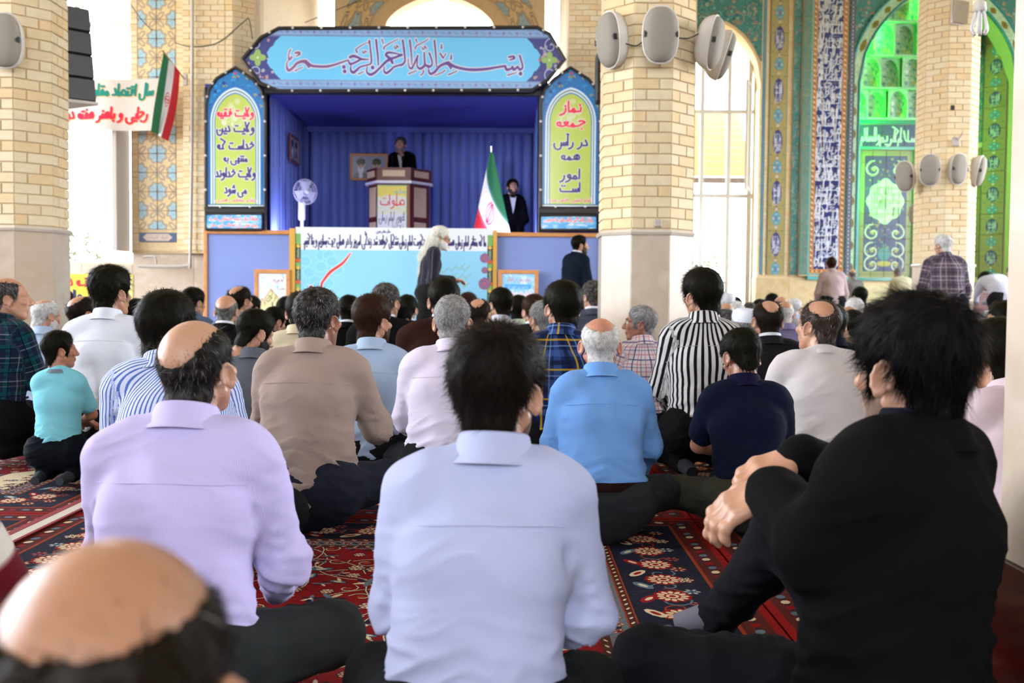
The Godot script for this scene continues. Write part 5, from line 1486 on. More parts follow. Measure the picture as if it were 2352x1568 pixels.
# ------------------------------------------------------------------------------ the stage
func px_poly(flat: Array, d: float, o: Vector3) -> PackedVector2Array:   # pixel outline -> local xy at depth d
	var q := PackedVector2Array()
	for j in range(0, flat.size(), 2):
		var p := at(flat[j], flat[j + 1], d) - o
		q.append(Vector2(p.x, p.y))
	return q

func framed_board(called: String, label: String, cat: String, outline: Array, d: float, pic: Image, tube_r: float, studs: bool) -> Node3D:
	var lo := at(outline[0], outline[1], d)
	var o := base(called, Vector3(lo.x, 0, -d)); tag(o, label, cat)
	var q := px_poly(outline, d, o.position)
	var b := MB.new(); b.prism(q, -0.03, 0.0)
	var gm := print_mat(pic, 0.22)
	put(b.mesh(), "printed_sheet", gm, o)
	var loop := PackedVector3Array()
	for p in q: loop.append(Vector3(p.x, p.y, 0.0))
	loop.append(loop[0]); loop.append(loop[1])
	put(tube_mesh(loop, tube_r, 8), "frame", M.dark_metal, o)
	if studs:
		var sm := mat(Color(0.85, 0.84, 0.80), 0.3)
		var b2 := MB.new(); b2.lathe(PackedVector2Array([Vector2(0.0, -0.018), Vector2(0.014, -0.012), Vector2(0.019, 0.0), Vector2(0.014, 0.012), Vector2(0.0, 0.018)]), Vector3.ZERO, 10)
		var ball := b2.mesh()
		for j in q.size():
			var a := q[j]; var c := q[(j + 1) % q.size()]
			var n := maxi(1, int(a.distance_to(c) / 0.36))
			for k in n:
				var p := a.lerp(c, (k + 0.5) / n)
				put(ball, "rope_light_bulb", sm, o, Vector3(p.x, p.y, tube_r * 0.8))
	return o

func build_stage() -> void:
	var d := 13.9
	var floor_y := at(927, 531, d).y
	var xl := at(467, 560, d).x; var xr := at(1386, 560, d).x
	# platform
	var pf := base("stage_platform", Vector3((xl + xr) * 0.5, 0, -d)); tag(pf, "tall stage platform faced with blue boards and wooden trim", "stage")
	put(slab(Vector3(xl - pf.position.x, 0, -0.26), Vector3(xr - pf.position.x, floor_y - 0.02, -0.06)), "body", M.dark_wood, pf)
	put(slab(Vector3(at(612, 300, d).x - pf.position.x, floor_y - 0.95, -3.2), Vector3(at(1234, 300, d).x - pf.position.x, floor_y - 0.75, -0.26)), "deck", M.dark_wood, pf)
	var bl := at(667, 560, d).x - pf.position.x; var br := at(1140, 560, d).x - pf.position.x
	put(slab(Vector3(xl - pf.position.x + 0.04, 0.0, -0.06), Vector3(bl, floor_y - 0.05, -0.03)), "blue_board", M.blue_board, pf)
	put(slab(Vector3(br, 0.0, -0.06), Vector3(xr - pf.position.x - 0.05, floor_y - 0.05, -0.03)), "blue_board", M.blue_board, pf)
	for t in [[xl - pf.position.x, xl - pf.position.x + 0.05], [bl - 0.0, bl + 0.05], [br - 0.05, br], [xr - pf.position.x - 0.05, xr - pf.position.x]]:
		put(box_mesh(Vector3(0.05, floor_y - 0.05, 0.05), 0.006), "upright_trim", M.wood, pf, Vector3((t[0] + t[1]) * 0.5, (floor_y - 0.05) * 0.5, -0.03))
	put(box_mesh(Vector3(xr - xl, 0.06, 0.07), 0.008), "top_trim", M.wood, pf, Vector3(0, floor_y - 0.03, -0.035))
	# the printed cloth on the front
	var fb := base("front_banner", at(906, 690, d - 0.03) * Vector3(1, 0, 1)); tag(fb, "light blue printed banner with red calligraphy across the stage front", "banner")
	var ax := at(679, 523, d - 0.03).x - fb.position.x; var bx := at(1132, 526, d - 0.03).x - fb.position.x
	var ty := at(906, 523, d - 0.03).y
	var by := at(906, 772, d - 0.03).y
	var b := MB.new()
	b.sheet(func(u, v): return Vector3(lerpf(ax, bx, u), lerpf(by, ty, v), 0.008 * sin(u * 23.0 + v * 3.0) * (1.0 - v) + 0.004), 30, 12)
	put(b.mesh(), "printed_cloth", print_mat(pic_front(), 0.55), fb)
	put(slab(Vector3(ax - 0.085, 0.0, -0.01), Vector3(ax - 0.005, ty - 0.02, 0.012)), "yellow_edge", mat(Color(0.80, 0.62, 0.24), 0.5), fb)
	put(slab(Vector3(bx + 0.005, 0.0, -0.01), Vector3(bx + 0.06, ty - 0.02, 0.012)), "yellow_edge", mat(Color(0.80, 0.62, 0.24), 0.5), fb)
	# framed posters leaning on the front
	for s in [[584, 667, 618, 765, "poster_left"], [1144, 1236, 619, 752, "poster_right"]]:
		var dd := d - 0.05
		var a := at(s[0], s[2], dd); var c := at(s[1], s[3], dd)
		var o := base("framed_poster", Vector3((a.x + c.x) * 0.5, c.y, -dd))
		var w := c.x - a.x; var h := a.y - c.y
		tag(o, "wood framed poster with gold calligraphy on the left blue board" if s[4] == "poster_left" else "wood framed pale blue poster on the right blue board", "poster")
		for q in [[Vector3(-w * 0.5 + 0.03, h * 0.5, 0), Vector3(0.055, h, 0.03)], [Vector3(w * 0.5 - 0.03, h * 0.5, 0), Vector3(0.055, h, 0.03)], [Vector3(0, h - 0.03, 0), Vector3(w, 0.055, 0.032)], [Vector3(0, 0.03, 0), Vector3(w, 0.055, 0.032)]]:
			put(box_mesh(q[1], 0.005), "frame_bar", M.wood, o, q[0])
		var k := MB.new(); k.quad(Vector3(-w * 0.5 + 0.05, 0.05, 0.004), Vector3(w * 0.5 - 0.05, 0.05, 0.004), Vector3(w * 0.5 - 0.05, h - 0.05, 0.004), Vector3(-w * 0.5 + 0.05, h - 0.05, 0.004))
		put(k.mesh(), "print", print_mat(pic_poster_left() if s[4] == "poster_left" else pic_poster_right(), 0.35), o)
	# header and side boards
	framed_board("header_board", "long blue header board with white outlined calligraphy above the stage", "banner", [557, 136, 600, 86, 640, 65, 1234, 63, 1262, 78, 1297, 137, 1258, 184, 1222, 207, 640, 209, 596, 190], d - 0.11, pic_header(), 0.028, true)
	var hd := at(927, 210, d)
	struct(slab(Vector3(at(608, 205, d).x, at(608, 213, d).y, -d - 0.12), Vector3(at(1240, 205, d).x, at(608, 203, d).y, -d + 0.0)), "beam", M.dark_metal, "dark metal beam under the header board")
	var ink := Color(0.16, 0.13, 0.42); var red := Color(0.85, 0.10, 0.24)
	var lt := framed_board("side_board", "pointed side board with seven lines of script, left of the stage", "banner", [473, 475, 473, 240, 480, 205, 498, 180, 541, 155, 580, 182, 600, 206, 609, 240, 609, 475], d - 0.04,
		pic_side([["ولایت فقیه", 222, 42, red, 172], ["ولایت دین", 292, 44, ink, 176], ["خداست که", 372, 44, ink, 172], ["منتهی به", 428, 38, ink, 112], ["ولایت خداوند", 500, 44, ink, 186], ["می شود", 574, 42, ink, 104]], "مقام معظم رهبری"), 0.024, true)
	var rt := framed_board("side_board", "pointed side board with red and purple script, right of the stage", "banner", [1242, 475, 1242, 240, 1250, 206, 1272, 182, 1310, 155, 1352, 182, 1371, 206, 1378, 240, 1378, 475], d - 0.04,
		pic_side([["نماز", 200, 50, red, 96], ["جمعه", 268, 46, red, 138], ["در رأس", 356, 46, ink, 160], ["همه", 420, 44, ink, 92], ["امور", 508, 46, ink, 92], ["است", 568, 44, ink, 96]], "امام خمینی قدس سره"), 0.024, true)
	framed_board("foot_board", "small sky blue board with red script under the left side board", "sign", [473, 490, 601, 490, 601, 527, 473, 527], d - 0.03, pic_foot("همانا نماز جمعه اجتماعی است", "پیامدهای آن اهداف این نماز"), 0.02, false)
	framed_board("foot_board", "small sky blue board with red script under the right side board", "sign", [1242, 494, 1370, 494, 1370, 528, 1242, 528], d - 0.03, pic_foot("ولذکر الله اکبر والله یعلم ما تصنعون", ""), 0.02, false)
	for s in [[471, 608], [1240, 1379]]:
		struct(slab(Vector3(at(s[0], 480, d).x, at(s[0], 489, d).y, -d - 0.05), Vector3(at(s[1], 480, d).x, at(s[0], 477, d).y, -d + 0.02)), "beam", M.dark_metal, "dark metal bar under the side board")
	for s in [[468, 607], [1241, 1382]]:  # added panels: stop bright window light showing through gaps between the boards
		struct(slab(Vector3(at(s[0], 480, d).x, floor_y, -d - 0.1), Vector3(at(s[1], 480, d).x, at(s[0], 190, d).y, -d - 0.07)), "wall_added_light_cover", M.valance, "added dark blue panel covering bright gaps behind the pointed side board")
	for s in [471, 607, 1241, 1379]:
		struct(tube_mesh(PackedVector3Array([Vector3(at(s, 300, d).x, floor_y - 0.02, -d - 0.03), Vector3(at(s, 300, d).x, at(s, 200, d).y, -d - 0.03)]), 0.022, 8), "post", M.dark_metal, "dark metal post of the stage front")
	# curtains and ceiling of the stage
	var db := 16.85
	var cx0 := at(608, 300, d).x; var cx1 := at(1238, 300, d).x
	var cy := at(927, 207, d).y
	var o := base("stage_curtain", Vector3((cx0 + cx1) * 0.5, floor_y - 0.74, -db)); tag(o, "pleated blue curtain at the back of the stage", "curtain")
	var hw := (cx1 - cx0) * 0.5 - 0.04; var hh := cy - floor_y + 0.72
	b = MB.new()
	b.sheet(func(u, v): return Vector3(lerpf(-hw, hw, u), v * hh, 0.035 * pleat(u * hw * 2.0 / 0.155) + 0.012 * sin(v * 4.0 + u * 40.0)), 340, 8)
	put(b.mesh(), "pleated_cloth", M.curtain, o)
	for s in [-1.0, 1.0]:
		var c := base("stage_curtain", Vector3(cx0 if s < 0 else cx1, floor_y - 0.74, -d - 0.27)); tag(c, "plain blue side curtain at the left of the stage" if s < 0 else "narrow blue side curtain at the right of the stage", "curtain")
		b = MB.new()
		b.sheet(func(u, v): return Vector3(s * 0.02 * pleat(u * 14.0), v * hh, -u * (db - d - 0.36)), 120, 6, s > 0)
		put(b.mesh(), "pleated_cloth", M.curtain, c)
		struct(slab(Vector3((cx0 - 0.12 if s < 0 else cx1 + 0.04), floor_y - 0.74, -db - 0.1), Vector3((cx0 - 0.04 if s < 0 else cx1 + 0.12), cy + 0.3, -d - 0.28)), "wall_stage_side", M.valance, "blue side panel behind the stage curtain")
	struct(slab(Vector3(cx0 - 0.12, floor_y - 0.74, -db - 0.2), Vector3(cx1 + 0.12, cy + 0.3, -db - 0.08)), "wall_stage_back", M.valance, "blue panel behind the stage curtain")
	struct(slab(Vector3(cx0 - 0.12, cy - 0.02, -db - 0.2), Vector3(cx1 + 0.12, cy + 0.3, -d - 0.06)), "ceiling_stage", M.valance, "dark blue cloth ceiling of the stage")
	struct(slab(Vector3(cx0, cy - 0.10, -db + 0.06), Vector3(cx1, cy - 0.02, -db + 0.12)), "trim_2", M.curtain, "blue valance along the top of the back curtain")
	# tube lamps behind the front posts
	var tube_m := mat(Color(0.86, 0.86, 1.0), 0.3); tube_m.emission_enabled = true; tube_m.emission = Color(0.62, 0.62, 1.0); tube_m.emission_energy_multiplier = 2.2
	for s in [-1.0, 1.0]:
		var lm := base("tube_lamp", Vector3((cx0 + 0.07) if s < 0 else (cx1 - 0.07), floor_y - 0.62, -d - 0.42))
		tag(lm, "upright tube lamp behind the left front post of the stage" if s < 0 else "upright tube lamp behind the right front post of the stage", "lamp")
		put(tube_mesh(PackedVector3Array([Vector3(0, 0.03, 0), Vector3(0, 0.55, 0)]), 0.016, 10), "tube", tube_m, lm)
		put(box_mesh(Vector3(0.03, 0.6, 0.04), 0.004), "fitting", M.white_paint, lm, Vector3(-s * -0.03, 0.3, 0.02))
		var l := OmniLight3D.new(); l.name = "light"; l.light_color = Color(0.76, 0.76, 1.0); l.light_energy = 9.0; l.light_size = 0.2; l.omni_range = 20.0; l.omni_attenuation = 2.0; l.shadow_enabled = true
		lm.add_child(l); l.position = Vector3(-s * 0.06, 0.5, -0.06)
	build_podium(floor_y)
	build_fan(floor_y - 0.75)
	build_stage_flag(floor_y - 0.75)
	# portraits
	var pd := db - 0.06
	var pa := at(806, 355, pd); var pb := at(888, 412, pd)
	portrait(Vector3((pa.x + pb.x) * 0.5, pb.y, -pd), pb.x - pa.x, pa.y - pb.y, 0.0, "framed double portrait on the back curtain behind the lectern")
	var qa := at(636, 310, 15.35); var qb := at(658, 368, 15.35)
	portrait(Vector3(cx0 + 0.05, qb.y, -15.55), 0.62, qa.y - qb.y, PI / 2, "framed double portrait on the left side curtain")

func pleat(t: float) -> float:
	var f := t - floorf(t)
	return pow(sin(f * PI), 0.6) * 2.0 - 1.0 + 0.25 * sin(t * 2.1)

func portrait(p: Vector3, w: float, h: float, turn: float, label: String) -> void:
	var o := base("framed_portrait", p, turn); tag(o, label, "picture")
	for q in [[Vector3(-w * 0.5, h * 0.5, 0), Vector3(0.04, h + 0.04, 0.03)], [Vector3(w * 0.5, h * 0.5, 0), Vector3(0.04, h + 0.04, 0.03)], [Vector3(0, h, 0), Vector3(w + 0.03, 0.04, 0.032)], [Vector3(0, 0, 0), Vector3(w + 0.03, 0.04, 0.032)]]:
		put(box_mesh(q[1], 0.006), "frame_bar", M.wood if turn == 0.0 else M.dark_wood, o, q[0])
	if not M.has("portraits"): M.portraits = print_mat(pic_portraits(), 0.2)
	var k := MB.new(); k.quad(Vector3(-w * 0.5, 0, 0), Vector3(w * 0.5, 0, 0), Vector3(w * 0.5, h, 0), Vector3(-w * 0.5, h, 0))
	put(k.mesh(), "picture", M.portraits, o)

func build_podium(fy: float) -> void:
	var d := 15.5
	var c := at(905, 522, d)
	var o := base("lectern", Vector3(c.x, fy, -d)); tag(o, "octagonal wooden lectern with cream panels and a yellow script poster", "lectern")
	var h := at(905, 385, d).y - fy
	var s := d / F                          # metres per pixel there
	var plan := [[-66, -0.34], [-36, 0.0], [36, 0.0], [76, -0.34]]      # px from the middle, z
	var facet := func(i: int, y0: float, y1: float, grow: float, called: String, m: Material) -> Array:
		var a := Vector3(plan[i][0] * s, 0, plan[i][1]); var b := Vector3(plan[i + 1][0] * s, 0, plan[i + 1][1])
		return [a, b]
	var body := MB.new(); var q := PackedVector2Array()
	for p in plan: q.append(Vector2(p[0] * s, -p[1]))
	q.append(Vector2(76 * s, 0.45)); q.append(Vector2(-66 * s, 0.45))
	for lv in [[0.0, h - 0.24, 0.0, "body", M.dark_wood], [h - 0.24, h - 0.20, 0.05, "white_lip", M.white_paint], [h - 0.20, h, 0.03, "top_cornice", M.dark_wood]]:
		var g := PackedVector2Array()
		for p in q: g.append(p + (p - Vector2(0.03, 0.35)).normalized() * lv[2])
		var k := MB.new(); k.prism(g, lv[0], lv[1])
		k.move(Transform3D(Basis(Vector3.RIGHT, Vector3.FORWARD, Vector3.UP), Vector3.ZERO))
		put(k.mesh(), lv[3], lv[4], o)
	for i in 3:
		var a := Vector3(plan[i][0] * s, 0, plan[i][1]); var b := Vector3(plan[i + 1][0] * s, 0, plan[i + 1][1])
		var x := (b - a).normalized(); var n := Vector3.UP.cross(x) * -1.0
		if n.z < 0: n = -n
		var w := (b - a).length()
		var turn := atan2(n.x, n.z)
		var mid := (a + b) * 0.5
		put(box_mesh(Vector3(w * 0.72, 0.10, 0.015), 0.004), "cornice_panel", M.cream_panel, o, mid + n * 0.042 + Vector3.UP * (h - 0.09), turn)
		if i == 1: continue
		put(box_mesh(Vector3(w * 0.62, 0.46, 0.015), 0.004), "cream_panel", M.cream_panel, o, mid + n * 0.01 + Vector3.UP * (h - 0.52), turn)
		put(box_mesh(Vector3(w * 0.62, 0.2, 0.015), 0.004), "cream_panel", M.cream_panel, o, mid + n * 0.01 + Vector3.UP * (h - 0.93), turn)
	put(box_mesh(Vector3(0.07, h - 0.26, 0.03), 0.005), "stile", M.mid_wood, o, Vector3(36 * s - 0.03, (h - 0.26) * 0.5, 0.012))
	put(box_mesh(Vector3(0.05, h - 0.26, 0.03), 0.005), "stile", M.mid_wood, o, Vector3(-36 * s + 0.02, (h - 0.26) * 0.5, 0.012))
	var k2 := MB.new(); var x0 := -38 * s; var x1 := 30 * s
	k2.quad(Vector3(x0, 0.01, 0.04), Vector3(x1, 0.01, 0.04), Vector3(x1, h - 0.27, 0.04), Vector3(x0, h - 0.27, 0.04))
	put(k2.mesh(), "poster", print_mat(pic_podium(), 0.4), o)
	put(slab(Vector3(-66 * s, -0.74, -0.45), Vector3(76 * s, 0.0, 0.0)), "plinth", M.dark_wood, o)
	var da := base("dais", Vector3(c.x, fy - 0.75, -d - 0.86)); tag(da, "low wooden dais behind the lectern", "dais")
	put(box_mesh(Vector3(0.9, 0.72, 0.8), 0.01), "platform", M.dark_wood, da, Vector3(0, 0.36, 0))
	# two microphones on necks
	for e in [-0.06, 0.10]:
		var m := base("microphone", Vector3(c.x + e, fy + h, -d - 0.18)); tag(m, "black gooseneck microphone at the left of the lectern top" if e < 0 else "black gooseneck microphone at the right of the lectern top", "microphone")
		put(tube_mesh(curve([Vector3.ZERO, Vector3(0, 0.1, -0.02), Vector3(0.0, 0.2, -0.10)]), 0.006, 6), "neck", M.black_plastic, m)
		put(tube_mesh(PackedVector3Array([Vector3(0, 0.19, -0.09), Vector3(0, 0.215, -0.125)]), 0.016, 8), "head", M.black_plastic, m)

func build_fan(fy: float) -> void:
	var d := 15.0
	var hc := at(700, 441, d)
	var o := base("pedestal_fan", Vector3(hc.x - 0.04, fy, -d)); tag(o, "white pedestal fan on the stage", "fan")
	var wp := mat(Color(0.86, 0.87, 0.92), 0.4)
	var y := hc.y - fy
	put(tube_mesh(PackedVector3Array([Vector3(0, 0.02, 0), Vector3(0, y - 0.12, 0)]), 0.025, 10), "pole", wp, o)
	var b := MB.new(); b.lathe(PackedVector2Array([Vector2(0.0, 0.05), Vector2(0.04, 0.05), Vector2(0.15, 0.03), Vector2(0.16, 0.0)]), Vector3.ZERO, 20)
	put(b.mesh(), "base", wp, o)
	b = MB.new(); b.cbox(Vector3(0, y - 0.28, 0.02), Vector3(0.10, 0.30, 0.09), 0.025); put(b.mesh(), "control_column", wp, o)
	var hb := Basis(Vector3.UP, 0.6)
	var head := Vector3(0.05, y, 0.03)
	b = MB.new()
	b.lathe(PackedVector2Array([Vector2(0.0, -0.13), Vector2(0.05, -0.12), Vector2(0.065, -0.06), Vector2(0.05, 0.0)]), head, 16, hb * Basis(Vector3.RIGHT, PI / 2))
	put(b.mesh(), "motor_housing", wp, o)
	var cage := MB.new()
	for j in 28:
		var a := TAU * j / 28
		var r := Vector3(cos(a), sin(a), 0)
		cage.tube(PackedVector3Array([head + hb * (r * 0.03 + Vector3(0, 0, 0.07)), head + hb * (r * 0.11 + Vector3(0, 0, 0.065)), head + hb * (r * 0.185 + Vector3(0, 0, 0.01)), head + hb * (r * 0.11 + Vector3(0, 0, -0.05))]), 0.0022, 4)
	for rr in [[0.185, 0.01, 0.006], [0.13, 0.055, 0.003], [0.07, 0.068, 0.003]]:
		var ring := PackedVector3Array()
		for j in 33: ring.append(head + hb * Vector3(cos(TAU * j / 32) * rr[0], sin(TAU * j / 32) * rr[0], rr[1]))
		cage.tube(ring, rr[2], 6)
	put(cage.mesh(), "guard", wp, o)
	var bm := mat(Color(0.78, 0.80, 0.88), 0.3)
	for j in 3:
		b = MB.new()
		b.sheet(func(u, v): return head + hb * (Basis(Vector3.BACK, j * TAU / 3) * Vector3((u - 0.5) * (0.08 + 0.1 * v), 0.03 + v * 0.13, 0.01 + (u - 0.5) * 0.05)), 6, 4)
		put(b.mesh(), "blade", bm, o)
	b = MB.new(); b.lathe(PackedVector2Array([Vector2(0.0, 0.078), Vector2(0.03, 0.072), Vector2(0.034, 0.06)]), head, 14, hb * Basis(Vector3.RIGHT, PI / 2)); put(b.mesh(), "badge", wp, o)

func build_stage_flag(fy: float) -> void:
	var d := 14.75
	var top := at(1129, 350, d)
	var o := base("standing_flag", Vector3(top.x, fy, -d)); tag(o, "green white and red flag on a gilt pole standing on the stage", "flag")
	var y := top.y - fy
	put(tube_mesh(PackedVector3Array([Vector3(0, 0, 0), Vector3(0, y + 0.02, 0)]), 0.014, 8), "pole", M.gold, o)
	var b := MB.new(); b.lathe(PackedVector2Array([Vector2(0.0, 0.16), Vector2(0.008, 0.13), Vector2(0.018, 0.10), Vector2(0.022, 0.07), Vector2(0.012, 0.04), Vector2(0.018, 0.02), Vector2(0.014, 0.0), Vector2(0.02, -0.03)]), Vector3(0, y, 0), 12)
	put(b.mesh(), "finial", M.chrome, o)
	var s := d / F
	b = MB.new()
	var f := func(u: float, v: float) -> Vector3:
		var vv := pow(v, 1.0)
		var x0 := lerpf(-3.0, -42.0, vv); var x1 := lerpf(4.0, 46.0, vv)
		return Vector3(lerpf(x0, x1, u) * s, y - v * (y - 0.74), 0.03 + 0.10 * vv * sin(u * 7.0 + 1.0) * 0.5 + 0.04 * vv)
	b.sheet(f, 40, 40, true)
	for j in b.v.size():
		var u := b.t[j].x; var v := 1.0 - b.t[j].y
		b.t[j] = Vector2(0.5 + (v * 0.6 + u * 0.7 - 0.741) * 0.62, clampf(0.7576 * v - 0.4925 * u + 0.1712, 0.01, 0.99))
	M.flag = print_mat(pic_flag(), 0.7)
	M.flag.backlight_enabled = true; M.flag.backlight = Color(0.12, 0.12, 0.12)
	put(b.mesh(), "cloth", M.flag, o)

# ------------------------------------------------------------------------------ loudspeakers, lamps, pipes, hangings
func oval_speaker(p: Vector3, turn: float, tilt: float, k: float, label: String, group := "") -> void:
	var o := base("wall_speaker", p, turn); tag(o, label, "loudspeaker", group)
	o.rotation.x = tilt
	var shape := func(u: float, v: float, zf: float) -> Vector3:
		var a := u * TAU; var b := v * PI * 0.5          # v 0 rim .. 1 pole
		var r := pow(maxf(cos(b), 0.0), 0.55)
		var sx := signf(cos(a)) * pow(absf(cos(a)), 0.8); var sy := signf(sin(a)) * pow(absf(sin(a)), 0.8)
		return Vector3(sx * r * 0.125, sy * r * 0.20, zf * sin(b)) * k
	var f := MB.new(); f.sheet(func(u, v): return shape.call(u, v, 0.07), 32, 8)
	put(f.mesh(), "grille", M.grille, o)
	var s := MB.new(); s.sheet(func(u, v): return shape.call(u, v, -0.13) * Vector3(1.06, 1.04, 1.0), 32, 10, true)
	put(s.mesh(), "shell", M.white_plastic, o)
	var r := PackedVector3Array()
	for j in 41:
		var q: Vector3 = shape.call(j / 40.0, 0.0, 0.0)
		r.append(q * Vector3(1.03, 1.02, 1))
	put(tube_mesh(r, 0.008 * k, 6), "rim", M.white_plastic, o)
	for e in [-1.0, 1.0]:
		var t := MB.new(); t.prism(PackedVector2Array([Vector2(e * 0.122, 0.022) * k, Vector2(e * 0.122, -0.022) * k, Vector2(e * 0.095, 0.0) * k]), 0.0, 0.05 * k)
		put(t.mesh(), "port_slot", M.black_plastic, o)
	put(tube_mesh(PackedVector3Array([Vector3(0, 0, -0.11 * k), Vector3(0, -0.0, -0.20 * k)]), 0.02, 8), "bracket", M.grey_pipe, o)

func build_fixtures() -> void:
	# loudspeakers on the middle column, the left column, the far column
	var g := "white oval loudspeakers on the columns"
	oval_speaker(at(1517, 80, 7.38), 0.0, 0.06, 1.0, "white oval loudspeaker facing front on the middle column", g)
	oval_speaker(at(1400, 92, 7.62), -1.05, 0.10, 1.02, "white oval loudspeaker turned left on the middle column", g)
	oval_speaker(at(1638, 98, 7.68), 1.15, 0.18, 0.98, "white oval loudspeaker turned right on the middle column", g)
	oval_speaker(at(1662, 128, 8.1), 1.5, 0.30, 0.98, "white oval loudspeaker behind and below the one turned right", g)
	oval_speaker(at(10, 93, 7.6), 0.05, 0.04, 1.0, "white oval loudspeaker on the left brick column", g)
	oval_speaker(at(92, 328, 11.0), 0.9, 0.2, 1.0, "grey and white loudspeaker seen against the bright left window", g)
	oval_speaker(at(2078, 405, 13.45), -0.9, 0.2, 1.0, "far white loudspeaker at the left of the niche column", g)
	oval_speaker(at(2136, 390, 13.05), -0.35, 0.1, 0.98, "far white loudspeaker left of the middle on the niche column", g)
	oval_speaker(at(2202, 388, 13.05), 0.35, 0.1, 0.98, "far white loudspeaker right of the middle on the niche column", g)
	oval_speaker(at(2250, 393, 13.35), 0.95, 0.2, 1.0, "far white loudspeaker at the right of the niche column", g)
	oval_speaker(at(2099, 492, 16.5), -1.2, 0.1, 0.8, "small pale loudspeaker half hidden behind the niche column", g)
	# cables between them
	for c in [[[at(1437, 100, 7.5), at(1462, 105, 7.5), at(1482, 88, 7.52), at(1482, 72, 7.53)], "thin cable from the left speaker into the middle column"], [[at(1550, 86, 7.5), at(1580, 88, 7.55), at(1604, 78, 7.6)], "thin cable between the front and right speakers"]]:
		tag(put(tube_mesh(curve(c[0]), 0.005, 6), "cable", M.black_cord), c[1], "cable")
	# black line array at the left, narrow black speaker right of the stage
	var la := base("line_array_speaker", at(139, 240, 9.3)); tag(la, "black line array loudspeaker hanging beside the left column", "loudspeaker")
	la.rotation.y = -0.5; la.rotation.x = 0.08
	for j in 4:
		var b := MB.new()
		b.prism(PackedVector2Array([Vector2(-0.24, 0.0), Vector2(0.225, 0.0), Vector2(0.24, 0.012), Vector2(0.24, 0.196), Vector2(0.225, 0.208), Vector2(-0.24, 0.208)]), -0.20, 0.18)
		put(b.mesh(), "cabinet", M.black_plastic, la, Vector3(0, 0.02 + j * 0.21, 0.0))
		for x in [-0.1, 0.1]:
			put(box_mesh(Vector3(0.11, 0.13, 0.02), 0.02), "grip_recess", mat(Color(0.02, 0.02, 0.02), 0.6), la, Vector3(x, 0.12 + j * 0.21, 0.178))
	put(box_mesh(Vector3(0.52, 0.03, 0.42), 0.005), "bottom_plate", M.grey_pipe, la, Vector3(0, 0.005, 0))
	put(tube_mesh(PackedVector3Array([Vector3(0, 0.86, 0), Vector3(0, 5.4, 0)]), 0.012, 6), "hanging_cable", M.dark_metal, la)
	var ns := base("column_speaker", at(1381, 237, 8.4)); tag(ns, "narrow black loudspeaker at the left of the middle column", "loudspeaker")
	put(box_mesh(Vector3(0.10, 0.40, 0.16), 0.01), "cabinet", M.black_plastic, ns, Vector3(0, 0.2, 0))
	for y in [0.1, 0.2, 0.3]: put(box_mesh(Vector3(0.07, 0.07, 0.01), 0.004), "driver_grille", M.dark_metal, ns, Vector3(-0.01, y, 0.082))
	# hanging spiral lamp (not lit)
	var lp := base("hanging_lamp", at(2249, 80, 8.0)); tag(lp, "large white compact lamp hanging at the top right", "lamp")
	for j in 6:
		var a := TAU * j / 6
		put(tube_mesh(curve([Vector3(cos(a) * 0.03, 0.19, sin(a) * 0.03), Vector3(cos(a) * 0.05, 0.1, sin(a) * 0.05), Vector3(cos(a) * 0.06, 0.04, sin(a) * 0.06), Vector3(cos(a) * 0.04, 0.005, sin(a) * 0.04)], 5), 0.014, 8), "glass_tube", mat(Color(0.92, 0.92, 0.92), 0.2), lp)
	var lb := MB.new(); lb.lathe(PackedVector2Array([Vector2(0.0, 0.36), Vector2(0.022, 0.36), Vector2(0.024, 0.27), Vector2(0.045, 0.25), Vector2(0.05, 0.18), Vector2(0.0, 0.18)]), Vector3.ZERO, 16)
	put(lb.mesh(), "socket", M.white_plastic, lp)
	put(tube_mesh(PackedVector3Array([Vector3(0, 0.35, 0), Vector3(0, 5.0, 0)]), 0.006, 6), "cord", M.white_plastic, lp)
	# mirror plate, small box on the far column
	var mp := base("mirror_plate", at(2203, 55, 13.2)); tag(mp, "small square mirror plate high on the niche column", "mirror")
	mp.rotation.y = 0.39; mp.rotation.x = 0.1
	put(box_mesh(Vector3(0.28, 0.30, 0.02), 0.01), "plate", M.mirror, mp, Vector3(0, 0.15, 0))
	put(box_mesh(Vector3(0.30, 0.32, 0.012), 0.01), "rim", M.white_plastic, mp, Vector3(0, 0.15, -0.008))
	var jb := base("junction_box", at(2195, 336, 13.18)); tag(jb, "small grey box with a stub on the niche column", "box")
	put(box_mesh(Vector3(0.10, 0.12, 0.03), 0.01), "box", M.grey_pipe, jb, Vector3(0, 0.06, 0)); put(tube_mesh(PackedVector3Array([Vector3(0.02, 0.08, 0.02), Vector3(0.06, 0.16, 0.06)]), 0.012, 6), "stub", M.grey_pipe, jb)
	tag(put(box_mesh(Vector3(0.05, 0.06, 0.02), 0.004), "wall_switch", M.black_plastic, null, at(2188, 247, 13.17)), "small dark fitting high on the niche column", "switch")
	tag(put(box_mesh(Vector3(0.055, 0.06, 0.03), 0.006), "wall_socket", M.grey_pipe, null, at(1511, 512, 7.53)), "grey socket above the marble foot of the middle column", "socket")
	# pipes on the left wall
	var z := 14.1
	for c in [[[at(442, -40, z), at(441, 300, z), at(437, 590, z), at(434, 606, z), at(424, 611, z), at(370, 612, z), at(318, 611, z)], 0.022, "grey conduit running down the brick pier and along the wall"], [[at(330, 590, z), at(352, 589, z), at(358, 597, z), at(358, 606, z)], 0.018, "short grey pipe branch above the conduit"]]:
		tag(put(tube_mesh(curve(c[0], 4), c[1], 8), "conduit_pipe", M.grey_pipe), c[2], "pipe")
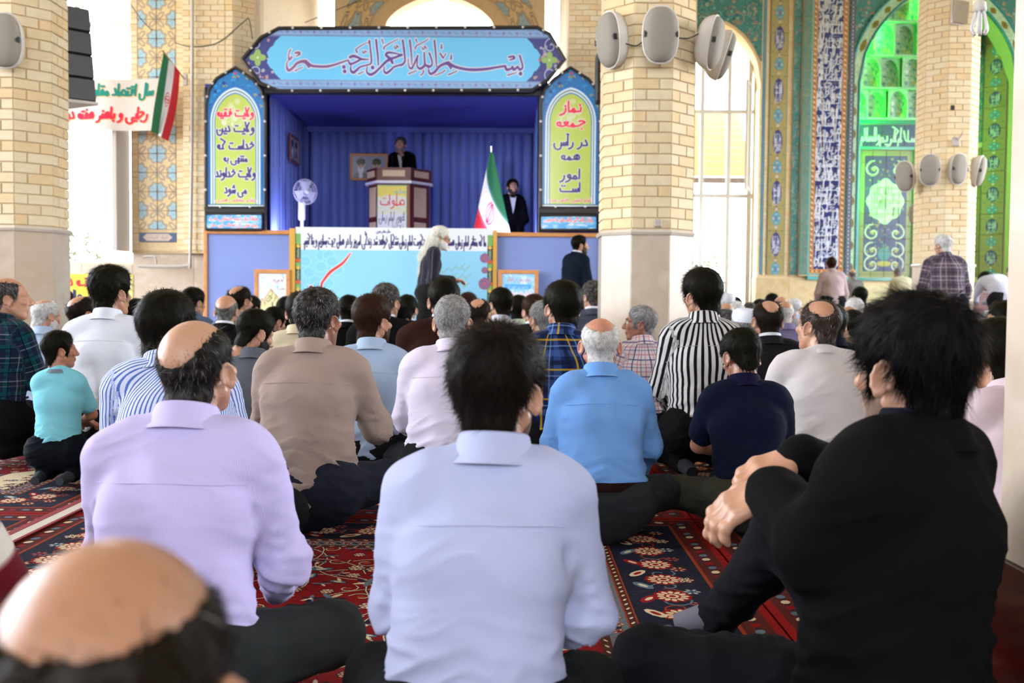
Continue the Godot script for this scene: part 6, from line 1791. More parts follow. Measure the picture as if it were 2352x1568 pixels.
	for c in [[[at(290, -5, 14.0), at(325, 45, 14.0), at(350, 70, 14.0)], "thin cable over the bright window corner"], [[at(402, 98, 14.16), at(440, 107, 14.16), at(500, 98, 14.16), at(560, 50, 14.16), at(572, 45, 14.2), at(580, 90, 14.3)], "thin cable across the left brick pier"], [[at(700, 52, 16.0), at(780, 20, 16.0), at(830, 0, 16.0)], "thin cable above the header board"]]:
		tag(put(tube_mesh(curve(c[0]), 0.006, 5), "cable", M.black_cord), c[1], "cable")
	# wall flag on a slanting pole
	var fd := 13.95
	var fo := at(424, 182, fd)
	var fl := base("wall_flag", fo); tag(fl, "green white and red flag hanging from a slanting pole left of the stage", "flag")
	put(tube_mesh(PackedVector3Array([Vector3.ZERO, at(373, 116, fd - 0.35) - fo]), 0.011, 6), "pole", M.wood, fl)
	put(box_mesh(Vector3(0.06, 0.16, 0.04), 0.006), "bracket", M.grey_pipe, fl, Vector3(0, 0.0, -0.03))
	var c00 := at(376, 120, fd - 0.33) - fo; var c10 := at(413, 166, fd - 0.1) - fo; var c01 := at(349, 302, fd - 0.28) - fo; var c11 := at(384, 323, fd - 0.12) - fo
	var b := MB.new()
	b.sheet(func(u, v):
		var p: Vector3 = (c00.lerp(c10, u)).lerp(c01.lerp(c11, u), v)
		return p + Vector3(0.05 * sin(v * PI) * (u - 0.2), 0, 0.04 * sin(u * 9.0 + v * 2.0) * v), 24, 30, false)
	for j in b.v.size():
		var u := b.t[j].x; var v := 1.0 - b.t[j].y
		b.t[j] = Vector2(0.1 + v * 0.8, clampf(u, 0.01, 0.99))
	put(b.mesh(), "cloth", M.flag, fl)
	# white cloth with script across the window, yellow banner on the wall foot
	var wd := 13.95
	var wc := base("cloth_banner", at(200, 300, wd)); tag(wc, "white cloth with red and green script hung across the left window", "banner")
	b = MB.new()
	var wa := at(60, 182, wd) - wc.position; var wb := at(371, 181, wd) - wc.position; var wcn := at(60, 300, wd) - wc.position; var wdn := at(358, 300, wd) - wc.position
	b.sheet(func(u, v): return wcn.lerp(wdn, u).lerp(wa.lerp(wb, u), v) + Vector3(0, 0, 0.02 * sin(u * 14.0)), 30, 8)
	var cm := print_mat(pic_cloth(), 0.9); cm.backlight_enabled = true; cm.backlight = Color(0.55, 0.55, 0.55)
	put(b.mesh(), "cloth", cm, wc)
	var yb := base("yellow_banner", at(200, 720, 14.35)); tag(yb, "yellow banner with red and dark blue script below the left window", "banner")
	b = MB.new()
	var ya := at(20, 628, 14.35) - yb.position; var ye := at(305, 630, 14.35) - yb.position; var yc := at(20, 742, 14.35) - yb.position; var yd := at(303, 744, 14.35) - yb.position
	b.sheet(func(u, v): return yc.lerp(yd, u).lerp(ya.lerp(ye, u), v) + Vector3(0, 0, 0.012 * sin(u * 17.0)), 30, 4)
	put(b.mesh(), "cloth", print_mat(pic_yellow(), 0.5), yb)
	# brown cabinet in the niche at far right
	var cb := base("cabinet", at(2275, 640, 20.5) * Vector3(1, 0, 1)); tag(cb, "dark red brown wooden cabinet in front of the niche", "cabinet")
	put(box_mesh(Vector3(0.9, 1.28, 0.45), 0.01), "body", M.dark_wood, cb, Vector3(0, 0.64, 0))
	put(box_mesh(Vector3(0.98, 0.05, 0.5), 0.01), "top", M.dark_wood, cb, Vector3(0, 1.3, 0))
	put(box_mesh(Vector3(0.6, 0.12, 0.02), 0.006), "drawer", M.red_stone, cb, Vector3(0, 1.15, 0.23))

# ------------------------------------------------------------------------------ bodies: smooth distance fields meshed as surface nets
class Field:
	var kind := PackedByteArray()          # 0 tapered capsule, 1 ellipsoid
	var pa := PackedVector3Array()
	var pb := PackedVector3Array()         # capsule: vector a -> b (already squashed)
	var ra := PackedFloat32Array()
	var rb := PackedFloat32Array()
	var il := PackedFloat32Array()         # 1 / |ab|^2
	var sn := PackedVector3Array()         # squash direction
	var sf := PackedFloat32Array()         # squash factor - 1
	var ib: Array[Basis] = []              # ellipsoid: world -> unit sphere
	var tags := PackedByteArray()
	var cut: Array[int] = []               # indices that are taken away
	var k := 0.03
	var act := PackedInt32Array()
	var cn := Vector3.ZERO                 # clip plane, acting within cr of its point
	var cp := Vector3.ZERO
	var cr := 1.0
	func clip_at(p: Vector3, n: Vector3, r: float) -> void: cp = p; cn = n; cr = r
	func cap(a: Vector3, b: Vector3, r1: float, r2: float, tag := 0, squash := Vector3.ZERO, f := 1.0) -> int:
		var ab := b - a
		if f != 1.0: ab += squash * ab.dot(squash) * (f - 1.0)
		kind.append(0); pa.append(a); pb.append(ab); ra.append(r1); rb.append(r2); il.append(1.0 / maxf(ab.length_squared(), 1e-9)); sn.append(squash); sf.append(f - 1.0); ib.append(Basis()); tags.append(tag)
		return kind.size() - 1
	func ell(c: Vector3, r: Vector3, rot := Basis(), tag := 0) -> int:
		kind.append(1); pa.append(c); pb.append(Vector3.ZERO); ra.append(minf(r.x, minf(r.y, r.z))); rb.append(0.0); il.append(0.0); sn.append(Vector3.ZERO); sf.append(0.0)
		ib.append(Basis.from_scale(Vector3.ONE / r) * rot.transposed()); tags.append(tag)
		return kind.size() - 1
	func one(j: int, p: Vector3) -> float:
		var q := p - pa[j]
		if kind[j] == 0:
			if sf[j] != 0.0: q += sn[j] * q.dot(sn[j]) * sf[j]
			var t := clampf(q.dot(pb[j]) * il[j], 0.0, 1.0)
			return (q - pb[j] * t).length() - lerpf(ra[j], rb[j], t)
		var u := ib[j] * q
		var k0 := u.length()
		var k1 := (u * ib[j]).length()
		return k0 * (k0 - 1.0) / maxf(k1, 1e-6)
	func ev(p: Vector3) -> float:
		var d := 1.0
		for j in act:
			var e := one(j, p)
			var h := maxf(k - absf(d - e), 0.0)
			d = minf(d, e) - h * h * 0.25 / k
		for j in cut:
			var e := -one(j, p)
			var h := maxf(0.006 - absf(d - e), 0.0)
			d = maxf(d, e) + h * h * 0.25 / 0.006
		if cn != Vector3.ZERO:
			var q := p - cp
			var e := q.dot(cn)
			if (q - cn * e).length() < cr: d = maxf(d, e)
		return d
	func all() -> void:
		act.clear()
		for j in kind.size():
			if not j in cut: act.append(j)
	func narrow(near: PackedInt32Array, _c: Vector3, _hd: float) -> void: act = near
	func nearest_tag(p: Vector3) -> int:
		var best := 1e9; var t := 0
		for j in kind.size():
			var e := one(j, p)
			if e < best: best = e; t = tags[j]
		return t

# the field of hair: the skull thickened inside a hairline
class HairField extends Field:
	var head: Field
	var thick := 0.014
	var top := 0.0                         # extra thickness on the crown
	var lump := 0.004
	var nz := FastNoiseLite.new()
	var line := PackedVector2Array()       # hairline: z, y
	var bald := Vector3.ZERO               # radii of the bald crown, zero for none
	var bald_c := Vector3(0, 0.115, 0.0)
	func region(p: Vector3) -> float:
		var y := line[0].y
		if p.z >= line[-1].x: y = line[-1].y
		else:
			for j in line.size() - 1:
				if p.z >= line[j].x and p.z < line[j + 1].x: y = lerpf(line[j].y, line[j + 1].y, (p.z - line[j].x) / (line[j + 1].x - line[j].x)); break
		var r := (y - p.y) * 0.75
		if bald.x > 0.0: r = maxf(r, (1.0 - ((p - bald_c) / bald).length()) * minf(bald.x, bald.z))
		return r

func nets(f: Field, cell: float, lo: Vector3, hi: Vector3) -> MB:
	var B := 5
	var n := Vector3i(ceili((hi.x - lo.x) / cell / B), ceili((hi.y - lo.y) / cell / B), ceili((hi.z - lo.z) / cell / B))
	var sx := n.x * B + 1; var sy := n.y * B + 1; var sz := n.z * B + 1
	var val := PackedFloat32Array(); val.resize(sx * sy * sz); val.fill(9.0)
	var idx := PackedInt32Array(); idx.resize(sx * sy * sz); idx.fill(-1)
	var hd := cell * B * 0.8660254
	var blocks := PackedInt32Array()
	for bz in n.z:
		for by in n.y:
			for bx in n.x:
				var c := lo + Vector3(bx + 0.5, by + 0.5, bz + 0.5) * cell * B
				f.all()
				var d := f.ev(c)
				if absf(d) > hd * 1.35 + 0.012: continue
				var near := PackedInt32Array()
				for j in f.act:
					if f.one(j, c) < d + 2.2 * hd + f.k * 1.5: near.append(j)
				f.narrow(near, c, hd)
				blocks.append(bx); blocks.append(by); blocks.append(bz)
				for z in range(bz * B, bz * B + B + 1):
					for y in range(by * B, by * B + B + 1):
						var row := (z * sy + y) * sx
						for x in range(bx * B, bx * B + B + 1):
							if val[row + x] > 8.0: val[row + x] = f.ev(lo + Vector3(x, y, z) * cell)
	var out := MB.new()
	var off := PackedInt32Array([0, 1, sx, sx + 1, sx * sy, sx * sy + 1, sx * sy + sx, sx * sy + sx + 1])
	var ea := PackedByteArray([0, 0, 0, 1, 1, 2, 2, 3, 4, 4, 5, 6]); var eb := PackedByteArray([1, 2, 4, 3, 5, 3, 6, 7, 5, 6, 7, 7])
	var g := PackedFloat32Array(); g.resize(8)
	for q in range(0, blocks.size(), 3):
		for z in range(blocks[q + 2] * B, blocks[q + 2] * B + B):
			for y in range(blocks[q + 1] * B, blocks[q + 1] * B + B):
				for x in range(blocks[q] * B, blocks[q] * B + B):
					var i0 := (z * sy + y) * sx + x
					var m := 0
					for j in 8:
						var v := val[i0 + off[j]]
						g[j] = v
						if v < 0.0: m |= 1 << j
					if m == 0 or m == 255: continue
					var s := Vector3.ZERO; var c := 0
					for e in 12:
						var a := ea[e]; var b := eb[e]
						if (g[a] < 0.0) != (g[b] < 0.0):
							var t := g[a] / (g[a] - g[b])
							s += Vector3(a & 1, (a >> 1) & 1, a >> 2).lerp(Vector3(b & 1, (b >> 1) & 1, b >> 2), t); c += 1
					idx[i0] = out.v.size()
					out.v.append(lo + (Vector3(x, y, z) + s / c) * cell)
	var dx := 1; var dy := sx; var dz := sx * sy
	for q in range(0, blocks.size(), 3):
		for z in range(blocks[q + 2] * B, blocks[q + 2] * B + B):
			for y in range(blocks[q + 1] * B, blocks[q + 1] * B + B):
				for x in range(blocks[q] * B, blocks[q] * B + B):
					var i0 := (z * sy + y) * sx + x
					if idx[i0] < 0: continue
					var s0 := val[i0] < 0.0
					if y > 0 and z > 0 and (val[i0 + dx] < 0.0) != s0: face(out, s0, idx[i0], idx[i0 - dy], idx[i0 - dy - dz], idx[i0 - dz])
					if x > 0 and z > 0 and (val[i0 + dy] < 0.0) != s0: face(out, s0, idx[i0], idx[i0 - dz], idx[i0 - dz - dx], idx[i0 - dx])
					if x > 0 and y > 0 and (val[i0 + dz] < 0.0) != s0: face(out, s0, idx[i0], idx[i0 - dx], idx[i0 - dx - dy], idx[i0 - dy])
	out.t.resize(out.v.size())
	smooth(out)
	return out

func face(o: MB, s0: bool, a: int, b: int, c: int, d: int) -> void:
	if a < 0 or b < 0 or c < 0 or d < 0: return
	if s0: o.i.append_array([a, c, b, a, d, c])
	else: o.i.append_array([a, b, c, a, c, d])

func smooth(o: MB) -> void:
	o.n.resize(o.v.size()); o.n.fill(Vector3.ZERO)
	for q in range(0, o.i.size(), 3):
		var a := o.i[q]; var b := o.i[q + 1]; var c := o.i[q + 2]
		var nn := (o.v[c] - o.v[a]).cross(o.v[b] - o.v[a])
		o.n[a] += nn; o.n[b] += nn; o.n[c] += nn
	for q in o.n.size(): o.n[q] = o.n[q].normalized()

# ------------------------------------------------------------------------------ skeletons. The figure faces -z, its seat or feet at the origin; sizes in metres
func pose_of(P: Dictionary) -> Dictionary:
	var J := {}
	var lean: float = P.get("lean", 0.12); var side: float = P.get("side", 0.0)
	var sw: float = P.get("shw", 1.0)
	var pose: String = P.get("pose", "sit")
	var py := 0.145
	if pose == "kneel": py = 0.24
	elif pose == "stand" or pose == "bow": py = 0.95
	var up := func(f: float) -> Vector3: return Basis(Vector3.BACK, -side * f) * Basis(Vector3.RIGHT, -lean * f) * Vector3.UP
	J.pelvis = Vector3(0, py, 0.0)
	J.waist = J.pelvis + up.call(0.5) * 0.14
	J.chest = J.waist + up.call(1.0) * 0.17
	J.sh = J.chest + up.call(1.3) * 0.135
	J.neck = J.chest + up.call(1.5) * 0.20
	var hl := clampf(lean * 0.9 + P.get("neck", 0.25), -0.5, 1.6)
	J.head = J.neck + Basis(Vector3.BACK, -side * 0.7) * Basis(Vector3.RIGHT, -hl) * Vector3.UP * P.get("neck_len", 0.138)
	J.hb = Basis(Vector3.UP, P.get("hyaw", 0.0)) * Basis(Vector3.BACK, P.get("hroll", 0.0)) * Basis(Vector3.RIGHT, -P.get("hpitch", 0.05))
	J.front = Basis(Vector3.BACK, -side) * Basis(Vector3.RIGHT, -lean) * Vector3.FORWARD
	for s in [-1.0, 1.0]:
		var e := "l" if s < 0 else "r"
		var tw: float = P.get("twist", 0.0)
		J["sh" + e] = J.sh + Basis(Vector3.UP, tw) * Vector3(s * 0.138 * sw, -0.02, 0.0)
		var arm: String = P.get("arm" + e, P.get("arms", "lap"))
		var S: Vector3 = J["sh" + e]
		match arm:
			"lap": J["el" + e] = S + Vector3(s * 0.045, -0.24, -0.07); J["wr" + e] = S + Vector3(-s * 0.03, -0.36, -0.27)
			"knee": J["el" + e] = S + Vector3(s * 0.075, -0.23, -0.10); J["wr" + e] = S + Vector3(s * 0.07, -0.37, -0.30)
			"front": J["el" + e] = S + Vector3(s * 0.03, -0.22, -0.16); J["wr" + e] = S + Vector3(-s * 0.10, -0.28, -0.36)
			"chin": J["el" + e] = S + Vector3(s * 0.06, -0.23, -0.13); J["wr" + e] = S + Vector3(-s * 0.07, -0.02, -0.19)
			"down": J["el" + e] = S + Vector3(s * 0.07, -0.29, 0.0); J["wr" + e] = S + Vector3(s * 0.07, -0.54, -0.06)
			"clasp": J["el" + e] = S + Vector3(s * 0.06, -0.28, -0.02); J["wr" + e] = S + Vector3(-s * 0.09, -0.46, -0.18)
			"hold": J["el" + e] = S + Vector3(s * 0.04, -0.27, 0.02); J["wr" + e] = S + Vector3(-s * 0.06, -0.28, -0.24)
		J["hip" + e] = J.pelvis + Vector3(s * 0.095, -0.02, 0.01)
		match pose:
			"sit":
				J["kn" + e] = Vector3(s * 0.30 * P.get("spread", 1.0), 0.11 + P.get("knee" + e, 0.0), -0.27); J["an" + e] = Vector3(-s * 0.05, 0.055, -0.36 - 0.05 * s); J["to" + e] = J["an" + e] + Vector3(-s * 0.16, -0.01, -0.02)
			"kneel":
				J["kn" + e] = Vector3(s * 0.13, 0.075, -0.40); J["an" + e] = Vector3(s * 0.10, 0.06, 0.02); J["to" + e] = Vector3(s * 0.08, 0.04, 0.17)
			_:
				J["kn" + e] = Vector3(s * 0.10, 0.50, -0.02 + P.get("step", 0.0) * s); J["an" + e] = Vector3(s * 0.11, 0.06, 0.02 + P.get("step", 0.0) * s * 1.5); J["to" + e] = J["an" + e] + Vector3(0, -0.025, -0.17)
	for key in P.get("joints", {}): J[key] = P.joints[key]
	return J

func torso_into(f: Field, J: Dictionary, b: float, g: float, sw: float) -> void:   # b bulk, g growth over the skin
	var fr: Vector3 = J.front
	f.cap(J.pelvis + Vector3(0, -0.01, 0), J.waist, 0.160 * b + g, 0.140 * b + g, 0, fr, 1.36)
	f.cap(J.waist, J.chest, 0.140 * b + g, 0.152 * lerpf(1.0, b, 0.6) + g, 0, fr, 1.42)
	var w: Vector3 = J.shr - J.shl
	f.cap(J.chest - w * 0.16, J.chest + w * 0.16, 0.105 * lerpf(1.0, b, 0.5) + g, 0.105 * lerpf(1.0, b, 0.5) + g, 0)
	f.cap(J.sh - w * 0.33, J.sh + w * 0.33, 0.070 + g, 0.070 + g, 0)
	for e in ["l", "r"]: f.cap(J.neck + Vector3(0, -0.01, 0.015), J.sh.lerp(J["sh" + e], 0.80), 0.050 + g * 0.5, 0.052 + g, 0)

func arms_into(f: Field, J: Dictionary, g: float, to: float, thick: float) -> void:   # to: 1 wrist, 0.3 short sleeve
	for e in ["l", "r"]:
		var t := 1 if e == "l" else 2
		var S: Vector3 = J["sh" + e]; var E: Vector3 = J["el" + e]; var W: Vector3 = J["wr" + e]
		if to < 0.5: f.cap(S, S.lerp(E, to * 2.0), 0.056 * thick + g, 0.054 * thick + g, t)
		else:
			f.cap(S, E, 0.055 * thick + g, 0.045 * thick + g, t); f.cap(E, E.lerp(W, minf(1.0, to)), 0.044 * thick + g, 0.030 * thick + g, t)

func legs_into(f: Field, J: Dictionary, b: float, g: float) -> void:
	f.cap(J.hipl, J.hipr, 0.115 * b + g, 0.115 * b + g)
	for e in ["l", "r"]:
		f.cap(J["hip" + e], J["kn" + e], 0.092 * b + g, 0.062 * b + g, 1); f.cap(J["kn" + e], J["an" + e], 0.060 * b + g, 0.042 + g, 1)

func head_into(f: Field, T: Transform3D) -> void:
	var R := T.basis
	var e := func(c: Vector3, r: Vector3, rot := Basis()) -> int: return f.ell(T * c, r, R * rot)
	e.call(Vector3(0, 0.035, 0.014), Vector3(0.0765, 0.084, 0.097))
	e.call(Vector3(0, -0.030, -0.026), Vector3(0.061, 0.088, 0.066))
	f.ell(T * Vector3(0, -0.094, -0.062), Vector3(0.028, 0.024, 0.026), R)
	for s in [-1.0, 1.0]:
		f.cap(T * Vector3(s * 0.052, -0.048, 0.004), T * Vector3(s * 0.02, -0.094, -0.060), 0.020, 0.018)
		f.cap(T * Vector3(s * 0.012, 0.030, -0.083), T * Vector3(s * 0.046, 0.026, -0.066), 0.010, 0.010)
		f.ell(T * Vector3(s * 0.046, -0.018, -0.066), Vector3(0.018, 0.016, 0.016), R)
		f.ell(T * Vector3(s * 0.012, -0.030, -0.099), Vector3(0.009, 0.008, 0.011), R)

func face_into(f: Field, T: Transform3D) -> void:   # features that need sharper joints: ears, nose, lips
	var R := T.basis
	f.cap(T * Vector3(0, 0.014, -0.092), T * Vector3(0, -0.026, -0.113), 0.009, 0.012)
	f.cap(T * Vector3(-0.018, -0.057, -0.087), T * Vector3(0.018, -0.057, -0.087), 0.007, 0.007)
	f.cap(T * Vector3(-0.014, -0.066, -0.085), T * Vector3(0.014, -0.066, -0.085), 0.007, 0.007)
	for s in [-1.0, 1.0]:
		f.cut.append(f.ell(T * Vector3(s * 0.031, 0.006, -0.097), Vector3(0.017, 0.011, 0.018), R))

# an ear in the head's axes: plate, rolled rim, lobe, hollow
func ear_mesh(s: float) -> ArrayMesh:
	var f := Field.new(); f.k = 0.004
	var R := Basis(Vector3.UP, s * -0.5) * Basis(Vector3.RIGHT, 0.2)
	var c := Vector3(s * 0.079, -0.008, 0.016)
	f.ell(c, Vector3(0.006, 0.028, 0.017), R)
	f.ell(c + R * Vector3(0, -0.026, -0.005), Vector3(0.006, 0.010, 0.009), R)
	f.cap(c + R * Vector3(-s * 0.012, 0, -0.008), c, 0.016, 0.010)
	var last := Vector3.ZERO
	for j in 9:
		var a := lerpf(-0.5, 4.3, j / 8.0)
		var q := c + R * Vector3(s * 0.005, sin(a) * 0.029, cos(a + PI) * -0.018)
		if j > 0: f.cap(last, q, 0.0042, 0.0042)
		last = q
	f.cap(c + R * Vector3(s * 0.003, -0.004, -0.015), c + R * Vector3(s * 0.003, -0.012, -0.014), 0.005, 0.004)
	f.cut.append(f.ell(c + R * Vector3(s * 0.007, -0.003, -0.003), Vector3(0.005, 0.014, 0.009), R))
	return nets(f, 0.0028, c - Vector3(0.03, 0.048, 0.036), c + Vector3(0.03, 0.048, 0.036)).mesh()

# a hand: palm and five separate fingers. w wrist, d direction of the palm, n back-of-hand normal, s +1 for a thumb on the right side, curl in radians for each joint
func hand_into(f: Field, w: Vector3, d: Vector3, n: Vector3, s: float, curl: float, k: float) -> void:
	d = d.normalized(); n = (n - d * n.dot(d)).normalized()
	var x := d.cross(n) * s               # towards the thumb
	f.cap(w, w + d * 0.03 * k, 0.026 * k, 0.028 * k, 0, n, 1.25)
	for j in 4:
		var a := w + d * 0.03 * k + x * (0.026 - j * 0.017) * k
		var b := w + d * (0.088 - absf(j - 1.2) * 0.005) * k + x * (0.030 - j * 0.0195) * k
		f.cap(a, b, 0.015 * k, 0.0115 * k, 0)
		var q := b; var ang := curl * 0.7
		var ln: float = [0.042, 0.047, 0.043, 0.033][j] * k
		for seg in 3:
			var dir := (d * cos(ang) - n * sin(ang) + x * (0.06 - j * 0.04)).normalized()
			var r := q + dir * ln
			f.cap(q, r, (0.0100 - seg * 0.0008) * k, (0.0092 - seg * 0.0010) * k, 0)
			q = r; ln *= 0.66; ang += curl
	var t0 := w + d * 0.022 * k + x * 0.024 * k; var t1 := t0 + (d * 0.75 + x * 0.62 - n * 0.25).normalized() * 0.045 * k; var t2 := t1 + (d * 0.95 + x * 0.12 - n * 0.3).normalized() * 0.032 * k
	f.cap(t0, t1, 0.015 * k, 0.012 * k); f.cap(t1, t2, 0.011 * k, 0.0095 * k); f.cap(t2, t2 + (d - n * 0.35).normalized() * 0.022 * k, 0.0098 * k, 0.008 * k)

# ------------------------------------------------------------------------------ garments and hair on a skeleton
var folds := FastNoiseLite.new()

func crease(o: MB, J: Dictionary, amp: float, seed_: int, pull := 1.0) -> void:   # cloth folds: pulled from the armpits, sagging at the waist
	folds.seed = seed_; folds.frequency = 1.0; folds.fractal_octaves = 2
	var arm := []
	for e in ["l", "r"]:
		var s := -1.0 if e == "l" else 1.0
		var pit: Vector3 = J["sh" + e] + Vector3(-s * 0.01, -0.10, 0.05)
		for q in [[0.10, -0.01, 0.09], [0.11, -0.07, 0.09], [0.07, 0.05, 0.09], [0.10, -0.14, 0.085], [0.055, -0.16, 0.085]]:
			var b: Vector3 = pit + Vector3(-s * q[0], q[1], q[2] * 0.4)
			arm.append([pit, b - pit, 1.0 / (b - pit).length_squared()])
		var el: Vector3 = J["el" + e]
		for q in 3:
			var c: Vector3 = el + (J["sh" + e] - el) * (0.10 + 0.14 * q)
			arm.append([c + Vector3(-s * 0.06, 0.02, 0.04), Vector3(s * 0.12, -0.03, 0.02), 1.0 / 0.0157])
	var wy: float = J.waist.y
	for j in o.v.size():
		var p := o.v[j]
		var h := 0.0
		for c in (arm if pull > 0.0 else []):
			var q: Vector3 = p - c[0]
			if absf(q.x) > 0.2 or absf(q.y) > 0.2: continue
			var t: float = clampf(q.dot(c[1]) * c[2], 0.0, 1.0)
			var d: float = (q - c[1] * t).length_squared()
			if d < 0.0012: h += (1.0 - t) * (exp(-d / 0.00008) * 1.1 - exp(-d / 0.00045) * 0.5)
		var n := folds.get_noise_3d(p.x * 3.2 + 7.0, p.y * 11.0 + absf(p.x) * 4.0, p.z * 3.2)
		var low := clampf((wy + 0.10 - p.y) / 0.16, 0.0, 1.0)
		h += (pow(1.0 - minf(1.0, 2.0 * absf(n)), 2.0) - 0.3) * (0.22 + 0.75 * low)
		var n2 := folds.get_noise_3d(p.x * 6.0, p.y * 5.0 + p.x * 3.0, p.z * 6.0 + 9.0)
		h += n2 * 0.45
		o.v[j] = p + o.n[j] * h * amp * 1.35
	smooth(o)

func cloth_uv(o: MB, f: Field, J: Dictionary) -> void:
	var ws := PackedVector3Array()
	for j in o.v.size():
		var p := o.v[j]
		var t := f.nearest_tag(p)
		if t == 0:
			var a := atan2(p.x, (p.z - lerpf(0.0, J.chest.z, clampf((p.y - J.pelvis.y) / 0.3, 0, 1.3))) * 1.35 + 0.02)
			o.t[j] = Vector2(a * 0.155, -p.y)
		else:
			var e := "l" if t == 1 else "r"
			var S: Vector3 = J["sh" + e]; var E: Vector3 = J["el" + e]; var W: Vector3 = J["wr" + e]
			var A := S; var Bv := E; var add := 0.0
			if (p - E).dot(W - E) > 0.0 and (p - E).dot(S - E) < 0.02 * 0.3: A = E; Bv = W; add = (E - S).length()
			var dd := (Bv - A).normalized()
			var x := dd.cross(Vector3.FORWARD).normalized(); var y := x.cross(dd)
			var q := p - A
			o.t[j] = Vector2(atan2(q.dot(x), q.dot(y)) * 0.05 + 0.4, -(q.dot(dd) + add))

func hairline(kind_: String) -> PackedVector2Array:
	if kind_ == "receding": return PackedVector2Array([Vector2(-0.12, 0.13), Vector2(-0.05, 0.105), Vector2(-0.035, 0.02), Vector2(-0.012, -0.012), Vector2(-0.005, 0.02), Vector2(0.03, 0.018), Vector2(0.045, -0.045), Vector2(0.075, -0.085), Vector2(0.13, -0.085)])
	return PackedVector2Array([Vector2(-0.12, 0.085), Vector2(-0.072, 0.068), Vector2(-0.045, 0.03), Vector2(-0.030, -0.03), Vector2(-0.008, -0.03), Vector2(-0.003, 0.022), Vector2(0.032, 0.022), Vector2(0.046, -0.045), Vector2(0.075, -0.095), Vector2(0.13, -0.095)])

func strands(o: MB, T: Transform3D, count: int, length: float, width: float, c1: Color, c2: Color, mixp: float, seed_: int, mess: float, lift: float, tip := Vector3.ZERO, clump := 0.0) -> void:
	var rg := RandomNumberGenerator.new(); rg.seed = seed_
	o.use_c = true
	o.c.resize(o.v.size())
	var base_c := c1.lerp(c2, mixp * 0.8)
	for j in o.v.size():
		var gl := clampf(mixp + folds.get_noise_3d(o.v[j].x * 30, o.v[j].y * 30, o.v[j].z * 30) * 0.6 * sqrt(mixp), 0.0, 1.0)
		o.c[j] = c1.lerp(c2, gl)
	var nv := o.v.size()
	if nv == 0: return
	var inv := T.affine_inverse()
	for s in count:
		var j := rg.randi() % nv
		var p := o.v[j]; var n := o.n[j]
		var q := inv * p
		var away := T.basis * (q - Vector3(0.015, 0.115, 0.055))
		var flow := (away - n * away.dot(n)).normalized()
		var r := Vector3(rg.randfn(), rg.randfn(), rg.randfn()) * mess
		var cl := Vector3(folds.get_noise_3d(q.x * 26 + 3, q.y * 26, q.z * 26), folds.get_noise_3d(q.x * 26, q.y * 26 + 5, q.z * 26), folds.get_noise_3d(q.x * 26, q.y * 26, q.z * 26 + 9)) * clump
		var d := (flow + r + cl + T.basis * tip * clampf(q.y / 0.1, 0.0, 1.0)).normalized()
		d = (d - n * minf(0.0, d.dot(n))).normalized()
		var L := length * rg.randf_range(0.5, 1.15)
		var side := d.cross(n).normalized() * width * 0.5
		var col := c1.lerp(c2, 1.0 if rg.randf() < mixp else rg.randf() * 0.25 * mixp)
		col = col * rg.randf_range(0.4, 1.7)
		var a := o.v.size()
		var x := p - n * 0.001
		for k in 3:
			var w: Vector3 = side * [1.0, 0.8, 0.12][k]
			o.v.append(x - w); o.v.append(x + w)
			var nn := (n + d * 0.2).normalized()
			o.n.append(nn); o.n.append(nn); o.t.append(Vector2.ZERO); o.t.append(Vector2.ZERO); o.c.append(col); o.c.append(col)
			x += (d + n * lift * (1.0 - 0.8 * k)).normalized() * L * 0.5 - n * 0.3 * L * 0.12 * k
		o.i.append_array([a, a + 2, a + 1, a + 1, a + 2, a + 3, a + 2, a + 4, a + 3, a + 3, a + 4, a + 5])

func ring_band(c: Vector3, up: Vector3, front: Vector3, rx: float, rz: float, prof: PackedVector2Array, gap := 0.0, sides := 36) -> ArrayMesh:
	var b := MB.new()
	var x := front.cross(up).normalized(); var z := x.cross(up).normalized()
	for k in prof.size():
		for j in sides + 1:
			var a := lerpf(gap, TAU - gap, float(j) / sides)
			var rad := Vector3.ZERO + x * sin(a) * (rx + prof[k].x) - z * -cos(a) * (rz + prof[k].x) * -1.0
			b.v.append(c + rad + up * prof[k].y * (1.0 - 0.35 * maxf(0.0, cos(a)))); b.n.append(rad.normalized()); b.t.append(Vector2(a * 0.07, -prof[k].y))
	for k in prof.size() - 1:
		for j in sides:
			var a2 := k * (sides + 1) + j
			b.i.append_array([a2, a2 + 1, a2 + sides + 1, a2 + 1, a2 + sides + 2, a2 + sides + 1])
	smooth(b)
	return b.mesh()

# ------------------------------------------------------------------------------ one person from a list of settings
var mesh_cache := {}
var pale_skin: StandardMaterial3D

func bounds(f: Field, m: float) -> Array:
	var lo := Vector3.ONE * 9; var hi := Vector3.ONE * -9
	for j in f.kind.size():
		if j in f.cut: continue
		var r := maxf(f.ra[j], f.rb[j]) + m
		var b := f.pa[j]
		if f.kind[j] == 0:
			var ab := f.pb[j]
			if f.sf[j] != 0.0: ab -= f.sn[j] * ab.dot(f.sn[j]) * (f.sf[j] / (1.0 + f.sf[j]))
			b = f.pa[j] + ab
		else: r = 0.11 + m if f.ra[j] > 0.05 else 0.04 + m
		lo = lo.min(f.pa[j] - Vector3.ONE * r).min(b - Vector3.ONE * r); hi = hi.max(f.pa[j] + Vector3.ONE * r).max(b + Vector3.ONE * r)
	return [lo, hi]

func skin(c: Color) -> StandardMaterial3D:
	var key := "skin%s" % c.to_html()
	if not M.has(key):
		var m := tri_mat(noise_tex(70, 0.03, [c.darkened(0.05), c, c.lightened(0.05)], 128, 3), 9.0, 0.42, false)
		m.subsurf_scatter_enabled = true; m.subsurf_scatter_strength = 0.06
		M[key] = m
	return M[key]

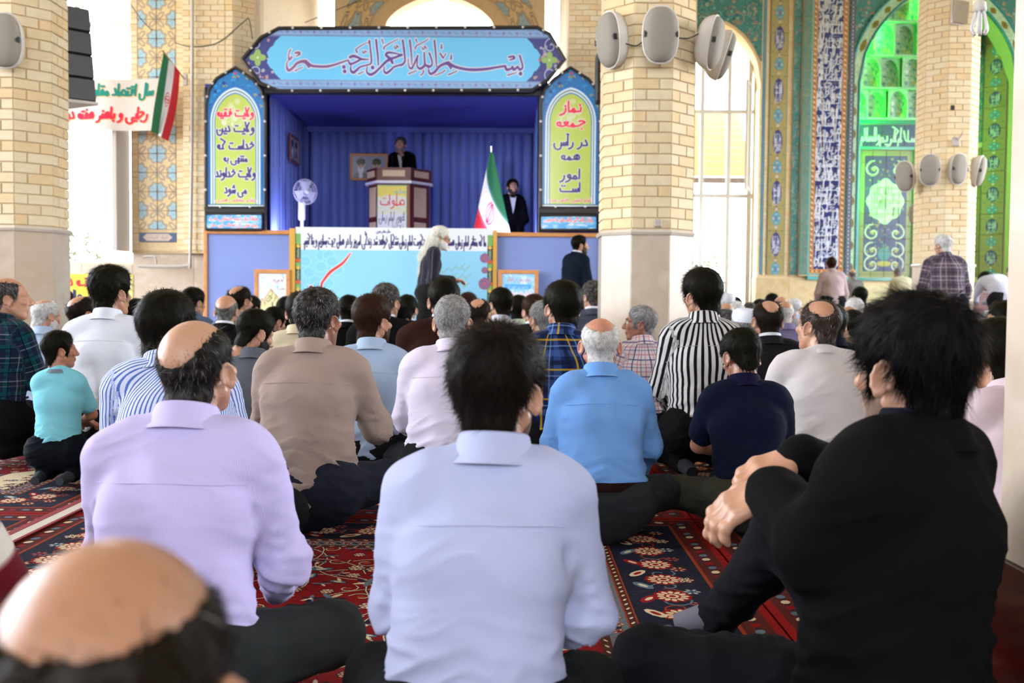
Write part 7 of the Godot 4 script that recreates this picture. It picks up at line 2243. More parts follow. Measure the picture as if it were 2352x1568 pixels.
func cloth(c: Color, tex: Image = null, scale := 1.0, rough := 0.85) -> StandardMaterial3D:
	var m := mat(c, rough)
	m.rim_enabled = true; m.rim = 0.12; m.rim_tint = 0.8; m.metallic_specular = 0.18
	if tex:
		m.albedo_color = Color.WHITE
		m.albedo_texture = ImageTexture.create_from_image(tex)
		m.uv1_scale = Vector3(scale, scale, 1)
	return m

func hair_mat(rough := 0.5) -> StandardMaterial3D:
	if not M.has("hair"):
		M.hair = mat(Color.WHITE, rough); M.hair.vertex_color_use_as_albedo = true; M.hair.metallic_specular = 0.16
	return M.hair

const SKIN := Color(0.73, 0.54, 0.43)
const BLACK := Color(0.010, 0.008, 0.007)
const GREY := Color(0.42, 0.41, 0.40)

# P.px, P.py: pixel of the head's top; P.d depth of the head; see the list in build_people for the rest
func person(P: Dictionary) -> Node3D:
	var J := pose_of(P)
	var yaw: float = P.get("yaw", 0.0)
	var near: bool = P.get("near", false)
	var cell: float = P.get("cell", 0.012)
	var HB: Basis = J.hb
	var toph: float = J.head.y + (HB * Vector3(0, 0.12, 0.03)).y
	var tp := at(P.px, P.py, P.d)
	var s: float = P.get("s", (tp.y - P.get("floor", 0.03)) / toph)
	var R := Basis(Vector3.UP, yaw)
	var hx: Vector3 = R * J.head * s
	var o := base("person", Vector3(tp.x - hx.x, P.get("floor", 0.03 + maxf(0.0, P.get("bulk", 1.0) - 1.0) * 0.1), tp.z - hx.z), yaw)
	o.scale = Vector3.ONE * s
	tag(o, P.label, "person", P.get("group", ""))
	var bulk: float = P.get("bulk", 1.0)
	var kind_: String = P.get("top", "shirt")             # shirt, tee, polo, jacket
	var g: float = {"shirt": 0.012, "tee": 0.010, "polo": 0.012, "jacket": 0.022}[kind_]
	var short := kind_ == "tee" or kind_ == "polo"
	var key: String = P.get("key", "")
	var sm: Material = P.cloth
	# upper garment
	var ck := key + kind_ + "top"
	var f := Field.new(); f.k = 0.035
	torso_into(f, J, bulk, g, P.get("shw", 1.0))
	arms_into(f, J, g, 0.34 if short else 0.93, P.get("arm_thick", 1.0))
	var axis: Vector3 = (J.waist - J.pelvis).normalized()
	f.clip_at(J.pelvis + axis * (0.045 if P.has("belt") else -0.085), -axis, 0.24)
	if key == "" or not mesh_cache.has(ck):
		var bb := bounds(f, 0.03)
		var b := nets(f, cell, bb[0], bb[1])
		cloth_uv(b, f, J)
		crease(b, J, P.get("crease", 0.008), names["person"] * 7, P.get("pull", 1.0))
		mesh_cache[ck] = b.mesh()
	put(mesh_cache[ck], {"shirt": "shirt", "tee": "t_shirt", "polo": "polo_shirt", "jacket": "jacket"}[kind_], sm, o)
	# collar
	var nk: Vector3 = J.neck
	var upn: Vector3 = (J.head - nk).normalized().lerp(Vector3.UP, 0.4).normalized()
	if kind_ != "tee":
		var h := 0.030 if kind_ != "jacket" else 0.018
		var grow := 0.002 if kind_ != "jacket" else 0.010
		var prof := PackedVector2Array([Vector2(0.0, -0.020), Vector2(0.0, h), Vector2(0.004, h + 0.005), Vector2(0.009, h), Vector2(0.020, -0.014), Vector2(0.034, -0.030)])
		for q in prof.size(): prof[q].x += grow
		put(ring_band(nk + upn * 0.012 + Vector3(0, 0, 0.012), upn, Vector3.FORWARD, 0.060, 0.060, prof), "collar", P.get("collar", sm), o)
		if kind_ == "jacket":
			put(ring_band(nk + upn * 0.02 + Vector3(0, 0, 0.010), upn, Vector3.FORWARD, 0.058, 0.058, PackedVector2Array([Vector2(0, -0.01), Vector2(0, 0.032), Vector2(0.005, 0.034), Vector2(0.010, 0.0)])), "shirt_collar", P.get("shirt", M.cloth_white), o)
		if P.get("face", false) and kind_ == "jacket":      # shirt front between the lapels
			f.all()
			for part in 3:
				var sb := MB.new()
				var fr: Vector3 = J.front; var rt := fr.cross(Vector3.UP).normalized()
				for v in 9:
					for u in 5:
						var w := 0.052 * (1.0 - v / 8.0) + 0.003
						var xx: float = lerpf(-w, w, u / 4.0) if part == 0 else (1.0 if part == 1 else -1.0) * (w + u / 4.0 * 0.035 * sin((v + 1.0) / 9.5 * PI))
						var q: Vector3 = nk.lerp(J.waist, v / 8.0 * 0.72) + rt * xx + fr * 0.3
						var lim := 0
						while f.ev(q) > 0.003 and lim < 50: q -= fr * maxf(f.ev(q) * 0.7, 0.001); lim += 1
						sb.v.append(q + fr * (0.003 if part == 0 else 0.006)); sb.n.append(fr); sb.t.append(Vector2.ZERO)
				for v in 8:
					for u in 4:
						var a := v * 5 + u
						sb.i.append_array([a, a + 5, a + 1, a + 1, a + 5, a + 6])
				smooth(sb)
				for q in sb.n.size():
					if sb.n[q].dot(fr) < 0.0: sb.n[q] = -sb.n[q]
				put(sb.mesh(), "shirt_front" if part == 0 else "lapel", P.get("shirt", M.cloth_white) if part == 0 else sm, o)
	else:
		put(ring_band(nk + upn * 0.002 + Vector3(0, 0, 0.01), upn, Vector3.FORWARD, 0.062, 0.062, PackedVector2Array([Vector2(0, 0.012), Vector2(0.004, 0.014), Vector2(0.016, -0.004), Vector2(0.02, -0.012)])), "neckband", P.get("collar", sm), o)
	if near:                                             # seam of the yoke across the back
		f.all()
		for pass_ in P.get("seams", 1):
			var line := PackedVector3Array()
			for j in 25:
				var u := j / 24.0 * 2.0 - 1.0
				var q: Vector3 = J.sh + (J.shr - J.shl) * 0.5 * u * 1.02 + Vector3(0, -0.045 - 0.012 * u * u, 0.25)
				var lim := 0
				while f.ev(q) > 0.002 and lim < 60: q.z -= maxf(f.ev(q) * 0.8, 0.001); lim += 1
				if lim < 60: line.append(q + Vector3(0, 0, 0.0015))
			if line.size() > 4: put(tube_mesh(line, 0.0011, 5), "seam", sm, o)
	# trousers, feet
	if not P.get("no_legs", false):
		var lk := key + "legs" + kind_
		if key == "" or not mesh_cache.has(lk):
			var l := Field.new(); l.k = 0.03
			l.cap(J.pelvis + Vector3(0, -0.015, 0), J.waist.lerp(J.pelvis, 0.45), 0.146 * bulk, 0.140 * bulk, 0, J.front, 1.34)
			legs_into(l, J, lerpf(1.0, bulk, 0.6), 0.010)
			if P.has("belt"): l.cap(J.pelvis + Vector3(0, -0.015, 0), J.waist, 0.170 * bulk, 0.158 * bulk, 0, J.front, 1.36); l.clip_at(J.pelvis + axis * 0.06, axis, 0.24)
			var bb := bounds(l, 0.02)
			var b := nets(l, maxf(cell, 0.011), bb[0], bb[1])
			crease(b, J, 0.006, names["person"] * 3 + 1)
			mesh_cache[lk] = b.mesh()
		put(mesh_cache[lk], "trousers", P.get("trousers", M.cloth_dark), o)
		if P.get("feet", near or key != ""):
			for e in ["l", "r"]:
				var ff := MB.new(); ff.tube(PackedVector3Array([J["an" + e], J["an" + e].lerp(J["to" + e], 0.55), J["to" + e]]), 0.042, 10, 0.03)
				put(ff.mesh(), "sock", P.get("sock", M.cloth_sock), o)
	if P.has("belt"):
		put(ring_band(J.pelvis + axis * 0.045, (J.waist - J.pelvis).normalized(), Vector3.FORWARD, 0.158 * bulk, 0.118 * bulk, PackedVector2Array([Vector2(0.0, -0.018), Vector2(0.014, -0.018), Vector2(0.014, 0.018), Vector2(0.0, 0.018)])), "belt", P.belt, o)
	# head, neck, bare arms, hands: one body mesh
	var T := Transform3D(HB, J.head)
	var hc: float = P.get("head_cell", 0.006)
	var sk: Material = skin(P.get("skin", SKIN))
	var HT: Transform3D = T
	var hk := "head%s" % P.get("head_key", "")
	if short: hk += "x"
	var body := MB.new()
	var local: bool = P.get("head_key", "") != ""
	if local: HT = Transform3D()
	var hf := Field.new(); hf.k = 0.022
	head_into(hf, HT)
	var plain := Field.new(); plain.k = 0.02; head_into(plain, HT)
	hf.k = 0.014
	face_into(hf, HT)
	var low: Vector3 = nk + Vector3(0, -0.05, 0.0)
	if local: low = Vector3(0, -0.24, 0.075)
	hf.cap(HT * Vector3(0, -0.03, 0.030), low, 0.054, 0.062)
	plain.cap(HT * Vector3(0, -0.03, 0.030), low, 0.054, 0.062)
	if not local or not mesh_cache.has(hk):
		var bb := bounds(hf, 0.012)
		body = nets(hf, hc, bb[0], bb[1])
		mesh_cache[hk] = body.mesh()
	var bo := put(mesh_cache[hk], "body", sk, o)
	if local: bo.transform = T
	for e in [-1.0, 1.0]:
		if not mesh_cache.has("ear%d" % e): mesh_cache["ear%d" % e] = ear_mesh(e)
		put(mesh_cache["ear%d" % e], "ear", sk, o).transform = T
	for e in ["l", "r"]:                                 # bare arms and hands
		if not (short or e in P.get("hands", "")): continue
		var af := Field.new(); af.k = 0.010
		var S: Vector3 = J["sh" + e]; var E: Vector3 = J["el" + e]; var W: Vector3 = J["wr" + e]
		if short: af.cap(S.lerp(E, 0.25), E, 0.046, 0.040); af.cap(E, W, 0.040, 0.026)
		else: af.cap(E.lerp(W, 0.85), W, 0.027, 0.025)
		hand_into(af, W, P.get("hand_dir" + e, (W - E).normalized()), P.get("hand_n" + e, Vector3.UP), 1.0 if e == "l" else -1.0, P.get("curl", 0.45), 1.0)
		var ab := bounds(af, 0.01)
		put(nets(af, P.get("hand_cell", 0.005), ab[0], ab[1]).mesh(), "arm" if short else "hand", sk, o)
	if P.get("face", false): face_parts(o, T, P)
	# hair
	var H: Dictionary = P.hair
	if H.get("kind", "full") != "none":
		var xk := "hair%s%s" % [P.get("head_key", ""), H.get("name", "")]
		if not local or not mesh_cache.has(xk):
			var h := HairField.new(); h.head = plain; h.k = 0.02
			h.line = hairline("receding" if H.get("kind", "full") == "bald" else "full")
			if H.has("line"): h.line = H.line
			h.thick = H.get("thick", 0.012); h.top = H.get("top", 0.010); h.lump = H.get("lump", 0.004)
			h.bald = H.get("bald", Vector3.ZERO); h.bald_c = H.get("bald_c", Vector3(0, 0.115, 0.0))
			h.nz.seed = names["person"]; h.nz.frequency = 1.0
			var w := HairLocal.new(); w.h = h; w.T = HT; w.inv = HT.affine_inverse()
			var b := nets(w, P.get("hair_cell", hc), HT * Vector3.ZERO - Vector3.ONE * 0.165, HT * Vector3.ZERO + Vector3.ONE * 0.165)
			strands(b, HT, H.get("n", 0), H.get("len", 0.035), H.get("w", 0.0012), H.get("c1", BLACK), H.get("c2", GREY), H.get("mix", 0.0), names["person"] * 13, H.get("mess", 0.25), H.get("lift", 0.25), H.get("tip", Vector3.ZERO), H.get("clump", 0.0))
			if H.has("fuzz"): fuzz(b, HT, h, plain, H)
			mesh_cache[xk] = b.mesh()
		var ho := put(mesh_cache[xk], "hair", hair_mat(), o)
		if local: ho.transform = T
	if P.has("tail"):                                   # long hair falling behind the shoulders
		var lf := Field.new(); lf.k = 0.04
		for q in [[Vector3(0, 0.05, 0.05), Vector3(0, -0.06, 0.11), 0.07, 0.065], [Vector3(0, -0.05, 0.10), Vector3(0, -0.20, 0.19), 0.065, 0.055], [Vector3(0, -0.2, 0.19), Vector3(0, -0.40, 0.24), 0.055, 0.02], [Vector3(0.05, -0.02, 0.05), Vector3(0.05, -0.16, 0.12), 0.04, 0.03], [Vector3(-0.05, -0.02, 0.05), Vector3(-0.05, -0.16, 0.12), 0.04, 0.03]]: lf.cap(J.head + q[0], J.head + q[1], q[2], q[3])
		var lb := bounds(lf, 0.02)
		var lm := nets(lf, 0.012, lb[0], lb[1])
		strands(lm, Transform3D(Basis(), J.head), 2500, 0.09, 0.003, P.tail, P.tail, 0.0, 77, 0.2, 0.1)
		put(lm.mesh(), "long_hair", hair_mat(), o)
	if P.has("beard"):
		var bk := "beard%s%s" % [P.get("head_key", ""), P.beard]
		if not local or not mesh_cache.has(bk):
			var bf := BeardLocal.new(); bf.head = hf; bf.inv = HT.affine_inverse(); bf.th = P.get("beard_thick", 0.006)
			var b := nets(bf, hc, HT * Vector3(0, -0.06, -0.03) - Vector3.ONE * 0.13, HT * Vector3(0, -0.06, -0.03) + Vector3.ONE * 0.13)
			strands(b, HT, 0, 0.01, 0.001, P.beard, GREY, 0.0, 5, 0.3, 0.3)
			mesh_cache[bk] = b.mesh()
		var be := put(mesh_cache[bk], "beard", hair_mat(), o)
		if local: be.transform = T
	if P.has("cap"):
		var b := MB.new()
		b.lathe(PackedVector2Array([Vector2(0.090, 0.03), Vector2(0.093, 0.07), Vector2(0.088, 0.105), Vector2(0.06, 0.128), Vector2(0.0, 0.134)]), Vector3.ZERO, 24)
		b.move(Transform3D(HB * Basis(Vector3.RIGHT, 0.12) * Basis.from_scale(Vector3(0.98, 1.0, 1.2)), J.head + HB * Vector3(0, 0.004, 0.016)))
		smooth(b)
		put(b.mesh(), "cap", P.cap, o)
	if P.get("glasses", false):
		var b := MB.new()
		for e in [-1.0, 1.0]:
			var loop := PackedVector3Array()
			for j in 17: loop.append(T * (Vector3(e * 0.033, 0.004, -0.108) + Vector3(cos(TAU * j / 16) * 0.024, sin(TAU * j / 16) * 0.016, 0)))
			b.tube(loop, 0.003, 6); b.tube(PackedVector3Array([T * Vector3(e * 0.058, 0.008, -0.106), T * Vector3(e * 0.082, 0.006, 0.01)]), 0.0025, 6)
		b.tube(PackedVector3Array([T * Vector3(-0.01, 0.006, -0.11), T * Vector3(0.01, 0.006, -0.11)]), 0.0025, 6)
		put(b.mesh(), "glasses", M.black_plastic, o)
	P.J = J
	return o

func face_parts(o: Node3D, T: Transform3D, P: Dictionary) -> void:
	var white := mat(Color(0.86, 0.84, 0.80), 0.2); var iris := mat(Color(0.08, 0.05, 0.03), 0.15)
	for e in [-1.0, 1.0]:
		var b := MB.new(); b.lathe(PackedVector2Array([Vector2(0, -0.012), Vector2(0.009, -0.008), Vector2(0.012, 0), Vector2(0.009, 0.008), Vector2(0, 0.012)]), T * Vector3(e * 0.031, 0.006, -0.080), 12)
		var eye := put(b.mesh(), "eye", white, o)
		b = MB.new(); b.lathe(PackedVector2Array([Vector2(0, -0.006), Vector2(0.005, -0.003), Vector2(0.005, 0.003), Vector2(0, 0.006)]), T * Vector3(e * 0.031, 0.006, -0.089), 10)
		put(b.mesh(), "iris", iris, eye)
		b = MB.new(); b.tube(PackedVector3Array([T * Vector3(e * 0.014, 0.030, -0.094), T * Vector3(e * 0.030, 0.036, -0.088), T * Vector3(e * 0.048, 0.030, -0.074)]), 0.004, 6, 0.0025)
		put(b.mesh(), "eyebrow", mat(P.get("brow", Color(0.08, 0.06, 0.05)), 0.8), o)
	var lips := MB.new(); lips.tube(PackedVector3Array([T * Vector3(-0.022, -0.060, -0.087), T * Vector3(0, -0.059, -0.095), T * Vector3(0.022, -0.060, -0.087)]), 0.0045, 6)
	put(lips.mesh(), "lips", mat(Color(0.55, 0.30, 0.26), 0.5), o)

class HairLocal extends Field:              # hair field in the head's own axes
	var h: HairField
	var T := Transform3D()
	var inv := Transform3D()
	func ev(p: Vector3) -> float:
		var q := inv * p
		var r := h.region(q) + h.nz.get_noise_3d(q.x * 60, q.y * 60, q.z * 60) * 0.005
		var t := clampf(-r / 0.035, 0.0, 1.0)
		var th := (h.thick + h.top * clampf(q.y / 0.12, 0.0, 1.0)) * (0.22 + 0.78 * t) + h.nz.get_noise_3d(q.x * 38, q.y * 24, q.z * 38) * h.lump
		return maxf(h.head.ev(p) - th, r)
	func all() -> void:
		h.head.all(); act = PackedInt32Array([0])
	func one(_j: int, _p: Vector3) -> float: return 0.0
	func narrow(_n: PackedInt32Array, c: Vector3, hd: float) -> void:
		var d := h.head.ev(c); var keep := PackedInt32Array()
		for j in h.head.act:
			if h.head.one(j, c) < d + 2.2 * hd + 0.03: keep.append(j)
		h.head.act = keep

class BeardLocal extends Field:
	var head: Field
	var inv := Transform3D()
	var th := 0.006
	func ev(p: Vector3) -> float:
		var q := inv * p
		var r := maxf(q.y - lerpf(-0.045, -0.005, clampf((q.z + 0.09) / 0.08, 0.0, 1.0)), q.z - 0.005 - maxf(0.0, q.y + 0.03) * 0.3)
		r = maxf(r, 0.013 - Vector2(q.x * 0.5, q.y + 0.061).length() if q.z < -0.07 else -1.0)
		r = maxf(r, -0.135 - q.y)
		return maxf(head.ev(p) - th * clampf(-r / 0.012, 0.0, 1.0), r)
	func all() -> void:
		head.all(); act = PackedInt32Array([0])
	func one(_j: int, _p: Vector3) -> float: return 0.0

func fuzz(o: MB, T: Transform3D, h: HairField, skull: Field, H: Dictionary) -> void:   # thin single hairs reaching into the bald crown
	var rg := RandomNumberGenerator.new(); rg.seed = 99
	var inv := T.affine_inverse()
	var nv: int = o.v.size()
	var made := 0
	skull.all()
	for tries in H.fuzz * 60:
		if made >= H.fuzz: break
		var j := rg.randi() % nv
		var q := inv * o.v[j]
		if ((q - h.bald_c) / h.bald).length() > 1.25 or q.y < 0.0: continue
		var to := (h.bald_c + Vector3(0, 0.0, 0.0) - q)
		var u := pow(rg.randf(), 2.0) * 0.4
		var p := T * (q + to * u)
		var n := (T.basis * (q + to * u - Vector3(0, 0.03, 0.01))).normalized()
		p -= n * skull.ev(p)
		p -= n * skull.ev(p)
		var d := Vector3(rg.randfn() * 0.4, -1.0 + rg.randfn() * 0.3, 0.3)
		d = (d - n * d.dot(n)).normalized()
		var w := d.cross(n).normalized() * 0.00028
		var e := p + d * rg.randf_range(0.006, 0.014) + n * 0.001
		var a := o.v.size()
		o.v.append_array([p - w, p + w, e]); o.n.append_array([n, n, n]); o.t.append_array([Vector2.ZERO, Vector2.ZERO, Vector2.ZERO])
		var c: Color = H.get("c1", BLACK).lerp(H.get("c2", GREY), H.get("mix", 0.0))
		o.c.append_array([c, c, c]); o.i.append_array([a, a + 1, a + 2])
		made += 1

func pic_stripes(bands: Array, w: int, across := false) -> Image:   # [[start, width, colour] ...] over w pixels, repeated
	var im := Image.create_empty(w, 8, false, Image.FORMAT_RGBA8)
	im.fill(bands[0][2])
	for b in bands: im.fill_rect(Rect2i(b[0], 0, b[1], 8), b[2])
	return im

func pic_plaid(ground: Color, lines: Array, w: int) -> Image:      # lines: [start, width, colour, alpha]
	var im := Image.create_empty(w, w, false, Image.FORMAT_RGBA8)
	im.fill(ground)
	for l in lines:
		var c: Color = l[2]; c.a = l[3]
		var bar := Image.create_empty(l[1], w, false, Image.FORMAT_RGBA8); bar.fill(c)
		im.blend_rect(bar, Rect2i(0, 0, l[1], w), Vector2i(l[0], 0))
		var bar2 := Image.create_empty(w, l[1], false, Image.FORMAT_RGBA8); bar2.fill(c)
		im.blend_rect(bar2, Rect2i(0, 0, w, l[1]), Vector2i(0, l[0]))
	return im


var HP := {}

func seat(label: String, px: float, py: float, d: float, c: Material, hair: String, more := {}) -> Node3D:
	var P := {"label": label, "px": px, "py": py, "d": d, "cloth": c, "hair": HP[hair], "cell": 0.013, "head_cell": 0.007, "lean": 0.16, "hpitch": -0.04, "shw": 1.08, "bulk": 1.06, "spread": 0.82}
	P.merge(more, true)
	if not more.has("hands") and not P.get("top", "") in ["tee", "polo"] and P.head_cell == 0.007:
		P.head_key = "mid"
		if more.has("hair"): P.hair = P.hair.merged({"name": label}, true)
	return person(P)

func far(label: String, px: float, py: float, d: float, c: Color, hair: String, hyaw := 0.0, top := "shirt", more := {}) -> void:
	var mk := "c%s" % c.to_html()
	if not M.has(mk): M[mk] = cloth(c)
	var P := {"label": label, "px": px, "py": py, "d": d, "cloth": M[mk], "hair": HP[hair], "cell": 0.02, "head_cell": 0.009, "key": "far" + top, "head_key": "far", "top": top, "hyaw": hyaw, "feet": false, "spread": 0.75, "group": "men seated in the far rows", "shw": 1.06}
	P.merge(more, true)
	person(P)

func build_people() -> void:
	M.cloth_white = cloth(Color(0.86, 0.87, 0.90)); M.cloth_dark = cloth(Color(0.085, 0.09, 0.10)); M.cloth_black = cloth(Color(0.05, 0.05, 0.055)); M.cloth_sock = cloth(Color(0.16, 0.17, 0.19))
	var slim := {"n": 4200, "len": 0.028, "w": 0.0014, "mess": 0.30, "lift": 0.22, "clump": 0.4}
	HP.black = slim.merged({"name": "black", "thick": 0.012, "top": 0.010, "c1": BLACK}, true)
	HP.brown = slim.merged({"name": "brown", "thick": 0.010, "top": 0.010, "c1": Color(0.030, 0.014, 0.008)}, true)
	HP.thick = slim.merged({"name": "thick", "thick": 0.016, "top": 0.022, "lump": 0.008, "n": 2600, "len": 0.04, "lift": 0.4, "c1": BLACK}, true)
	HP.grey = slim.merged({"name": "grey", "thick": 0.007, "top": 0.006, "mix": 0.55, "c1": Color(0.05, 0.05, 0.05), "c2": Color(0.40, 0.39, 0.38)}, true)
	HP.pepper = slim.merged({"name": "pepper", "thick": 0.009, "top": 0.008, "mix": 0.22, "c2": Color(0.3, 0.29, 0.28)}, true)
	HP.white = slim.merged({"name": "white", "thick": 0.008, "top": 0.006, "mix": 0.9, "c2": Color(0.72, 0.71, 0.68)}, true)
	HP.crown = slim.merged({"name": "crown", "kind": "bald", "thick": 0.008, "top": 0.004, "bald": Vector3(0.045, 0.07, 0.065), "bald_c": Vector3(0, 0.10, 0.055), "c1": Color(0.018, 0.013, 0.010)}, true)
	HP.bald = slim.merged({"name": "bald", "kind": "bald", "thick": 0.004, "top": 0.0, "lump": 0.0015, "bald": Vector3(0.074, 0.085, 0.11), "bald_c": Vector3(0, 0.10, 0.01), "mix": 0.25, "n": 900, "len": 0.012}, true)
	HP.oldbald = HP.bald.merged({"name": "oldbald", "mix": 0.9, "c2": Color(0.66, 0.64, 0.60), "thick": 0.006}, true)
	# ---- front row
	person({"label": "man in a lavender shirt with a bald crown, seated in the front row", "px": 455, "py": 752, "d": 2.08, "yaw": -0.06, "lean": 0.20, "neck": 0.30, "hpitch": -0.16, "hyaw": -0.12, "shw": 1.2, "bulk": 1.12, "arms": "lap", "near": true, "cell": 0.008, "head_cell": 0.004, "crease": 0.012,
		"cloth": cloth(Color.WHITE, pic_stripes([[0, 8, Color(0.80, 0.76, 0.91)], [0, 3, Color(0.75, 0.70, 0.88)]], 8), 280.0), "trousers": cloth(Color(0.145, 0.155, 0.155)), "skin": Color(0.75, 0.57, 0.46),
		"hair": {"kind": "bald", "thick": 0.006, "top": 0.003, "lump": 0.002, "bald": Vector3(0.062, 0.085, 0.11), "bald_c": Vector3(-0.006, 0.095, 0.04), "fuzz": 500, "n": 7500, "len": 0.024, "w": 0.0008, "mix": 0.06, "mess": 0.30, "lift": 0.12, "c2": Color(0.28, 0.27, 0.26)}})
	person({"label": "man in a pale blue shirt with thick black hair, front and centre", "px": 1145, "py": 776, "d": 1.76, "yaw": -0.05, "lean": 0.14, "neck": 0.22, "neck_len": 0.130, "spread": 0.78, "hpitch": 0.0, "hyaw": -0.30, "shw": 1.07, "side": 0.06, "bulk": 1.07, "arms": "lap", "near": true, "cell": 0.008, "head_cell": 0.004, "crease": 0.011,
		"cloth": cloth(Color(0.72, 0.74, 0.86)), "trousers": cloth(Color(0.10, 0.11, 0.11)), "skin": Color(0.76, 0.57, 0.47), "beard": Color(0.17, 0.11, 0.085), "beard_thick": 0.0012,
		"hair": {"c1": Color(0.013, 0.010, 0.008), "thick": 0.013, "top": 0.012, "n": 12000, "len": 0.034, "mess": 0.34, "lift": 0.30, "clump": 0.6, "w": 0.0010}})
	# the man in the black suit beside the column, one knee drawn up, hands folded on it
	var B := Vector3(at(2100, 1000, 1.68).x, 0.0, -1.68)
	var j5 := {"pelvis": at(2060, 1560, 1.70), "waist": at(2060, 1400, 1.70), "chest": at(2085, 1230, 1.70), "sh": at(2105, 1072, 1.72), "neck": at(2108, 1005, 1.73), "head": at(2098, 855, 1.75),
		"shl": at(1998, 1115, 1.58), "shr": at(2170, 1075, 1.85), "ell": at(1895, 1262, 1.66), "wrl": at(1778, 1125, 1.86), "elr": at(2010, 1170, 2.0), "wrr": at(1838, 1052, 1.95),
		"hipl": at(2040, 1560, 1.70), "hipr": at(2100, 1530, 1.84), "knl": at(1500, 1530, 2.02), "anl": at(1800, 1590, 2.2), "tol": at(1900, 1590, 2.2), "knr": at(1828, 1210, 2.08), "anr": at(1655, 1420, 2.46), "tor": at(1560, 1450, 2.5)}
	for q in j5: j5[q] -= B
	j5.front = Vector3(-0.75, 0, -0.66); j5.pelvis.y = 0.15; j5.hipl.y = 0.13; j5.hipr.y = 0.14; j5.anl.y = 0.07; j5.tol.y = 0.06; j5.anr.y = 0.09; j5.tor.y = 0.05; j5.knl.y = 0.12
	var suit := cloth(Color(0.05, 0.05, 0.056), null, 1.0, 0.9); suit.rim = 0.0
	person({"label": "man in a black suit leaning by the marble column, hands folded on his knee", "px": 2098, "py": 680, "d": 1.75, "floor": 0.0, "s": 1.0, "hyaw": 0.42, "hpitch": 0.02, "joints": j5, "near": true, "cell": 0.009, "head_cell": 0.004, "bulk": 1.22, "top": "jacket", "arm_thick": 1.12, "cloth": suit, "trousers": cloth(Color(0.06, 0.06, 0.075)), "shirt": cloth(Color(0.07, 0.08, 0.12)), "sock": cloth(Color(0.42, 0.42, 0.46)), "crease": 0.010, "skin": Color(0.77, 0.58, 0.47), "beard": Color(0.20, 0.13, 0.10), "beard_thick": 0.0012, "seams": 0, "pull": 0.0,
		"hands": "lr", "hand_cell": 0.0032, "curl": 0.62, "hand_dirr": Vector3(-0.93, -0.22, 0.16), "hand_nr": Vector3(-0.2, 0.95, 0.25), "hand_dirl": Vector3(-0.85, -0.42, -0.1), "hand_nl": Vector3(-0.4, 0.8, 0.45),
		"hair": {"c1": Color(0.009, 0.008, 0.008), "thick": 0.012, "top": 0.012, "lump": 0.007, "n": 14000, "len": 0.045, "w": 0.0010, "mess": 0.14, "lift": 0.16, "clump": 0.9}})
	person({"label": "balding head close to the camera at the lower left corner", "px": 262, "py": 1232, "d": 0.585, "yaw": 0.0, "lean": 0.35, "neck": 0.40, "hpitch": -0.02, "hyaw": 0.1, "cell": 0.014, "head_cell": 0.005, "cloth": cloth(Color(0.2, 0.2, 0.22)), "skin": Color(0.72, 0.52, 0.40), "no_legs": true,
		"hair": {"kind": "bald", "thick": 0.006, "top": 0.002, "bald": Vector3(0.072, 0.075, 0.105), "bald_c": Vector3(0.0, 0.11, 0.015), "fuzz": 350, "n": 4000, "len": 0.02, "w": 0.0012, "mix": 0.02, "c1": Color(0.014, 0.009, 0.006)}})
	var polo := Image.create_empty(8, 64, false, Image.FORMAT_RGBA8); polo.fill(Color(0.80, 0.78, 0.72)); polo.fill_rect(Rect2i(0, 50, 8, 6), Color(0.34, 0.04, 0.09)); polo.fill_rect(Rect2i(0, 60, 8, 4), Color(0.34, 0.04, 0.09))
	seat("man at the left edge in a white and maroon short sleeved polo", -295, 770, 1.62, cloth(Color.WHITE, polo), "black", {"top": "polo", "armr": "knee", "bulk": 1.1, "shw": 1.25, "spread": 0.7, "crease": 0.006, "near": true, "seams": 0, "collar": cloth(Color(0.34, 0.04, 0.09))})
	# ---- second and third rows
	seat("old man in a bright blue shirt with white hair and a bald crown", 1378, 740, 3.72, cloth(Color(0.42, 0.60, 0.83)), "oldbald", {"near": true, "cell": 0.011, "head_cell": 0.0055, "lean": 0.2, "hpitch": -0.12, "armr": "knee", "spread": 1.0, "belt": cloth(Color(0.12, 0.06, 0.05)), "skin": Color(0.77, 0.53, 0.43), "crease": 0.012, "trousers": cloth(Color(0.14, 0.15, 0.16)), "bulk": 1.14,
		"hair": HP.oldbald.merged({"n": 4500, "w": 0.0012, "len": 0.014, "bald": Vector3(0.060, 0.07, 0.085), "bald_c": Vector3(0, 0.11, 0.025), "fuzz": 500}, true)})
	seat("man in a brown shirt with his hand at his chin", 732, 680, 3.85, cloth(Color(0.58, 0.51, 0.47)), "pepper", {"near": true, "cell": 0.011, "head_cell": 0.0055, "lean": 0.24, "yaw": -0.1, "hyaw": -0.25, "armr": "chin", "arml": "lap", "bulk": 1.2, "shw": 1.22, "crease": 0.013, "skin": Color(0.56, 0.36, 0.27), "hands": "r", "hand_nr": Vector3(0.4, 0.3, 0.9), "hand_dirr": Vector3(-0.5, 0.6, -0.5), "trousers": cloth(Color(0.12, 0.13, 0.17)),
		"hair": HP.pepper.merged({"n": 5000, "w": 0.0013, "mix": 0.10, "len": 0.022}, true)})
	seat("grey haired man in a pale pink shirt behind the centre man", 1040, 695, 4.3, cloth(Color(0.82, 0.78, 0.84)), "grey", {"near": true, "cell": 0.011, "head_cell": 0.0055, "lean": 0.18, "hyaw": -0.1, "bulk": 1.24, "shw": 1.25, "crease": 0.011, "hair": HP.grey.merged({"n": 5000, "w": 0.0013, "len": 0.016, "mix": 0.5, "thick": 0.006}, true)})
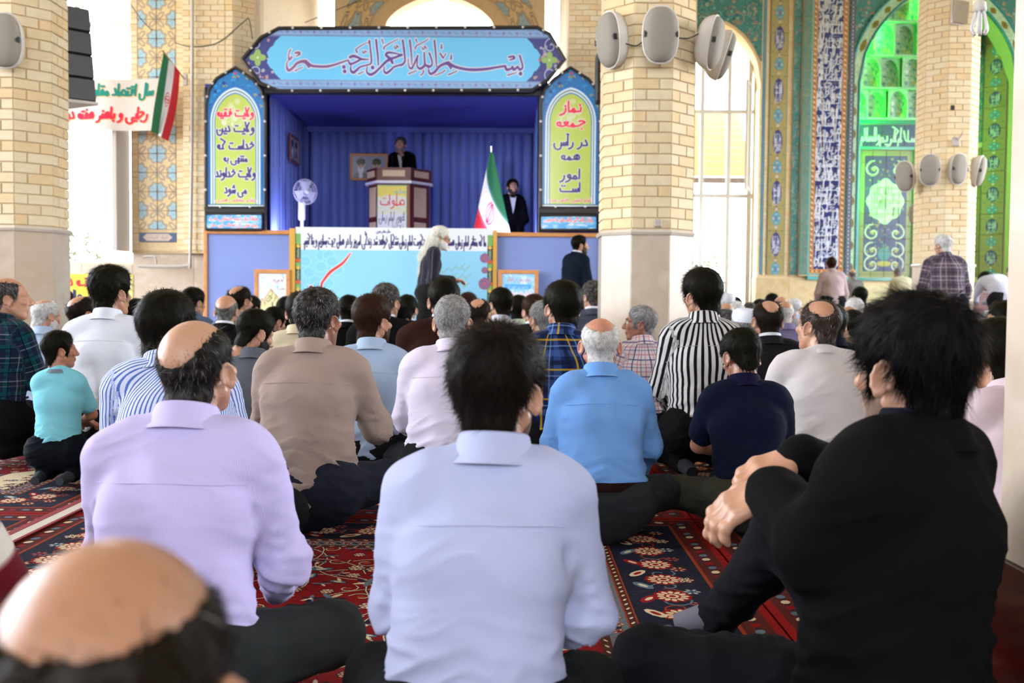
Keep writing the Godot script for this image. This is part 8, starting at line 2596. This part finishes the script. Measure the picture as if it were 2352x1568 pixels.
	seat("man in a blue and white striped shirt behind the lavender man", 388, 735, 3.28, cloth(Color.WHITE, pic_stripes([[0, 16, Color(0.80, 0.83, 0.90)], [0, 6, Color(0.30, 0.40, 0.68)]], 16), 85.0), "black", {"lean": 0.30, "side": -0.22, "hyaw": -0.3, "bulk": 1.15, "shw": 1.15, "cell": 0.011, "crease": 0.009, "s": 0.98})
	seat("small boy in an aqua T-shirt kneeling at left", 138, 765, 4.5, cloth(Color(0.48, 0.76, 0.81)), "black", {"top": "tee", "pose": "kneel", "hyaw": -0.85, "lean": 0.04, "hpitch": -0.02, "bulk": 0.92, "shw": 0.86, "cell": 0.009, "head_cell": 0.005, "neck": 0.1, "arms": "front", "near": true, "seams": 0, "sock": cloth(Color(0.22, 0.24, 0.26)), "collar": cloth(Color(0.42, 0.48, 0.52)), "skin": Color(0.66, 0.44, 0.33), "trousers": cloth(Color(0.05, 0.06, 0.09))})
	seat("man in a dark green plaid shirt at the left edge", 22, 645, 5.15, cloth(Color.WHITE, pic_plaid(Color(0.06, 0.12, 0.17), [[0, 10, Color(0.05, 0.25, 0.28), 0.8], [20, 8, Color(0.10, 0.10, 0.20), 0.7], [34, 3, Color(0.62, 0.58, 0.62), 0.55], [48, 2, Color(0.62, 0.58, 0.62), 0.4], [10, 2, Color(0.02, 0.05, 0.07), 0.8]], 64), 8.0), "pepper", {"hyaw": -0.75, "yaw": -0.3, "pose": "kneel", "trousers": M.cloth_black, "bulk": 1.15, "hair": HP.pepper.merged({"kind": "bald", "bald": Vector3(0.06, 0.07, 0.09), "thick": 0.005}, true)})
	seat("man in a white shirt with tousled black hair at left", 257, 628, 5.10, M.cloth_white, "thick", {"hyaw": -0.4, "pose": "kneel", "lean": 0.14, "near": true, "cell": 0.012, "crease": 0.010, "bulk": 1.1, "shw": 1.2})
	seat("man in a black and white striped shirt kneeling upright", 1612, 627, 4.88, cloth(Color.WHITE, pic_stripes([[0, 16, Color(0.76, 0.75, 0.74)], [0, 7, Color(0.07, 0.055, 0.06)]], 16), 36.0), "black", {"hyaw": 0.45, "hroll": 0.12, "pose": "kneel", "lean": 0.10, "near": true, "cell": 0.011, "crease": 0.012, "hair": HP.black.merged({"thick": 0.014, "n": 4000, "len": 0.04}, true), "trousers": M.cloth_black})
	seat("youth in a navy short sleeved top looking down", 1703, 765, 3.85, cloth(Color(0.055, 0.075, 0.15)), "black", {"top": "polo", "hpitch": 0.42, "hyaw": 0.25, "lean": 0.28, "arml": "front", "near": true, "cell": 0.011, "head_cell": 0.0055, "bulk": 1.04, "crease": 0.010, "trousers": cloth(Color(0.20, 0.20, 0.17)), "spread": 0.95, "skin": Color(0.62, 0.42, 0.32), "sock": skin(Color(0.60, 0.40, 0.31)), "collar": cloth(Color(0.07, 0.06, 0.17)), "seams": 0})
	seat("heavy man in a white T-shirt with a bald patch, right of the youth", 1878, 708, 4.27, cloth(Color(0.80, 0.77, 0.76)), "crown", {"top": "tee", "hyaw": 0.55, "lean": 0.22, "bulk": 1.32, "shw": 1.3, "near": true, "cell": 0.012, "seams": 0, "crease": 0.011, "hair": HP.crown.merged({"c1": Color(0.035, 0.024, 0.017), "n": 3500, "mix": 0.05, "bald_c": Vector3(-0.03, 0.10, 0.045)}, true)})
	seat("man in a blue and yellow plaid shirt", 1292, 658, 5.2, cloth(Color.WHITE, pic_plaid(Color(0.08, 0.14, 0.30), [[0, 14, Color(0.22, 0.34, 0.56), 0.6], [22, 10, Color(0.05, 0.08, 0.18), 0.7], [40, 4, Color(0.80, 0.62, 0.12), 0.75], [54, 3, Color(0.50, 0.60, 0.74), 0.6]], 64), 7.0), "black", {"hyaw": 0.3, "side": 0.08, "hair": HP.black.merged({"thick": 0.016, "top": 0.014, "n": 4000}, true)})
	seat("grey haired man in a pink and navy plaid shirt by the column", 1470, 707, 6.1, cloth(Color.WHITE, pic_plaid(Color(0.80, 0.76, 0.76), [[4, 5, Color(0.12, 0.14, 0.34), 0.65], [22, 3, Color(0.66, 0.28, 0.32), 0.6], [34, 3, Color(0.12, 0.14, 0.34), 0.5], [50, 3, Color(0.66, 0.28, 0.32), 0.6]], 64), 9.0), "grey", {"hyaw": 1.15, "yaw": 0.2, "face": true, "skin": Color(0.58, 0.38, 0.30)})
	seat("man in a dark grey suit behind the youth in navy", 1764, 695, 5.48, cloth(Color(0.10, 0.10, 0.115)), "crown", {"top": "jacket", "bulk": 1.1})
	seat("man in a brown jacket with black hair, right of the red script", 1020, 655, 5.9, cloth(Color(0.16, 0.075, 0.055)), "black", {"top": "jacket", "bulk": 1.25, "shw": 1.35, "hyaw": 0.1})
	seat("bearded young man in a grey shirt looking down to the right", 588, 720, 4.75, cloth(Color(0.36, 0.38, 0.42)), "black", {"hyaw": -0.75, "hpitch": 0.35, "lean": 0.24, "beard": Color(0.03, 0.025, 0.02)})
	seat("man in a light blue shirt with brown hair shaved at the sides", 858, 690, 4.7, cloth(Color(0.64, 0.72, 0.82)), "brown", {"hyaw": -0.5, "near": true, "cell": 0.012, "beard": Color(0.05, 0.03, 0.02), "hair": HP.brown.merged({"thick": 0.006, "top": 0.024, "n": 4000}, true)})
	seat("man in a black suit behind the light blue shirt", 888, 660, 6.7, M.cloth_black, "pepper", {"top": "jacket", "hyaw": -0.35, "shw": 1.25, "bulk": 1.15})
	seat("man in a cream shirt left of the brown shirt", 690, 680, 6.1, cloth(Color(0.76, 0.71, 0.60)), "black", {"hyaw": 0.1, "bulk": 1.1})
	seat("bald man in a black jacket in front of the left blue board", 521, 680, 6.9, M.cloth_black, "bald", {"top": "jacket", "hair": HP.bald.merged({"bald": Vector3(0.075, 0.10, 0.13), "bald_c": Vector3(0, 0.11, 0.03)}, true)})
	seat("balding man in a navy shirt with glasses left of the white shirt", 192, 683, 6.10, cloth(Color(0.07, 0.09, 0.16)), "crown", {"hyaw": -0.6, "glasses": true})
	seat("white bearded old man in a pale blue shirt at far left", 106, 690, 6.70, cloth(Color(0.66, 0.74, 0.84)), "white", {"hyaw": -0.5, "hpitch": 0.2, "beard": Color(0.66, 0.64, 0.6), "hair": HP.white.merged({"kind": "bald", "bald": Vector3(0.05, 0.07, 0.07), "bald_c": Vector3(0, 0.11, 0.04)}, true)})
	seat("man in a dark grey suit with a shaved bald head left of the blue board", 392, 672, 7.3, cloth(Color(0.09, 0.09, 0.09)), "bald", {"top": "jacket", "hyaw": -0.3})
	seat("bearded man in a white shirt beside the right column, cut by its edge", 2312, 700, 4.3, cloth(Color(0.84, 0.83, 0.84)), "black", {"hyaw": 1.1, "yaw": 0.3, "beard": Color(0.06, 0.035, 0.025), "beard_thick": 0.003, "face": true, "hair": HP.black.merged({"thick": 0.005}, true)})
	seat("man in a pale pink shirt half hidden behind the man in black", 2290, 790, 3.1, cloth(Color(0.84, 0.76, 0.78)), "black", {"yaw": 0.2, "lean": 0.3, "s": 0.9})
	# ---- far rows, left and middle
	far("man with dark hair and glasses left of the shaved head", 318, 690, 8.0, Color(0.09, 0.08, 0.08), "black", -0.7, "jacket", {"glasses": true})
	far("balding man behind the shaved head", 362, 676, 9.6, Color(0.16, 0.12, 0.10), "crown", -0.4)
	far("man in a blue grey shirt at the left end of the blue board", 446, 664, 8.69, Color(0.34, 0.40, 0.52), "black", -0.5)
	far("man in a grey shirt with a bald crown before the blue board", 552, 657, 7.9, Color(0.42, 0.47, 0.54), "crown", -0.5)
	far("man with black hair right of the bald crown, beside the framed poster", 578, 682, 9.30, Color(0.3, 0.3, 0.34), "black", -0.5)
	far("man in a blue suit before the yellow banner", 146, 667, 9.30, Color(0.22, 0.28, 0.40), "brown", -0.8, "jacket")
	far("grey haired man at the left below the yellow banner", 108, 680, 9.90, Color(0.6, 0.6, 0.6), "grey", -0.2)
	far("man with black hair bending in front of the framed poster", 632, 709, 7.5, Color(0.05, 0.05, 0.055), "black", -0.7, "shirt", {"hpitch": 0.3})
	far("man with black hair right below the framed poster", 660, 685, 8.70, Color(0.07, 0.07, 0.08), "black", -0.3)
	far("man with black hair in a black jacket at the middle of the banner", 802, 682, 7.9, Color(0.035, 0.035, 0.04), "black", 0.0, "jacket")
	far("grey haired man partly hidden at the middle of the banner", 836, 686, 9.0, Color(0.3, 0.3, 0.3), "grey", 0.0)
	far("man with black hair left of the walking white haired man", 936, 681, 8.5, Color(0.04, 0.04, 0.045), "black", -0.1, "jacket")
	far("man in a black knitted cap", 922, 704, 7.35, Color(0.05, 0.05, 0.05), "black", -0.6, "shirt", {"cap": M.cloth_black})
	far("man with a brown bald patch and a grey jacket right of the brown jacket", 1100, 686, 6.75, Color(0.36, 0.37, 0.39), "crown", -0.2, "jacket")
	far("man with dark brown hair half hidden under the red medallions", 1076, 675, 9.14, Color(0.2, 0.2, 0.22), "brown", -0.3)
	far("man in a white shirt before the right framed poster", 1150, 665, 7.94, Color(0.84, 0.84, 0.88), "black", 0.35)
	far("man in a pale green shirt before the right framed poster", 1193, 682, 8.54, Color(0.72, 0.80, 0.68), "black", -0.3)
	far("man in a dark suit right of the pale green shirt", 1226, 680, 7.33, Color(0.08, 0.085, 0.10), "brown", 0.3, "jacket")
	far("grey haired man in a white shirt left of the plaid shirt", 1246, 693, 6.1, Color(0.85, 0.86, 0.88), "grey", 0.4)
	far("grey haired man in a grey suit left of the loudspeaker column", 1362, 648, 8.7, Color(0.26, 0.28, 0.34), "pepper", 0.4, "jacket")
	# ---- far rows, right of the column
	for q in [["man in a white turban by the bright window", 1669, 674, 11.86, Color(0.6, 0.6, 0.58), "white", 0.1, M.cloth_white], ["man with black hair right of the turban", 1688, 684, 12.47, Color(0.2, 0.25, 0.2), "black", 0.0, null], ["bald old man with a white fringe below the turban", 1667, 696, 9.44, Color(0.3, 0.34, 0.36), "oldbald", 0.2, null], ["grey haired man below the bright window", 1692, 694, 10.04, Color(0.4, 0.4, 0.4), "white", -0.2, null],
			["man with grey hair in a navy jacket left of the white cap", 1666, 713, 7.15, Color(0.07, 0.09, 0.14), "pepper", 0.0, null], ["man in a white prayer cap", 1708, 712, 6.55, Color(0.76, 0.72, 0.68), "grey", 0.5, M.cloth_white], ["man with dark grey hair at the wall foot", 1722, 697, 10.65, Color(0.12, 0.12, 0.13), "pepper", -0.6, null], ["man with black hair left of the bald heads", 1745, 690, 11.26, Color(0.1, 0.1, 0.12), "black", 0.0, null],
			["man with black hair behind the bald heads", 1774, 676, 14.0, Color(0.16, 0.2, 0.3), "black", -0.4, null], ["bald man with a reddish head among the far rows", 1794, 680, 11.86, Color(0.5, 0.5, 0.52), "bald", 0.0, null], ["bald man in a violet shirt behind the dark grey suit", 1803, 692, 8.6, Color(0.46, 0.44, 0.58), "oldbald", -0.2, null], ["sunlit man with white hair and a pale shirt", 1826, 687, 12.6, Color(0.7, 0.75, 0.85), "white", -0.5, null],
			["grey haired man at the foot of the marble wall", 1882, 693, 10.51, Color(0.3, 0.26, 0.2), "pepper", 0.0, null], ["man with black hair in a navy suit right of the white T-shirt", 1912, 704, 5.94, Color(0.06, 0.07, 0.13), "black", 0.0, null], ["man in a khaki jacket in the right rows", 1957, 716, 6.9, Color(0.42, 0.35, 0.27), "black", 0.2, null], ["white haired man behind the khaki jacket", 1962, 686, 9.91, Color(0.8, 0.76, 0.74), "white", 0.2, null],
			["pale haired man in a pink shirt behind the khaki jacket", 1948, 703, 8.6, Color(0.82, 0.72, 0.70), "oldbald", 0.1, null], ["man with black hair under the green panel", 1974, 661, 15.0, Color(0.1, 0.13, 0.12), "black", 0.2, null], ["man with grey cropped hair beside the black haired head at right", 2244, 720, 5.4, Color(0.80, 0.80, 0.82), "grey", 0.1, null], ["white haired man in a dark jacket at far right", 2272, 716, 7.0, Color(0.06, 0.07, 0.10), "white", 0.2, null], ["man with dark hair at far right near the cabinet", 2296, 694, 9.0, Color(0.12, 0.12, 0.14), "brown", 0.4, null]]:
		far(q[0], q[1], q[2], q[3], q[4], q[5], q[6], "shirt", {"cap": q[7]} if q[7] else {})
	# ---- standing
	var st := {"pose": "stand", "arms": "down", "group": "", "floor": -0.004, "cell": 0.018, "hand_cell": 0.008}
	seat("white haired man standing in a brown plaid shirt before the niche column", 2166, 540, 11.0, cloth(Color.WHITE, pic_plaid(Color(0.34, 0.30, 0.34), [[0, 12, Color(0.22, 0.18, 0.24), 0.6], [24, 5, Color(0.72, 0.66, 0.66), 0.55], [44, 4, Color(0.72, 0.66, 0.66), 0.5], [54, 4, Color(0.2, 0.2, 0.3), 0.5]], 64), 7.0), "white", st.merged({"hyaw": 0.3, "hpitch": 0.12, "bulk": 1.25, "trousers": cloth(Color(0.07, 0.08, 0.11)), "shw": 1.32, "near": true, "seams": 0}, true))
	seat("man standing in a long pale pink shirt before the inscription", 1909, 592, 17.0, cloth(Color(0.64, 0.56, 0.56)), "brown", st.merged({"hyaw": -0.1, "shw": 1.25, "bulk": 1.2}, true))
	seat("bald man in a grey shirt right of the pale pink shirt", 1957, 634, 19.6, cloth(Color(0.45, 0.44, 0.43)), "bald", st.merged({"s": 0.92, "lean": 0.25}, true))
	seat("man in a cream shirt bending below the green panel", 2064, 622, 19.0, cloth(Color(0.72, 0.69, 0.58)), "grey", st.merged({"s": 0.98, "lean": 0.55, "hpitch": 0.5, "bulk": 1.15}, true))
	seat("man in a white shirt bowing low at the right", 2262, 700, 14.2, cloth(Color(0.82, 0.84, 0.92)), "black", st.merged({"lean": 1.0, "neck": 0.5, "hpitch": 0.8, "s": 1.0, "bulk": 1.1, "arms": "front"}, true))
	seat("man in a white shirt standing at the far right, half hidden by the column", 2325, 612, 16.0, M.cloth_white, "black", st)
	seat("man with dark hair outside the bright window", 1604, 607, 24.0, cloth(Color(0.3, 0.3, 0.32)), "black", st.merged({"hyaw": -0.5, "floor": -0.3}, true))
	seat("young man in a navy suit standing at the right blue board, hands clasped", 1333, 543, 13.2, cloth(Color(0.06, 0.09, 0.14)), "black", st.merged({"top": "jacket", "arms": "clasp", "yaw": -0.9, "hyaw": -0.35, "face": true, "hands": "lr", "trousers": cloth(Color(0.06, 0.08, 0.13)), "cell": 0.012, "beard": Color(0.06, 0.04, 0.03), "beard_thick": 0.003}, true))
	seat("old man with long white hair and beard walking in a striped grey shirt", 1012, 524, 12.0, cloth(Color.WHITE, pic_stripes([[0, 32, Color(0.13, 0.13, 0.17)], [0, 2, Color(0.40, 0.40, 0.44)], [12, 1, Color(0.30, 0.30, 0.34)]], 32), 12.0), "white", st.merged({"yaw": -1.35, "hyaw": -0.1, "lean": 0.14, "neck": 0.45, "hpitch": 0.15, "arms": "hold", "hands": "lr", "face": true, "glasses": true, "step": 0.1, "tail": Color(0.80, 0.77, 0.62), "beard": Color(0.72, 0.70, 0.66), "beard_thick": 0.02, "cell": 0.012, "trousers": cloth(Color(0.10, 0.10, 0.10)),
		"hair": HP.white.merged({"thick": 0.022, "top": 0.012, "c2": Color(0.80, 0.78, 0.66), "mix": 1.0}, true)}, true))
	var fy := at(927, 531, 13.9).y
	seat("bearded speaker in a black jacket behind the lectern, pointing", 920, 322, 16.15, M.cloth_black, "pepper", st.merged({"floor": fy - 0.02, "s": 1.0, "yaw": PI - 0.15, "hyaw": 0.0, "top": "jacket", "face": true, "beard": Color(0.22, 0.20, 0.18), "arml": "chin", "armr": "hold", "hands": "lr", "cell": 0.012, "lean": 0.30, "no_legs": true, "collar": M.cloth_black, "joints": {}, "bulk": 1.1}, true))
	seat("bearded man in a dark suit standing in the shade beside the flag", 1178, 413, 16.3, cloth(Color(0.05, 0.055, 0.07)), "black", st.merged({"floor": fy - 0.75, "yaw": PI + 0.25, "top": "jacket", "arms": "clasp", "face": true, "beard": Color(0.05, 0.035, 0.03), "cell": 0.016}, true))
